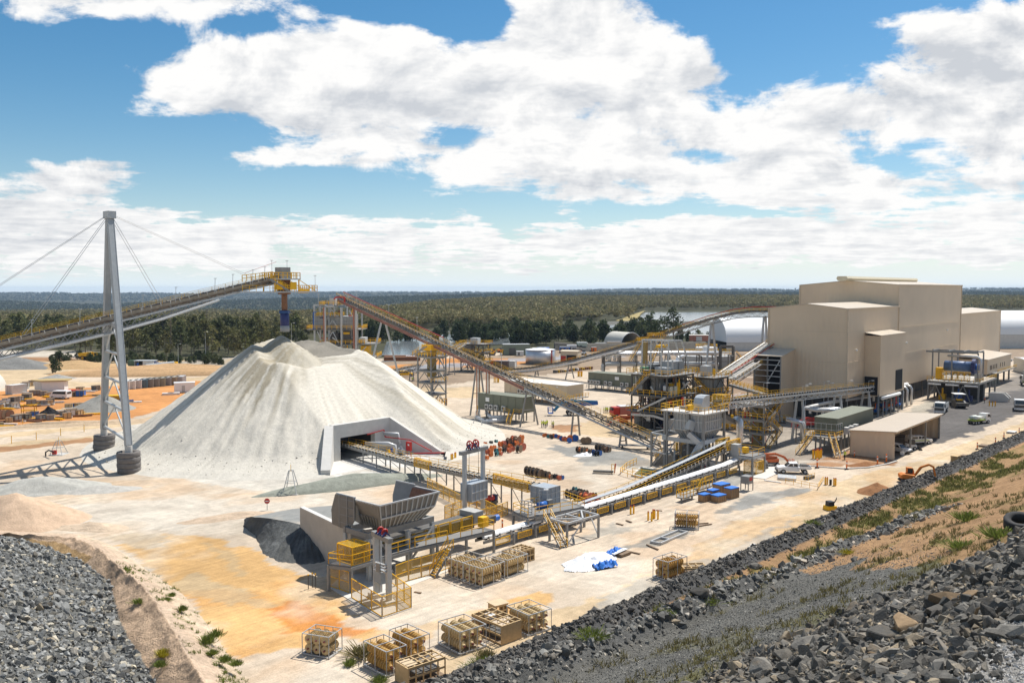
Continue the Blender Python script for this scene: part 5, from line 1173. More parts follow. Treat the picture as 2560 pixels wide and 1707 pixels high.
rim_=[p+Z*.02 for p in topl[3:]]+back;mb=MB();n_r=len(rim_);mb.add(rim_+[ctr],[(i,(i+1)%n_r,n_r)for i in range(n_r)]);mb.build('ramp_top',mat('grey rolled ramp',(.24,.24,.225),.95,0,.2,.8,.3,4,dirt=((.45,.40,.33),.12,.55)),o,True,base=(0,0,0))
q=at(668,1275);t=thing('stop_sign','small red round sign on a stand beside the pink earth bank','sign',q);MB().beam(q,q+Z*1.2,.06).build('sign_post',STEEL,t);MB().tube([q+Z*1.35-V((0,.03,0)),q+Z*1.35+V((0,.03,0))],.42,8).build('sign_plate',RED,t);MB().box(q+Z*1.35-V((0,.04,0)),(.55,.02,.12)).build('sign_bar',WHITE,t)
for x_,y_,la in((771,1472,'dark stake with yellow cap, left one of three beside the hopper fence'),(781,1468,'dark stake with yellow cap, middle one of three beside the hopper fence'),(789,1470,'dark stake with yellow cap, right one of three beside the hopper fence')):
 q=at(x_,y_);t=thing('marker_stake',la,'stake',q);MB().beam(q,q+Z*1.5,.07).build('stake',STEELD,t);MB().box(q+Z*1.55,(.13,.13,.14)).build('cap',YEL,t)
fd=thing('apron_feeder','feeder with yellow mesh side guards running out below the hopper','feeder',F1)
fs,fe=hp(-.5,2.8,0),hp(LH+7.5,2.6,0)
MB().beam(fs+Z*3.1,fe+Z*3.1,2.2,1.3).build('feeder_body',STEELD,fd)
for k in range(8):
 a=fs.lerp(fe,.06+k*.115)-WH*1.3;mb=MB();mb.beam(a+Z*2.7,a+UH*1.75+Z*2.7,.1);mb.beam(a+Z*4.1,a+UH*1.75+Z*4.1,.1);mb.beam(a+Z*2.7,a+Z*4.1,.1);mb.beam(a+UH*1.75+Z*2.7,a+UH*1.75+Z*4.1,.1)
 f=mb.build('guard_frame',YEL,fd);MB().face([a+Z*2.7,a+UH*1.75+Z*2.7,a+UH*1.75+Z*4.1,a+Z*4.1]).build('mesh_infill',YMESH,f)
MB().box(fe+Z*3.6+UH*.6,(1.6,2.6,1.6),(UH,WH,Z)).build('head_hood',mat('pale hood',(.42,.41,.38)),fd)
q=fe-WH*2.6+Z*3.5;MB().box(q,(1.0,.9,1.2),(UH,WH,Z)).build('gearbox',YEL,fd);MB().box(q+UH*1.2,(1.3,.9,.9),(UH,WH,Z)).build('drive',STEELD,fd);MB().tube([q+UH*1.9,q+UH*2.7],.4,10).build('drive_motor',BLUE,fd)
nd_=thing('hopper_deck','railed steel deck and walkway along the front of the feed hopper','platform',(-16.9,91.4,0))
DZ=2.9;k0=V((-16.9,91.4,0));kl=g('6',118,1165,DZ);kl.z=0
dd=[k0+Z*DZ,k0+UH*8.4+Z*DZ,k0+UH*8.4+WH*2.0+Z*DZ,V((kl.x,kl.y,DZ))+UH*6.5,V((kl.x,kl.y,DZ))]
MB().prism([p-Z*.16 for p in dd],Z*.16).build('platform_deck',GMESH,nd_)
wk0=k0+UH*8.4;wk1=V((-2.2,105.6,0));MB().prism([wk0+Z*(DZ-.16),wk1+Z*(DZ-.16),wk1+WH*1.7+Z*(DZ-.16),wk0+WH*1.7+Z*(DZ-.16)],Z*.15).build('walkway',GMESH,nd_)
handrail([V((kl.x,kl.y,DZ))+UH*2,V((kl.x,kl.y,DZ)),k0+Z*DZ,k0+UH*3.4+Z*DZ],nd_,1.15,1.6,.07);handrail([k0+UH*4.8+Z*DZ,k0+UH*8.2+Z*DZ],nd_,1.15,1.5,.07);handrail([wk0+UH*.6+Z*DZ,wk0.lerp(wk1,.42)+Z*DZ],nd_,1.15,1.6,.07);handrail([wk0.lerp(wk1,.58)+Z*DZ,wk1+Z*DZ,wk1+WH*1.7+Z*DZ],nd_,1.15,1.6,.07)
for q in(k0,V((kl.x,kl.y,0)),k0+UH*8.4,wk0.lerp(wk1,.3),wk0.lerp(wk1,.65),wk1):MB().beam(q,q+Z*(DZ-.15),.26).build('column',STEEL,nd_)
for a,b in((V((kl.x,kl.y,0)),k0),(k0,wk0),(wk0,wk1)):MB().beam(a+Z*(DZ-.32),b+Z*(DZ-.32),.18,.34).build('edge_beam',STEEL,nd_)
stairs(g('6',858,1262),g('6',990,1045,DZ),.85,nd_)
cage('motor_guard','yellow mesh guard box around a motor on the hopper deck',g('6',290,1178,DZ),UH*2.3,WH*2.6,1.9)
q=g('6',335,1130,DZ);t=thing('feeder_motor','dark motor inside the yellow guard box on the hopper deck','motor',q);MB().tube([q+Z*.6-UH*.6,q+Z*.6+UH*.7],.42,10).build('casing',STEELD,t);MB().box(q+Z*.2,(1.6,1.0,.3),(UH,WH,Z)).build('base_frame',STEEL,t)
fence('guard_fence','yellow mesh guard fence under the left end of the hopper deck',[g('6',121,1328),k0+V((-.2,-.1,0))],2.3,2.2)
fence('guard_fence','yellow mesh fence round the foot of the small take-up gantry',[g('6',282,1410),g('6',500,1550),g('6',708,1480),g('6',560,1365)],2.1,2.0)
fence('guard_fence','row of yellow mesh guard panels under the hopper deck beside the stairs',[g('6',595,1328),g('6',688,1290),g('6',870,1240),g('6',990,1195)],2.3,2.3)
sl_=MB().prism([g('6',*p,-.02)for p in[(120,1335),(265,1425),(500,1556),(712,1484),(560,1380),(1000,1210),(700,1100),(300,1180)]],Z*.08).build('hopper_slab',mat('pale concrete slab',(.60,.57,.52)));tag(sl_,'pale concrete slab under the hopper deck and its fences','slab')
gantry('small grey take-up gantry with two red sheaves in front of the hopper deck',g('6',548,1455),g('6',458,1400),6.4,(1.6,1.2,2.0,3.2,.28),.5)
q=g('6',485,1395);tag(MB().beam(q,q+Z*6.2,.36).build('steel_post',LGREY),'single grey steel post behind the small take-up gantry','post')
t=thing('cable_rack','grey cable and weight rack hanging on the small gantry legs','rack',q);q2=g('6',500,1210,3.4);mb=MB()
for k in range(3):mb.beam(q2-UH*.2-WH*.9+Z*k*.35,q2-UH*.2+WH*.8+Z*k*.35,.25,.12)
mb.build('rack_bar',GALV,t);MB().box(q2+Z*.4-UH*.5,(.2,.5,.9),(UH,WH,Z)).build('control_box',STEEL,t)
f0=V((-3.3,106.7,0));fd_=V((.681,.733,0)).normalized();fn=V((-fd_.y,fd_.x,0))
lc=thing('covered_conveyor','long low conveyor under a white half round cover with yellow belt guards','conveyor',f0)
lpts=[f0+fd_*s+Z*z for s,z in((-1,1.6),(12,1.6),(25,1.6),(45,1.7),(58,1.9),(63,2.3))]
conveyor(lc,lpts,1.2,side=-1,truss=0,walk=False,rail2=False,isp=2.0)
rows=[]
for p in lpts:
 rows.append([p+fn*(.6*math.cos(a))+Z*(.1+.4*math.sin(a))for a in np.linspace(0,math.pi,9)])
def seg_cover(a,b,m):
 r=[[p+fn*(.62*math.cos(t_))+Z*(.1+.42*math.sin(t_))for t_ in np.linspace(0,math.pi,9)]for p in(a,b)]
 r2=[[p+fn*(.59*math.cos(t_))+Z*(.1+.39*math.sin(t_))for t_ in np.linspace(math.pi,0,9)]for p in(a,b)]
 return MB().loft([x+y for x,y in zip(r,r2)],True,True).build('belt_cover',m,lc,False)
cov=mat('white conveyor cover',(.80,.80,.79),.45,0,.05)
for i in range(len(lpts)-1):
 if i==1:a,b=lpts[1],lpts[1]+fd_*1.2;seg_cover(a,b,cov);a=lpts[2]-fd_*8.2;seg_cover(a,lpts[2],cov);continue
 seg_cover(lpts[i],lpts[i+1],cov)
for k in range(15):
 a=f0+fd_*(1+k*4.1)-fn*.8;mb=MB()
 for zz_ in(.55,1.25):mb.beam(a+Z*zz_,a+fd_*2.6+Z*zz_,.08)
 mb.beam(a+Z*.5,a+Z*1.3,.08);mb.beam(a+fd_*2.6+Z*.5,a+fd_*2.6+Z*1.3,.08)
 f=mb.build('belt_guard',YEL,lc);MB().face([a+Z*.55,a+fd_*2.6+Z*.55,a+fd_*2.6+Z*1.25,a+Z*1.25]).build('mesh_infill',YMESH,f)
 MB().beam(a-fn*.15+fd_*3.2,a-fn*.15+fd_*3.2+Z*1.5,.22).build('support_post',STEEL,lc)
rv=thing('rising_conveyor','rising conveyor with grey half cover and row of black idlers up to the drive deck','conveyor',f0)
rp0=V((9.0,121.2,0));rp1=V((40.0,156.2,0));rd=(rp1-rp0).normalized();rn=V((-rd.y,rd.x,0));rL=(rp1-rp0).length
rpt=[rp0+Z*1.2,rp0+rd*12+Z*1.5,rp0+rd*rL*.6+Z*2.9,rp1+Z*4.7]
conveyor(rv,rpt,1.3,side=1,truss=0,isp=1.15,idm=GALV,stringm=STEELD,rail2=True)
def half_cover(parent,pts,n_,m,r=.85,a0=.15,a1=.75,z=.25):
 rr=[[p+n_*(r*math.cos(t_))+Z*(z+r*.75*math.sin(t_))for t_ in np.linspace(math.pi*a0,math.pi*a1,7)]for p in pts]
 r2=[[p+n_*((r-.04)*math.cos(t_))+Z*(z+(r*.75-.04)*math.sin(t_))for t_ in np.linspace(math.pi*a1,math.pi*a0,7)]for p in pts]
 return MB().loft([x+y for x,y in zip(rr,r2)],True,True).build('belt_cover',m,parent)
half_cover(rv,rpt[:-1]+[rpt[2].lerp(rpt[3],.82)],rn,mat('grey conveyor cover',(.42,.44,.46),.45),.95,0,.62,.35)
for k in range(9):
 s_=4+k*(rL-8)/8.;q=rp0+rd*s_;z=np.interp(s_,[0,12,rL*.6,rL],[1.2,1.5,2.9,4.7]);mb=MB()
 for s in(-1,1):mb.beam(q+rn*s*.8,q+rn*s*.8+Z*(z-.4),.15)
 mb.build('support_frame',STEEL,rv)
cage('belt_guard','',rpt[3]-rd*5.2-rn*1.0-Z*.6,rd*4.6,rn*.25,1.5,rv);cage('belt_guard','',rpt[3]-rd*5.2+rn*1.0-Z*.6,rd*4.6,rn*.25,1.5,rv)
dp=thing('drive_deck','small railed drive deck at the head of the rising conveyor','platform',(41,151,0))
c0=g('4',1085,1395);
c1=c0+U2*4.4;c2=c1+W2*5;c3=c0+W2*5
MB().prism([p+Z*3.1 for p in(c0,c1,c2,c3)],Z*.2).build('platform_deck',GMESH,dp);handrail([p+Z*3.3 for p in(c3,c0,c1,c2)],dp)
for q in(c0,c1,c2,c3):MB().beam(q,q+Z*3.1,.3).build('column',STEEL,dp)
for a,b in((c0,c1),(c0,c3),(c1,c2)):MB().beam(a+Z*2.95,b+Z*2.95,.2,.4).build('edge_beam',LGREY,dp)
q=(c0+c2)/2+Z*3.9;MB().box(q,(1.0,.8,1.0),(U2,W2,Z)).build('gearbox',YEL,dp);MB().box(q+U2*1.2,(1.0,.6,.6),(U2,W2,Z)).build('drive',STEELD,dp);MB().box(q-U2*1.7+W2*1.0+Z*.2,(1.3,1.6,1.9),(U2,W2,Z)).build('head_chute',LGREY,dp)
cage('guard_cage','yellow mesh guard cage under the drive deck beside the white utility truck',g('4',1112,1390),U2*2.6,W2*2.3,2.2)
q=g('4',1150,1350);t=thing('tail_pulley','dusty tail pulley inside the yellow cage under the drive deck','pulley',q);MB().tube([q+Z*1+U2*-.1,q+Z*1+U2*1.4],.55,12).build('pulley_drum',WORNRUB,t);MB().box(q+U2*.6+Z*.3,(1.6,1.3,.5),(U2,W2,Z)).build('base_frame',STEELD,t)
sl_=MB().prism([g('4',*p,-.02)for p in[(1010,1400),(1180,1420),(1330,1350),(1180,1300)]],Z*.09).build('deck_slab',mat('pale concrete slab',(.6,.57,.52)));tag(sl_,'concrete slab under the drive deck of the rising conveyor','slab')
K1=V((32.9,150.2,0))
bt=thing('bin_tower','grey steel tower with a big ribbed surge bin and flat roof deck','tower',K1)
BZ=10.4;ba,bb=7.6,8.4
Pb=lambda a,b,z:K1+U2*a+W2*b+Z*z
for a in(.3,ba-.3):
 for b in(.3,3.3,bb-.3):MB().beam(Pb(a,b,0),Pb(a,b,BZ),.38).build('column',STEEL,bt)
MB().pbox(Pb(-.3,-.3,BZ),U2*(ba+.6),W2*(bb+.6),Z*.2).build('roof_deck',mat('pale deck plate',(.55,.53,.50)),bt)
handrail([Pb(-.2,-.2,BZ+.2),Pb(ba+.2,-.2,BZ+.2),Pb(ba+.2,bb+.2,BZ+.2),Pb(-.2,bb+.2,BZ+.2),Pb(-.2,-.2,BZ+.2)],bt,1.1,1.3,.08)
BINM=mat('grey bin plate',(.36,.365,.36),.55,0,.12)
i0,i1,j0,j1=.7,ba-.7,.7,6.4
MB().pbox(Pb(i0,j0,7.4),U2*(i1-i0),W2*(j1-j0),Z*(BZ-7.45)).build('bin_wall',BINM,bt)
mb=MB();mb.loft([[Pb(i0,j0,7.4),Pb(i1,j0,7.4),Pb(i1,j1,7.4),Pb(i0,j1,7.4)],[Pb(i0+1.9,j0+1.6,4.4),Pb(i1-1.9,j0+1.6,4.4),Pb(i1-1.9,j1-1.6,4.4),Pb(i0+1.9,j1-1.6,4.4)]],True,True);mb.build('bin_cone',BINM,bt)
mb=MB()
for k in range(9):
 a=i0+(i1-i0)*k/8;mb.beam(Pb(a,j0-.07,7.4),Pb(a,j0-.07,BZ),.12);mb.beam(Pb(a,j0-.07,7.4),Pb(i0+1.9+(i1-i0-3.8)*k/8,j0+1.5,4.4),.12)
 b=j0+(j1-j0)*k/8;mb.beam(Pb(i0-.07,b,7.4),Pb(i0-.07,b,BZ),.12);mb.beam(Pb(i0-.07,b,7.4),Pb(i0+1.8,j0+1.6+(j1-j0-3.2)*k/8,4.4),.12)
for z in(7.4,9.0,10.2):mb.beam(Pb(i0-.1,j0-.12,z),Pb(i1+.1,j0-.12,z),.16);mb.beam(Pb(i0-.12,j0-.1,z),Pb(i0-.12,j1+.1,z),.16)
mb.build('bin_ribs',GALV,bt)
MB().pbox(Pb(1.6,2.2,2.2),U2*4.2,W2*3.2,Z*2.2).build('bin_feeder',STEELD,bt)
for(a,b,c,d)in((-.0,.3,ba,.3),(-.0,.3,0,bb),(ba-.3,.3,ba-.3,bb)):MB().beam(Pb(a,b,5.6),Pb(c,d,5.6),.3,.7).build('floor_beam',LGREY,bt)
for a0,a1,z0,z1 in((.3,3.0,5.4,.6),(ba-.3,4.2,5.4,.6)):MB().beam(Pb(a0,.3,z0),Pb(a1,.3,z1),.2).build('brace',LGREY,bt)
MB().beam(Pb(.3,.3,5.4),Pb(.3,3.1,.6),.2).build('brace',LGREY,bt)
hd2=Pb(3.8,2.8,BZ+.2);mb=MB()
prof=[(-1.3,0),(-1.3,1.3),(-.9,2.3),(-.1,2.7),(1.2,2.7),(1.2,0)]
mb.prism([hd2+U2*a-W2*.9+Z*z for a,z in prof],W2*1.8);mb.build('head_chute',mat('galvanised chute',(.50,.52,.53),.4,.3),bt)
MB().box(hd2-U2*2.6+Z*.7+W2*.8,(1.3,.8,1.0),(U2,W2,Z)).build('gearbox',YEL,bt);MB().tube([hd2-U2*3.6+Z*.7+W2*.8,hd2-U2*3.6+Z*.7+W2*2.0],.3,8).build('drive_motor',STEEL,bt)
MB().path([gD('a8',885,790,152.5),gD('a8',850,910,152.3)],1.25,1.1).build('reject_chute',LGREY,bt)
MB().path([gD('a8',850,960,152),gD('a8',1000,1090,150.8),gD('a8',890,1290,150.6),gD('a8',890,1345,150.6)],.9,.9).build('reject_chute',mat('galvanised chute',(.5,.5,.5)),bt)
cage('guard_cage','yellow mesh guard box around the bin feeder drive',g('a8',830,1285,1.6),-U2*.1+U2*3,W2*2.9,3.0)
q=g('a8',800,1240,1.7);tag(MB().box(q+U2*1.2+W2*.6+Z*1.2,(2.0,1.8,2.2),(U2,W2,Z)).build('feeder_drive',mat('tan drive housing',(.40,.30,.18)),None,base=q),'tan drive housing inside the yellow guard box below the bin','machine')
lf=thing('sump_trestle','bare lower steel frame standing left of the bin tower over the sump','frame',g('a8',355,1390))
s0=g('a8',357,1388);s1=g('a8',557,1430);s2=s0+U2*4.4;s3=s1+U2*4.4
for q in(s0,s2,s3):MB().beam(q,q+Z*6.2,.3).build('column',STEEL,lf)
MB().beam(s1,s1+Z*10.5,.3).build('column',STEEL,lf)
for a,b in((s0,s1),(s0,s2),(s2,s3),(s1,s3)):
 for z in(6.1,2.8):MB().beam(a+Z*z,b+Z*z,.2,.26).build('frame_beam',LGREY,lf)
MB().beam(s0+Z*3,s0.lerp(s2,.5)+Z*5.9,.14).build('brace',LGREY,lf);MB().beam(s1+Z*6.3,s1.lerp(s3,.6)+Z*8.6,.14).build('brace',LGREY,lf);MB().beam(s1+Z*3,s3+Z*5.9,.14).build('brace',LGREY,lf)
stairs(g('a8',385,1360),g('a8',520,1200,2.6),.9,lf)
sp_t=thing('concrete_sump','concrete sump walls beside the green water pit','sump',g('a8',640,1300))
a0,a1,a2=g('a8',415,1345),g('a8',640,1400),g('a8',860,1440)
MB().pbox(a1,(a0-a1),U2*3.0,Z*2.1).build('sump_wall',mat('grey brown concrete',(.30,.28,.25),.85),sp_t)
MB().prism([a1+U2*-.3,a2-U2*.3,a2+Z*2.6+U2*1.2,a1+Z*2.6+U2*1.9+W2*-1.0],U2*3.2).build('sump_ramp',mat('ramp concrete',(.40,.38,.35),.85),sp_t)
ws=[g('4',*p,.05)for p in[(232,1395),(290,1342),(500,1370),(430,1430)]]
tag(MB().face([p+Z*.02 for p in ws]).build('water',mat('green pit water',(.10,.115,.025),.25,0,.1,.6)),kind='structure')
pk=thing('pit_kerb','concrete kerb and yellow rails round the green water pit','kerb',ws[0])
for a,b in zip(ws,ws[1:]+ws[:1]):MB().beam(a+Z*.1,b+Z*.1,.4,.35).build('kerb',CONC,pk)
handrail([p+Z*.25 for p in(ws[0],ws[3],ws[2])],pk,1.1,1.8,.07);handrail([g('4',145,1385),g('4',190,1345),g('4',260,1310)],pk,1.1,1.8,.07);handrail([g('4',145,1385),g('4',250,1420),g('4',400,1460)],pk,1.1,1.8,.07)
c3t=thing('bridge_conveyor','long sloping bridge conveyor from the big shed to the bin roof','conveyor',(60,190,0))
p0=V((93.9,224.9,7.6));p1=V((36.4,156.2,12.0));d3_=(p1-p0).normalized()
off3=conveyor(c3t,[p0-d3_*3,p0.lerp(p1,.33),p0.lerp(p1,.66),p1],1.6,side=-1,truss=.9,isp=1.35,idm=LGREY,stringm=GALV,trussm=GALV)
for q in(V((59.5,186,0)),V((74,203,0)),V((87,217.6,0))):
 f=(q-p0).xy.dot((p1-p0).xy)/((p1-p0).xy.length**2);c_=p0.lerp(p1,f);legs(c3t,c_,d3_,c_.z-1.5,1.5,.42,LGREY)
hd_c=p1+Z*.5
cage('belt_guard','',p1-d3_*3.2-Z*.3-V((-d3_.y,d3_.x,0))*.95,d3_*2.9,V((-d3_.y,d3_.x,0))*1.9,1.5,c3t)
stt=thing('stair_tower','steel stair tower with zigzag yellow railed flights beside the bridge conveyor','tower',(51.4,177.6,0))
KS=V((50.6,176.2,0))
tower(stt,KS,U2,W2,5.6,5.8,[2.7,5.4,8.3],2,2,9.6,STEEL,rails=True,colw=.32,over=.3)
for i,z in enumerate((0,2.7,5.4)):
 b=KS-W2*(1.0)+U2*(.2 if i%2==0 else 5.2)+Z*z;e=KS-W2*1.0+U2*(5.2 if i%2==0 else.2)+Z*(z+2.9);stairs(b,e,.85,stt)
tw=MB()
MB().pbox(KS+U2*1.9+W2*2.0,U2*1.9,W2*1.7,Z*8.2).build('chute_shaft',mat('dark ochre chute',(.33,.23,.07)),stt)
clutter(stt,lambda a,b,z:KS+U2*a+W2*b+Z*z,5,5,.5,8,22,16)
tag(MB().tube([gD('a8',1460,775,165),gD('a8',1500,778,163.5),gD('a8',1515,800,163),gD('a8',1512,1075,163)],.62,12).build('silver_duct',mat('silver duct',(.6,.6,.6),.35,.5),None,True),'bent silver duct standing between bin tower and stair tower','duct')
dlean=MB().prism([gD('a8',1300,690,158),gD('a8',1490,800,165),gD('a8',1470,840,165),gD('a8',1300,750,158)],W2*3).build('lean_roof',STEELD);tag(dlean,'dark sloping lean-to roof on the right side of the bin tower','roof')
pj=thing('pipe_bend','pale lagged pipe loop on stands in front of the bridge conveyor trestle','pipe',g('4',1440,1150))
q=[gD('4',*p,183)for p in[(1330,990),(1400,1010),(1432,1020),(1440,1050),(1442,1135)]]
MB().tube(q,.42,10).build('lagged_pipe',mat('silver duct',(.6,.6,.6)),pj,True);MB().tube([p+U2*1.2 for p in q],.3,8).build('lagged_pipe',PIPEW,pj,True)
for k in(1,3):MB().beam(V((q[k].x,q[k].y,0)),q[k],.2).build('pipe_stand',STEEL,pj)
K2=V((34.3,195,0))
ct=thing('crusher_tower','dark braced steel tower with two big yellow railed decks and machinery','tower',K2)
Pt=tower(ct,K2,U2,W2,11.0,9.4,[4.0,7.8,12.4],4,4,12.6,STEELD,colw=.3,over=.9)
P2=lambda a,b,z:K2+U2*a+W2*b+Z*z
for a,b,z,s,m_ in((1.5,1.2,13,(2.2,3,1.3),LGREY),(5.0,1.6,13,(4.4,3.2,2.5),BINM),(4.6,6.4,13,(3,2,1.6),STEEL),(1.2,6.6,13,(1.5,1.5,1.2),mat('pale green valve',(.20,.42,.22)))):
 MB().pbox(P2(a,b,z),U2*s[0],W2*s[1],Z*s[2]).build('dust_hood',m_,ct)
mb=MB()
for k in range(8):mb.beam(P2(5+k*.63,1.55,13),P2(5+k*.63,1.55,15.5),.08)
mb.build('hood_ribs',GALV,ct)
for b in(.4,2.2,5.0,7.4):
 mb=MB();mb.beam(P2(9.5,b,12.8),P2(9.3,b,15.6),.26);mb.beam(P2(9.3,b,15.6),P2(6.5,b,20.3),.26);mb.beam(P2(6.5,b,20.3),P2(1.2,b,20.4),.26);mb.beam(P2(1.2,b,20.4),P2(1.0,b,12.8),.24);mb.build('crane_frame',GALV,ct)
mb=MB();mb.beam(P2(6.5,.2,20.3),P2(6.5,7.6,20.3),.26);mb.beam(P2(1.2,.2,20.4),P2(1.2,7.6,20.4),.26);mb.beam(P2(1.2,2.2,20.2),P2(9.3,2.2,15.4),.16);mb.build('crane_beam',GALV,ct)
MB().pbox(P2(2.2,3.2,18.7),U2*3.2,W2*1.2,Z*.6).build('hoist',YEL,ct)
for a,b in((1.2,.8),(2.9,.7)):MB().pbox(P2(a,b-.9,8.2),U2*1.1,W2*.5,Z*2.0).build('control_cabinet',mat('cream cabinet',(.60,.55,.42)),ct)
MB().pbox(P2(4.2,.4,8.2),U2*2.0,W2*1.8,Z*2.6).build('machine_body',YEL,ct);MB().pbox(P2(6.8,.8,8.2),U2*3.0,W2*3.5,Z*3.0).build('machine_body',BLACK,ct)
MB().tube([P2(3,4.5,8.4),P2(3,4.5,12)],1.5,14).build('screen_bin',STEEL,ct);MB().tube([P2(8,6,4.4),P2(8,6,7.6)],1.6,14).build('crusher_shell',mat('dark machine green',(.05,.07,.06)),ct)
MB().pbox(P2(1,2,4.2),U2*3,W2*3,Z*2.6).build('machine_body',STEELD,ct);MB().pbox(P2(5,1,.1),U2*4,W2*5,Z*2.6).build('pump_block',NAVY,ct)
MB().tube([P2(.6,-.8,.6),P2(.6,-.8,1.6),P2(.6,-.8,3.2)],1.0,12).build('receiver_tank',STEEL,ct);MB().tube([P2(1.6,8.6,.6),P2(1.6,8.6,3.0)],1.0,12).build('receiver_tank',STEEL,ct)
MB().tube([P2(5,-.9,0),P2(5,-.9,7.6)],.32,8).build('riser_pipe',RED,ct);MB().tube([P2(5.8,-.9,0),P2(5.8,-.9,7.6)],.4,8).build('riser_pipe',LGREY,ct)
MB().path([P2(-.5,9,3.4),P2(-.5,3,3.6),P2(-.3,-.8,2.9),P2(1.5,-1,2.4),P2(1.8,-1,1.2),P2(4,-1.0,1.0)],.5).build('duct_run',GALV,ct)
MB().beam(P2(-1,7,4.4),P2(-1,-.4,8.0),.4).build('chute_run',GALV,ct)
stairs(P2(11.9,1,0),P2(11.9,6.5,4.1),.9,ct);stairs(P2(12.1,6.5,4.1),P2(12.1,1,8.0),.9,ct);stairs(P2(-1.6,8.6,8.0),P2(-1.6,4,12.5),.9,ct)
cage('guard_cage','yellow mesh guard on the ground floor of the crusher tower',P2(2.6,-1.4,2.0)-Z*2,U2*2.0,W2*.8,3)
for a_,b_,z_,sa_,sb_,sz_ in((1.5,5,.2,3,3,3),(6,5.5,.2,3.5,3,3.2),(4.2,3,4.5,3,3.5,2.6),(8,1,4.5,2.4,3,2.4),(1,6,8.3,3,2.6,3),(6.5,5,8.3,3.4,3.4,3.2),(4.2,5,13,2,3,1)):MB().pbox(P2(a_,b_,z_),U2*sa_,W2*sb_,Z*sz_).build('machine_body',mat('near black filler',(.07,.065,.06),.7,0,.4),ct)  # near-black boxes added to darken the open inside of the tower
clutter(ct,P2,10.5,9,4.4,7.2,80,5);clutter(ct,P2,10.5,9,8.2,11.6,80,6);clutter(ct,P2,10.5,9,.3,3.4,60,7);clutter(ct,P2,8,8,13,14.6,14,8);clutter(bt,Pb,7,8,.5,4.6,26,9)
K3=V((46.5,203,0))
mt_=thing('screen_tower','steel screening tower with yellow stairs between crusher tower and shed','tower',K3)
tower(mt_,K3,U2,W2,6.5,9.0,[4.0,7.6,11.2],2,3,11.4,STEELD,colw=.32,over=.7)
P3=lambda a,b,z:K3+U2*a+W2*b+Z*z
MB().pbox(P3(.6,.6,8),U2*5,W2*4.4,Z*3.0).build('screen_box',BINM,mt_);mb=MB()
for k in range(8):mb.beam(P3(.6+k*.7,.52,8),P3(.6+k*.7,.52,11),.1)
for k in range(7):mb.beam(P3(.52,.6+k*.72,8),P3(.52,.6+k*.72,11),.1)
mb.build('screen_ribs',STEEL,mt_)
MB().pbox(P3(1.5,2.5,11.6),U2*2.2,W2*1.9,Z*2.4).build('dust_hood',LGREY,mt_);MB().tube([P3(4.5,5.2,11.6),P3(4.5,5.2,13.4)],.5,10).build('blue_drum',BLUE,mt_)
stairs(P3(-1.0,1.0,7.9),P3(-1.0,5.6,11.4),.9,mt_);stairs(P3(-1.2,7,4.2),P3(-1.2,2.4,7.9),.9,mt_);stairs(P3(1.0,-1.4,4.2),P3(5.4,-1.4,7.9),.9,mt_)
MB().tube([P3(0,10,12),P3(0,10,14.4),P3(1,10.2,15.6),P3(3,10,15.8)],.45,10).build('vent_pipe',mat('silver duct',(.6,.6,.6)),mt_,True);MB().tube([P3(1.4,10,4),P3(1.4,10,15.2)],.38,10).build('vent_pipe',PIPEW,mt_,True)
clutter(mt_,P3,6,9,.5,7,70,11);clutter(mt_,P3,6,9,8,12.4,16,12)
rs_=random.Random(99)
LAB=['grey pump skid','yellow framed pump skid','dark cyclone stand','rusty pipe spool stand','navy motor skid','pale valve skid']
for i in range(26):
 a_,b_=rs_.uniform(-1,26),rs_.uniform(-9,16);q=K3+U2*a_+W2*b_;k=i%6
 if-1.5<a_<8 and-1<b_<10:q=q+U2*9
 t=thing('process_skid',LAB[k]+' on the ground between screen tower and shed','skid',q,rs_.uniform(-.1,.1),LAB[k]+'s by the shed');m_=(STEEL,YEL,STEELD,RUST,NAVY,LGREY)[k];h_=rs_.uniform(1.2,3.6)
 MB().pbox((-1.4,-.9,0),(2.8,0,0),(0,1.8,0),(0,0,.35)).build('skid_base',STEELD,t,base=(0,0,0));MB().tube([(-.5,0,.35),(-.5,0,h_)],.55,10,.3).build('vessel',m_,t,base=(0,0,0));MB().tube([(.6,-.5,.35),(.6,-.5,h_*.7),(.6,.9,h_*.7),(.6,.9,.3)],.14,6).build('pipe_loop',GALV,t,base=(0,0,0));rail_pts([(-1.4,-.9,.35),(1.4,-.9,.35)],1.1,1.4,.08).build('handrail',YEL,t,base=(0,0,0))
for i,(a_,b_,la)in enumerate(((10,-4,'lower pipe bridge running from the crusher tower to the shed'),(9,5,'middle pipe bridge running from the screen tower to the shed'),(4,13,'upper pipe bridge behind the screen tower'))):
 q=K3+U2*a_+W2*b_;t=thing('pipe_bridge',la,'pipe bridge',q)
 for k in range(5):MB().tube([q-U2*6+W2*k*.55+Z*(4.6+i*.4),q+U2*17+W2*k*.55+Z*(4.6+i*.4)],.16+.05*(k%3),6).build('pipe_run',(GALV,LGREY,PINK,GALV,PIPEW)[k],t)
 for f in(-5,0,5,10,16):
  for e in(0,2.4):MB().beam(q+U2*f+W2*e,q+U2*f+W2*e+Z*(4.5+i*.4),.22).build('bridge_post',STEELD,t)
lk=thing('link_conveyor','steep upper conveyor with white covers rising into the shed end','conveyor',(60,215,0))
a,b=gD('4',880,672,211),gD('4',1215,450,226);conveyor(lk,[a,a.lerp(b,.5),b],1.5,side=-1,truss=1.0,isp=1.6,belt=BELTD,stringm=PIPEW);dn=(b-a).normalized();nn_=V((-dn.y,dn.x,0)).normalized()
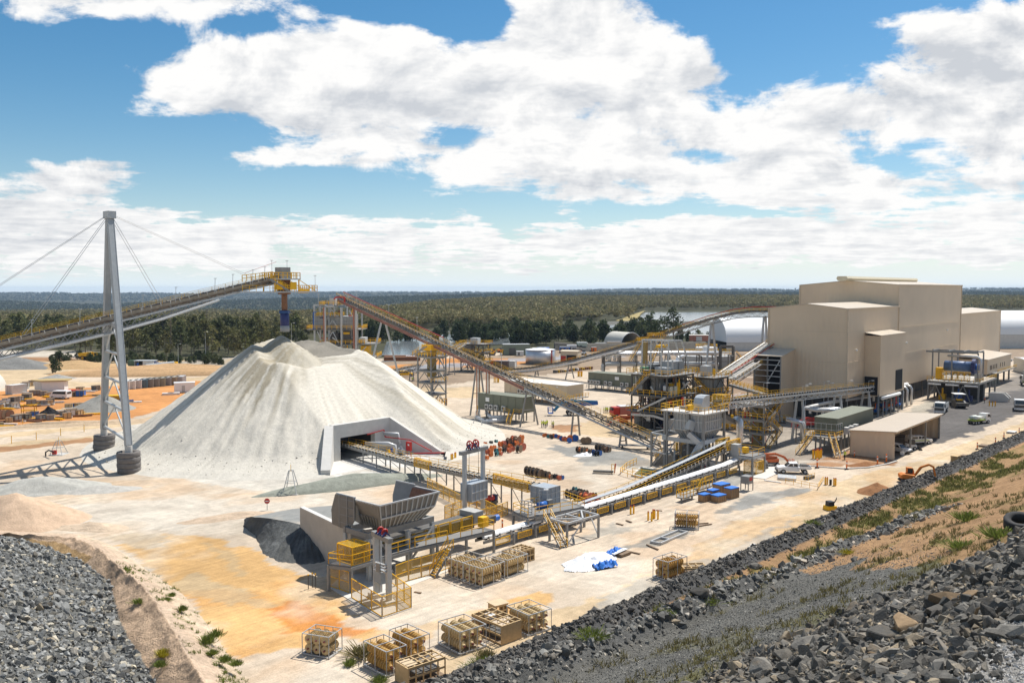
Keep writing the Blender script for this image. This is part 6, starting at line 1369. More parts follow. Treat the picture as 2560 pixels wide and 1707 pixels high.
MB().tube([a+nn_*1.6,b+nn_*1.6],.2,8).build('side_pipe',PIPEW,lk);MB().tube([a-nn_*1.1+Z*.4,b-nn_*1.1+Z*.4],.12,6).build('side_pipe',PIPEW,lk);MB().tube([a-nn_*1.9+Z*.4,b-nn_*1.9+Z*.4],.1,6).build('side_pipe',RED,lk)
lk2=thing('link_conveyor','steep lower conveyor with white covers rising into the shed annex','conveyor',(62,210,0))
a,b=gD('4',930,702,208),gD('4',1110,588,216);conveyor(lk2,[a,a.lerp(b,.5),b],1.5,side=-1,truss=1.0,isp=1.6,belt=BELTD,stringm=PIPEW);dn=(b-a).normalized();nn_=V((-dn.y,dn.x,0)).normalized()
[MB().tube([a+nn_*e+Z*.35,b+nn_*e+Z*.35],.14,6).build('side_pipe',PIPEW,lk2)for e in(-1.1,1.1)]
wb=thing('walkway_bridge','sloping steel walkway bridge with yellow rails down to the stair tower','bridge',(55,200,0))
a,b=gD('4',935,745,206),gD('4',1180,815,192);dn=(b-a).normalized();n_=V((-dn.y,dn.x,0)).normalized()
MB().prism([a-n_*.6,a+n_*.6,b+n_*.6,b-n_*.6],Z*.15).build('bridge_deck',GMESH,wb);handrail([a-n_*.6,b-n_*.6],wb,1.1,1.6,.08);handrail([a+n_*.6,b+n_*.6],wb,1.1,1.6,.08)
for s in(-.6,.6):MB().beam(a+n_*s-Z*.2,b+n_*s-Z*.2,.14,.4).build('bridge_girder',STEEL,wb)
for f in(.05,.5,.95):q=a.lerp(b,f);MB().beam(V((q.x,q.y,0)),q-Z*.2,.25).build('support_leg',STEEL,wb)
LP0=V((28.8,169.4,0));LD=V((-.57,.8216,0)).normalized()
lg=thing('overland_conveyor','long descending conveyor with red pipes from the far tower to the bin','conveyor',LP0)
pix=[(1655,1112),(1560,1075),(1450,1037),(1330,989),(1240,945),(1180,912),(1090,860),(1000,816),(930,788),(845,742)]
pix=[(1660,1103),(1560,1066),(1440,1017),(1320,964),(1240,921),(1180,893),(1097,854),(1000,805),(930,770),(848,744)]
lpts=[online(LP0,LD,*p)for p in pix]
z0_,z1_=lpts[0].z,lpts[-1].z;s_=[(p-LP0).xy.dot(LD.xy)for p in lpts]
cf=np.polyfit(s_,[p.z for p in lpts],2);lpts=[V((p.x,p.y,float(np.polyval(cf,s))))for p,s in zip(lpts,s_)]
conveyor(lg,lpts,1.4,side=-1,truss=1.1,isp=1.9,stringm=STEELD,trussm=STEEL,idm=GALV,walk=True)
LN=V((-LD.y,LD.x,0))
MB().tube([p+LN*1.3-Z*1.0 for p in lpts[3:]],.17,6).build('side_pipe',PINK,lg);MB().tube([p+LN*1.3-Z*1.5 for p in lpts[3:]],.17,6).build('side_pipe',PINK,lg);MB().tube([p-LN*1.5+Z*1.1 for p in lpts[6:]],.12,6).build('guard_wire',RED,lg)
MB().tube([p+LN*1.0-Z*1.3 for p in lpts[:4]],.2,6).build('side_pipe',GALV,lg)
for px,sp__,nm in((1323,2.6,1),(1195,2.4,1),(958,6.5,1),(1440,1.2,1),(1560,1.0,1)):
 k=min(range(len(lpts)),key=lambda i:abs(proj(*[np.array(c)for c in lpts[i]])[0]-px));u_=(px-1280)/F
 s=(u_*LP0.y-LP0.x)/(LD.x-u_*LD.y);q=V((LP0.x+LD.x*s,LP0.y+LD.y*s,0));zt_=float(np.polyval(cf,s));legs(lg,q,LD,zt_-1.6,sp__,.45 if px<1000 else.3,LGREY if px<1000 else STEEL)
for px in(1192,1216):
 k=5 if px==1192 else 4;q=online(LP0+LN*1.6,LD,px,980);zt_=float(np.polyval(cf,(q-LP0).xy.dot(LD.xy)))-1.2
 for j in range(3):MB().tube([V((q.x+j*.35,q.y,0)),V((q.x+j*.35,q.y,zt_))],.16,6).build('riser_pipe',(PINK,GALV,RUST)[j],lg)
for px in(1240,1110,1030,960,880):
 u_=(px-1280)/F;s=(u_*LP0.y-LP0.x)/(LD.x-u_*LD.y);q=V((LP0.x+LD.x*s,LP0.y+LD.y*s,float(np.polyval(cf,s))));mb=MB();mb.beam(q-LN*1.6,q-LN*1.6+Z*3.4,.08);mb.box(q-LN*1.6+Z*3.4,(.7,.3,.14));mb.build('walkway_lamp',LGREY,lg)
u_=(1080-1280)/F;s=(u_*LP0.y-LP0.x)/(LD.x-u_*LD.y);q=V((LP0.x+LD.x*s,LP0.y+LD.y*s,0));zt_=float(np.polyval(cf,s))
lt=thing('lattice_tower','square lattice tower with four decks carrying the overland conveyor','tower',q)
KL=q-U2*2.6-W2*2.6+V((0,-1.5,0))
tower(lt,KL,U2,W2,5.4,5.4,[3.2,6.4,9.6,13.4],2,2,15.5,STEEL,rails=False,colw=.3,over=.4)
P_=lambda a,b,z:KL+U2*a+W2*b+Z*z
MB().pbox(P_(1.7,1.7,8),U2*1.8,W2*1.8,Z*7.5).build('chute_shaft',mat('dark ochre chute',(.3,.2,.05)),lt)
MB().pbox(P_(.8,.8,15.2),U2*3.8,W2*3.8,Z*1.6).build('transfer_box',YEL,lt)
handrail([P_(-1,-1,13.8),P_(6.4,-1,13.8),P_(6.4,6.4,13.8),P_(-1,6.4,13.8),P_(-1,-1,13.8)],lt,1.1,1.2,.1);stairs(P_(-1.4,5.5,13.9),P_(-1.4,.5,16.6),.8,lt)
handrail([P_(-.2,-.2,.1),P_(5.6,-.2,.1),P_(5.6,5.6,.1)],lt,1.8,1.0,.1);handrail([P_(-.4,-.4,6.8),P_(5.8,-.4,6.8)],lt,1.1,1.2,.08)
KF=V((-58,292,0));UF=V((.995,.10,0)).normalized();WF=V((-UF.y,UF.x,0))
def pF(px,dy=0):return(px-1280)/F*(292+dy)
xs=[pF(811),pF(823),pF(854),pF(893)]
ft_=thing('fines_tower','tall grey steel tower with ribbed bin rising behind the ore heap','tower',(xs[0],292,0))
x0,x1=pF(787),pF(897);Df=288.
zF=lambda py,D=Df:zat(D,py)
for px,top_ in((786,763),(812,763),(822,768),(855,768),(893,785)):
 for dy in(0,9):
  D=Df+dy;x=(px-1280)/F*Df;MB().beam(V((x,D,0)),V((x,D,zF(top_))),.42).build('column',LGREY,ft_)
def slab(px0,px1,py,dep,name='platform_deck',th=.25,y0=-.8,m=GMESH,rail=True,rt=.11):
 a,b=(px0-1280)/F*Df,(px1-1280)/F*Df;z=zF(py);MB().pbox(V((a,Df+y0,z-th)),V((b-a,0,0)),V((0,dep,0)),Z*th).build(name,m,ft_)
 if rail:handrail([V((a,Df+y0,z)),V((b,Df+y0,z)),V((b,Df+y0+dep,z)),V((a,Df+y0+dep,z)),V((a,Df+y0,z))],ft_,1.2,1.6,rt)
slab(768,905,823,11);slab(800,903,860,11);slab(898,940,859,11);slab(820,942,893,11);slab(800,846,763,9);slab(792,850,791,8,rail=True)
binx0,binx1=pF(793),pF(890)
MB().pbox(V((pF(793),Df+1,zF(822))),V((pF(888)-pF(793),0,0)),V((0,8,0)),Z*(zF(791)-zF(822))).build('bin_wall',BINM,ft_);mb=MB()
for k in range(25):x=pF(793)+(pF(888)-pF(793))*k/24;mb.beam(V((x,Df+.9,zF(822))),V((x,Df+.9,zF(791))),.12)
for py in(798,808,821):mb.beam(V((pF(793),Df+.85,zF(py))),V((pF(888),Df+.85,zF(py))),.2)
mb.build('bin_ribs',LGREY,ft_)
for(pa,ya,pb_,yb)in((823,822,838,800),(852,822,838,800),(823,800,836,772),(853,796,834,772),(822,858,838,828),(852,858,838,828),(855,866,870,889),(920,866,900,889),(800,828,812,856)):
 MB().beam(V((pF(pa),Df-.3,zF(ya))),V((pF(pb_),Df-.3,zF(yb))),.25).build('brace',LGREY,ft_)
for px,m_,r in((818,PINK,.28),(821,GALV,.3),(891,PINK,.3),(896,GALV,.32),(860,GALV,.25)):
 MB().tube([V((pF(px),Df-1.0,zF(900))),V((pF(px),Df-1.0,zF(768)))],r,8).build('riser_pipe',m_,ft_)
MB().tube([V((pF(820),Df-.6,zF(765))),V((pF(842),Df-.6,zF(765)))],.4,8).build('riser_pipe',GALV,ft_)
MB().path([V((pF(791),Df-.5,zF(823))),V((pF(791),Df-.5,zF(781))),V((pF(800),Df-.5,zF(780)))],.25).build('blue_frame',BLUE,ft_)
MB().pbox(V((pF(857),Df+1,zF(857))),V((pF(880)-pF(857),0,0)),V((0,6,0)),Z*4.0).build('machine_body',STEELD,ft_);MB().pbox(V((pF(900),Df+1,zF(858))),V((pF(916)-pF(900),0,0)),V((0,5,0)),Z*1.8).build('machine_body',GALV,ft_);MB().pbox(V((pF(905),Df+1,zF(892))),V((pF(925)-pF(905),0,0)),V((0,5,0)),Z*3.5).build('machine_body',YEL,ft_)
MB().pbox(V((pF(858),Df+.8,zF(836))),V((pF(878)-pF(858),0,0)),V((0,5,0)),Z*.7).build('hoist',YEL,ft_);MB().pbox(V((pF(830),Df+.8,zF(822)-6)),V((pF(850)-pF(830),0,0)),V((0,5,0)),Z*4.5).build('bin_cone',STEELD,ft_)
MB().path([V((pF(790),Df,zF(763))),V((pF(845),Df,zF(763)))],.3).build('top_beam',LGREY,ft_);MB().path([V((pF(876),Df+2,zF(762))),V((pF(893),Df+2,zF(762))),V((pF(897),Df+2,zF(770)))],.3).build('top_beam',LGREY,ft_)
MB().path([V((pF(843),Df-1,zF(748))),V((pF(848),Df-1,zF(743))),V((pF(869),Df-1,zF(743))),V((pF(869),Df-1,zF(756)))],.4).build('head_frame',RED,ft_);MB().pbox(V((pF(830),Df,zF(763))),V((pF(845)-pF(830),0,0)),V((0,3,0)),Z*2.2).build('head_chute',LGREY,ft_)
for px,h in((800,3.8),(829,3.2),(870,3.6),(895,3.0)):mb=MB();b=V((pF(px),Df+2,zF(763)));mb.beam(b-Z*2,b+Z*h,.09);mb.box(b+Z*h,(.9,.3,.15));mb.build('deck_lamp',LGREY,ft_)
q=V((pF(856),Df-1.4,zF(868)));MB().box(q,(.8,.5,.6)).build('floodlight',WHITE,ft_)
clutter(ft_,lambda a,b,z:V((pF(800)+a,Df+b,z)),12,6,9,17,70,14);clutter(ft_,lambda a,b,z:V((pF(800)+a,Df+b,z)),12,6,20,26,14,15)
tank_b=thing('blue_skid','blue tank skid behind the right shoulder of the ore heap','tank',g('2',1010,1060));q=g('2',1010,1040);MB().box(q+Z*1.2,(4,2.4,2.2)).build('tank_body',BLUE,tank_b);MB().box(q+Z*2.4+V((0,0,0)),(3.4,2.0,.2)).build('tank_lid',LGREY,tank_b)
gbx=thing('container_office','small grey slatted hut beside the conveyor pylon foot','hut',g('2',1213,1165));q=g('2',1213,1165);MB().box(q+Z*1.3,(4,3,2.6)).build('hut_wall',STEEL,gbx);MB().box(q+Z*2.66,(4.2,3.2,.1)).build('hut_roof',LGREY,gbx)
sc_=thing('return_conveyor','small low conveyor crossing behind the conveyor pylon','conveyor',g('2',1230,1060))
a,b=gD('2',1075,1045,296),gD('2',1410,975,310);conveyor(sc_,[a,a.lerp(b,.5),b],1.3,side=-1,truss=.9,isp=1.7,stringm=LGREY,idm=STEELD)
for f in(.05,.4,.8):q=a.lerp(b,f);legs(sc_,q,b-a,q.z-1.2,1.2,.25)
tt=thing('transfer_tower','steel transfer tower with yellow stairs left of the silver tank','tower',(-18,341,0))
KT=V(((1152-1280)/F*343,343,0));UT,WT=V((.93,-.36,0)).normalized(),V((.36,.93,0)).normalized()
tower(tt,KT,UT,WT,9.5,6.5,[3.6,7.2,10.4],3,2,10.6,STEELD,colw=.32,over=.8,rails=True)
P4=lambda a,b,z:KT+UT*a+WT*b+Z*z
MB().pbox(P4(3.6,1,10.8),UT*3,WT*3,Z*2.2).build('head_chute',LGREY,tt);MB().pbox(P4(1,.6,7.6),UT*3,WT*4,Z*2.4).build('screen_box',STEEL,tt);MB().pbox(P4(5,.6,3.9),UT*3,WT*4,Z*2.6).build('machine_body',mat('dark machine green',(.05,.07,.06)),tt)
stairs(P4(2,-1.3,7.5),P4(-1.5,-1.3,10.8),.9,tt);stairs(P4(5,-1.3,3.9),P4(9,-1.3,7.5),.9,tt)
MB().tube([P4(4,-2,3.0),P4(10,-2,3.0),P4(10.4,-2,2.6),P4(10.5,-2,.4)],.32,8).build('drain_pipe',GALV,tt,True)
clutter(tt,P4,9,6,.5,9.5,36,13)
tc_=thing('feed_conveyor','short conveyor climbing to the top of the transfer tower','conveyor',gD('2',1590,900,330))
a,b=gD('2',1570,905,318),gD('2',1745,812,338);conveyor(tc_,[a,a.lerp(b,.5),b],1.3,side=-1,truss=.8,isp=1.6,stringm=LGREY)
for f in(.05,.5):q=a.lerp(b,f);legs(tc_,q,b-a,q.z-1.2,1.2,.25)
IC0=V((-6,338,0));ID=V((.733,-.68,0)).normalized()
ic=thing('inclined_conveyor','long inclined conveyor with silver side pipe rising to the big shed','conveyor',IC0)
pix=[(1185,927),(1237,927),(1330,918),(1425,901),(1520,876),(1610,850),(1700,821),(1770,798),(1830,783),(1880,777),(1935,777)]
ip=[online(IC0,ID,px,py)for px,py in pix]
conveyor(ic,ip,1.5,side=-1,truss=1.3,isp=1.8,stringm=STEEL,trussm=STEEL,idm=STEELD)
IN_=V((ID.y,-ID.x,0))
MB().tube([p+IN_*1.9-Z*1.2 for p in ip[:6]],.34,8).build('side_pipe',mat('silver duct',(.6,.6,.6)),ic,True);MB().tube([p-IN_*1.3+Z*1.2 for p in ip[6:]],.13,6).build('guard_wire',RED,ic)
for px,sprd in((1342,1.0),(1425,2.4),(1780,4.5),(1912,3.6)):
 u_=(px-1280)/F;s=(u_*IC0.y-IC0.x)/(ID.x-u_*ID.y);q=V((IC0.x+ID.x*s,IC0.y+ID.y*s,0));zt_=float(np.interp(px,[p[0]for p in pix],[p.z for p in ip]));legs(ic,q,ID,zt_-1.8,sprd,.5 if px>1700 else.3,LGREY if px>1700 else STEEL)
tr_=thing('transfer_platform','yellow railed transfer platform with stairs on the inclined conveyor','platform',g('4',400,470))
q=online(IC0,ID,1635,850);MB().box(q+IN_*1.8-Z*.6,(9,4,.25),(ID,IN_,Z)).build('platform_deck',GMESH,tr_);handrail(rect(q+IN_*1.8-Z*.4,9,4,(ID,IN_)),tr_,1.2,1.1,.11);handrail(rect(q+ID*2+IN_*1+Z*1.2,6,3,(ID,IN_)),tr_,1.2,.9,.11)
for e in(-3.5,3.5):MB().beam(V((q.x,q.y,0))+ID*e+IN_*1.8,q+ID*e+IN_*1.8-Z*.6,.3).build('column',STEEL,tr_)
stairs(q-ID*3+IN_*9-Z*6.6,q-ID*3+IN_*2.6-Z*.6,.9,tr_);stairs(q+ID*5+IN_*9-Z*7,q+ID*4+IN_*3-Z*1.2,.9,tr_)
MB().box(q+IN_*5-Z*4,(1.2,1.2,7),(ID,IN_,Z)).build('drop_chute',mat('dark ochre chute',(.33,.22,.06)),tr_);MB().tube([q+ID*5+IN_*2-Z*.5,q+ID*4.6+IN_*2-Z*4.5,q+ID*2+IN_*2-Z*4.9],.3,8).build('drain_pipe',GALV,tr_,True)
TANU=mat('tan ribbed cladding long side',(.67,.525,.37),.55,0,.06,.15,wave=(tuple(U),1.05,.25),spec=.35)
TANW=mat('tan ribbed cladding end side',(.67,.525,.37),.55,0,.06,.15,wave=(tuple(W),1.05,.25),spec=.35)
ROOF=mat('pale tan roof sheet',(.56,.48,.38),.45,0,.05,.2,wave=(tuple(W),1.0,.2),spec=.15)
TRIM=mat('tan flashing',(.60,.47,.33),.5)
DARK=mat('painted dark interior',(.018,.018,.02),.9)  # near-black panels paint the unlit inside of openings and the annex
C0=V((80.5,211.7,0))
B_=lambda s,t,z:C0+U*s+W*t+Z*z
sh=thing('processing_shed','huge stepped tan processing shed with ribbed cladding and ridge vent','building',C0)
def block(s0,s1,t0,t1,z0,ze,zr,name='hall',roof_over=.15):
 """gabled block: ridge along U; side walls, end walls and roof as parts"""
 tm=(t0+t1)/2
 for t_,nm in((t0,1),(t1,0)):MB().prism([B_(s0,t_,z0),B_(s1,t_,z0),B_(s1,t_,ze),B_(s0,t_,ze)],W*(.25 if t_==t0 else-.25)).build('side_wall',TANU,sh)
 for s_ in(s0,s1):MB().prism([B_(s_,t0+.25,z0),B_(s_,t1-.25,z0),B_(s_,t1-.25,ze),B_(s_,tm,zr),B_(s_,t0+.25,ze)],U*(.25 if s_==s0 else-.25)).build('end_wall',TANW,sh)
 mb=MB();o=roof_over
 mb.prism([B_(s0-o,t0-o,ze-.02),B_(s0-o,tm,zr+.02),B_(s0-o,t1+o,ze-.02),B_(s0-o,t1+o,ze+.16),B_(s0-o,tm,zr+.2),B_(s0-o,t0-o,ze+.16)],U*(s1-s0+2*o));mb.build('roof',ROOF,sh)
 f=MB()
 for s_,t_ in((s0,t0),(s0,t1),(s1,t0)):f.beam(B_(s_-.03,t_-.03,z0),B_(s_-.03,t_-.03,ze),.28)
 f.beam(B_(s0-.2,t0-.12,ze+.05),B_(s1+.2,t0-.12,ze+.05),.3,.35);f.build('flashing',TRIM,sh)
block(0,39.2,0,20,5.6,27.1,28.2)
block(38.7,104.8,.02,27.8,5.0,33.0,34.2)
block(104.4,163,.04,20,3.0,23.6,24.6)
for z_ in(14.2,21.5):MB().beam(B_(.3,-.02,z_),B_(104,-.02,z_),.06,.12).build('sheet_joint',TRIM,sh);MB().beam(B_(-.02,.3,z_),B_(-.02,12.8,z_),.06,.12).build('sheet_joint',TRIM,sh)
mb=MB();tm=13.9
mb.prism([B_(34,tm-1.1,34.2),B_(34,tm-1.6,34.9),B_(34,tm-1.2,35.5),B_(34,tm+1.2,35.5),B_(34,tm+1.6,34.9),B_(34,tm+1.1,34.2)],U*66);mb.build('ridge_vent',mat('cream ridge vent',(.60,.53,.38)),sh)
MB().pbox(B_(12.2-.0,-3.9,5.3),U*19.8,W*3.86,Z*15.0).build('side_bay',TANU,sh)
MB().prism([B_(12.0,-4.1,20.35),B_(12.0,.0,21.0),B_(12.0,.0,21.15),B_(12.0,-4.1,20.5)],U*20.2).build('roof',ROOF,sh)
sb_=B_(12.2,-3.9,5.3)
MB().pbox(B_(12.1,-3.4,5.5),U*.3,W*3.2,Z*4.6).build('dark_conveyor_panel',DARK,sh)
MB().pbox(B_(24.5,-4.0,5.8),U*5.5,W*.3,Z*5.2).build('dark_door_panel',DARK,sh)
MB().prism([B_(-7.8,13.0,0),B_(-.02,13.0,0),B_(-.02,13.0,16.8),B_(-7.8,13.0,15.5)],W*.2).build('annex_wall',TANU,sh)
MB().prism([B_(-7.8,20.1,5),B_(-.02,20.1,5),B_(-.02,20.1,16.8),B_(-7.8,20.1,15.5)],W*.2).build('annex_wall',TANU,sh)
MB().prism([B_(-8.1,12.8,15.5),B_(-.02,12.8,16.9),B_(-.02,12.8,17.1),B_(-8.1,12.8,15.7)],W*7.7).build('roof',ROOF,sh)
MB().pbox(B_(-.4,13.2,0),U*.2,W*6.9,Z*16.4).build('annex_dark_back',DARK,sh)
mb=MB()
for t_ in(13.2,16.6,20.0):mb.beam(B_(-7.7,t_,0),B_(-7.7,t_,15.4),.3)
mb.build('annex_columns',STEEL,sh);mb=MB()
for z in(9.0,10.6,12.0,13.4,14.6):mb.beam(B_(-7.7,13.2,z),B_(-7.7,20,z),.2)
mb.beam(B_(-7.7,16.6,9.2),B_(-7.7,13.2,15),.2);mb.build('annex_girts',LGREY,sh)
mb=MB();mb.pbox(B_(1.5,6,0),U*160,W*.3,Z*5.8);mb.pbox(B_(1.5,19,0),U*.3,W*-13,Z*5.8);mb.build('undercroft_shade',mat('painted undercroft shade',(.07,.07,.07)),sh)  # dark sheets added under the shed, shade put into their colour
for s_ in range(0,100,8):
 MB().beam(B_(s_+.4,.5,0),B_(s_+.4,.5,5.6),.4).build('column',STEELD,sh)
for s_ in(12.4,18.5,25,31.8):MB().beam(B_(s_,-3.6,0),B_(s_,-3.6,5.3),.36).build('column',mat('blue grey column',(.16,.19,.22)),sh)
for s_ in range(0,30,6):MB().beam(B_(.4,.5+s_*.66,0),B_(.4,.5+s_*.66,5.6),.4).build('column',STEELD,sh)
for z in(5.4,):MB().beam(B_(12,-3.7,z),B_(32,-3.7,z),.3,.5).build('edge_beam',STEEL,sh)
for s_,t_ in((22,-.1),(46,-.1)):MB().box(B_(s_ if s_>30 else 6,-.15,17),(.6,.4,.4),(U,W,Z)).build('wall_lamp',WHITE,sh)
MB().box(B_(88,-.15,19),(.6,.4,.4),(U,W,Z)).build('wall_lamp',WHITE,sh)
random.seed(21)
for i in range(16):
 s_=10+i*2.0+random.uniform(-.5,.5);t_=random.uniform(-2.8,3.5);m_=(BLUE,RED,LGREY,NAVY,BLUE,ORANGE)[i%6];q=B_(s_,t_,0)
 t=thing('pump_set','%s pump under the raised side bay of the shed'%('blue','red','grey','navy','bright blue','orange')[i%6],'pump',q,group='pumps under the shed')
 MB().box(q+Z*.25,(1.8,1.0,.4),(U,W,Z)).build('base_frame',STEELD,t);MB().tube([q+Z*.95-U*.7,q+Z*.95+U*.5],.45,10).build('casing',m_,t);MB().tube([q+Z*1.2+U*.5,q+Z*2.6+U*.5],.18,8).build('outlet',m_,t)
for i,(s_,t_,r,lab)in enumerate(((9,-4.8,.42,'white lagged pipe run along the foot of the side bay'),(30,-1.6,.5,'white lagged pipe on the shed wall right of the side bay'))):
 t=thing('lagged_pipe',lab,'pipe',B_(s_,t_,0))
 if i==0:MB().tube([B_(12,-4.6,4.9),B_(26,-4.6,4.9)],r,10).build('pipe_run',PIPEW,t,True);[MB().beam(B_(a,-4.6,0),B_(a,-4.6,4.6),.2).build('pipe_stand',STEEL,t)for a in(13,19,25)]
 else:
  MB().tube([B_(32.5,-1.2,5.6),B_(44,-1.2,5.6)],r,10).build('pipe_run',PIPEW,t,True)
  for a in(34,38,42):MB().tube([B_(a,-1.4,5.4),B_(a,-2.6,5.2),B_(a,-3.0,4.6),B_(a,-3.0,.2)],.36,10).build('drop_pipe',mat('silver duct',(.6,.6,.6)),t,True)
t=thing('pipe_rack','rack of white lagged pipes under the bridge conveyor beside the olive cabin','pipe rack',g('5',250,1090))
pa=[gD('5',*p,d)for p,d in(((370,1060),184),((240,1062),190),((150,1045),196),((300,1010),207),((620,960),222))]
for k in range(4):MB().tube([p+U*k*.9+Z*.0 for p in pa],.38,8).build('pipe_run',PIPEW if k%2 else mat('silver duct',(.6,.6,.6)),t,True)
for p in pa:MB().beam(V((p.x,p.y,0)),p-Z*.3,.2).build('pipe_stand',STEEL,t);MB().tube([p+U*3.2,p+U*3.2-Z*1.5],.3,8).build('pipe_drop',PIPEW,t)
an=thing('office_annex','low tan annex on stilts with small windows on the right of the shed','building',B_(102,-8,0))
o=V((153.3,284.1,0));
MB().pbox(o+Z*4.4,U*35.5,W*8.6,Z*4.6).build('wall',TANU,an);MB().prism([o-U*.3-W*.3+Z*9.0,o-U*.3+W*8.7+Z*10,o-U*.3+W*8.7+Z*10.2,o-U*.3-W*.3+Z*9.2],U*36.1).build('roof',ROOF,an)
for s_ in(4,5.6,8,10.5,13,19,22,25):MB().pbox(o+U*s_-W*.05+Z*5.6,U*(.9 if s_<14 else.6),W*.1,Z*1.4).build('window',GLASS,an)
for s_ in(.5,9,18,27,35):MB().beam(o+U*s_+W*.4,o+U*s_+W*.4+Z*4.4,.5).build('stilt',STEEL,an)
MB().pbox(o+U*6-W*1.8+Z*4.2,U*30,W*1.7,Z*.2).build('walkway',GMESH,an);handrail([o+U*6-W*1.8+Z*4.4,o+U*36-W*1.8+Z*4.4],an,1.1,2,.09)
MB().pbox(o+U*14+W*1,U*8,W*5,Z*4.0).build('store_wall',mat('olive wall',(.20,.22,.17)),an)
mp_=thing('mill_platform','raised steel platform with yellow rails on the right flank of the shed','platform',(131,246.5,0))
o=V((131,246.5,0));A_,Bv=U*21,W*13.8;zd=5.6
MB().pbox(o+Z*(zd-.5),A_,Bv,Z*.5).build('platform_deck',mat('pale deck concrete',(.46,.44,.40)),mp_)
for i in range(4):
 for j in range(3):q=o+A_*(i/3*.96+.02)+Bv*(j/2*.96+.02);MB().beam(q,q+Z*(zd-.5),.4).build('column',STEEL,mp_)
for a,b in((.02,.3),(.55,.3)):q=o+Bv*a+U*.3;MB().beam(q+W*2,q+W*4+Z*4.6,.25).build('brace',STEEL,mp_);MB().beam(q+W*6,q+W*4+Z*4.6,.25).build('brace',STEEL,mp_)
handrail([o+Bv+Z*zd,o+Z*zd,o+A_+Z*zd],mp_,1.1,1.6,.09)
for e in(0,.36,.7):q=o+Bv*(e+.02);MB().tube([q-U*.4+Z*4.6,q+Bv*.25-U*.4+Z*4.6],.25,8).build('pipe_run',PIPEW,mp_)
ml=thing('scrubber_drum','blue rotating scrubber drum over yellow guards on the raised platform','mill',o+Z*zd)
q0=o+U*6+W*3.2+Z*(zd+4.0);q1=o+U*6+W*10.6+Z*(zd+4.0)
MB().tube([q0,q1],1.5,20).build('drum_shell',mat('dusty blue drum',(.10,.17,.33),.5,0,.25),ml,True);MB().tube([q0-W*.9,q0],2.3,20).build('girth_gear',NAVY,ml);MB().tube([q0-W*2,q0-W*.9],.9,12).build('trunnion',BLUE,ml)
for k in range(5):c_=o+U*4.2+W*(3.4+k*1.6)+Z*zd;mb=MB();mb.beam(c_,c_+Z*2.6,.12);mb.beam(c_+W*1.4,c_+W*1.4+Z*2.6,.12);mb.beam(c_+Z*2.6,c_+W*1.4+Z*2.6,.12);mb.beam(c_+Z*.1,c_+W*1.4+Z*.1,.12);f=mb.build('guard_frame',YEL,ml);MB().face([c_+Z*.1,c_+W*1.4+Z*.1,c_+W*1.4+Z*2.6,c_+Z*2.6]).build('mesh_infill',YMESH,f);MB().box(c_+W*.7+U*-.04+Z*1.7,(.04,.5,.35),(U,W,Z)).build('sign_plate',WHITE,f)
MB().box(o+U*5+W*1.4+Z*(zd+1.2),(2.2,1.6,2.0),(U,W,Z)).build('drive_housing',mat('pale drive housing',(.50,.50,.48)),ml);MB().box(o+U*5.4+W*11.8+Z*(zd+1.8),(2,1.8,3.2),(U,W,Z)).build('feed_box',YEL,ml)
gf=thing('portal_crane','grey steel portal crane frame over the blue scrubber drum','crane',o+Z*zd)
for s_ in(3.0,9.5):
 for t_ in(1.2,8.0,13.2):q=o+U*s_+W*t_+Z*zd;MB().beam(q,q+Z*8.2,.34).build('frame_leg',STEEL,gf)
 MB().beam(o+U*s_+W*1.2+Z*(zd+8.2),o+U*s_+W*15+Z*(zd+8.2),.34,.5).build('runway_beam',STEEL,gf)
for t_ in(1.2,5,9,13.2):MB().beam(o+U*3+W*t_+Z*(zd+8.5),o+U*9.5+W*t_+Z*(zd+8.5),.3).build('cross_beam',STEEL,gf)
t=thing('vent_pipe','bent grey pipe beside the scrubber drum on the platform','pipe',o+U*2+Z*zd);MB().tube([o+U*2.4+W*9+Z*(zd+7.2),o+U*2.4+W*1.2+Z*(zd+7.2),o+U*2.4+W*.3+Z*(zd+6.4),o+U*2.4+W*.3+Z*(zd+1)],.34,10).build('pipe_run',mat('silver duct',(.6,.6,.6)),t,True)
for k,(a,b,m_,lab)in enumerate(((2,3,NAVY,'navy pump block under the raised platform'),(3,6,BLUE,'blue pump under the raised platform'),(2,10,YEL,'yellow pipework skid under the raised platform'))):
 q=o+U*a+W*b;t=thing('pump_set',lab,'pump',q);MB().box(q+Z*.9,(2,1.6,1.6),(U,W,Z)).build('casing',m_,t);MB().tube([q+Z*1.6,q+Z*3.4],.25,8).build('outlet',m_,t)
mb=MB();mb.pbox(o+U*9+W*.5,U*.3,W*13,Z*5.0);tag(mb.build('back_wall',mat('painted undercroft shade',(.07,.07,.07))),'dark sheet painting the shade behind the pumps under the raised platform','wall')  # dark sheet paints the shade below the platform deck
for a,lab in((0,'front one of two cut cornered concrete panels beside the platform'),(2.6,'rear one of two cut cornered concrete panels beside the platform')):
 q=g('a5',1510,970)+U*a;d_=(g('a5',1800,985)-g('a5',1510,970)).normalized();tag(MB().prism([q,q+d_*4.5,q+d_*4.9+Z*1.2,q+d_*3.6+Z*2.5,q+Z*2.6],U*.5).build('concrete_barrier',CONC),lab,'panel')
cpo=thing('carport','tan open fronted vehicle shed with a single pitch roof by the road','shed',(71.6,164,0))
q0,q1=V((71.6,164,0)),V((65.3,169.3,0));cw=(q1-q0).length;CW=(q1-q0).normalized();CU=V((CW.y,-CW.x,0));CU=U
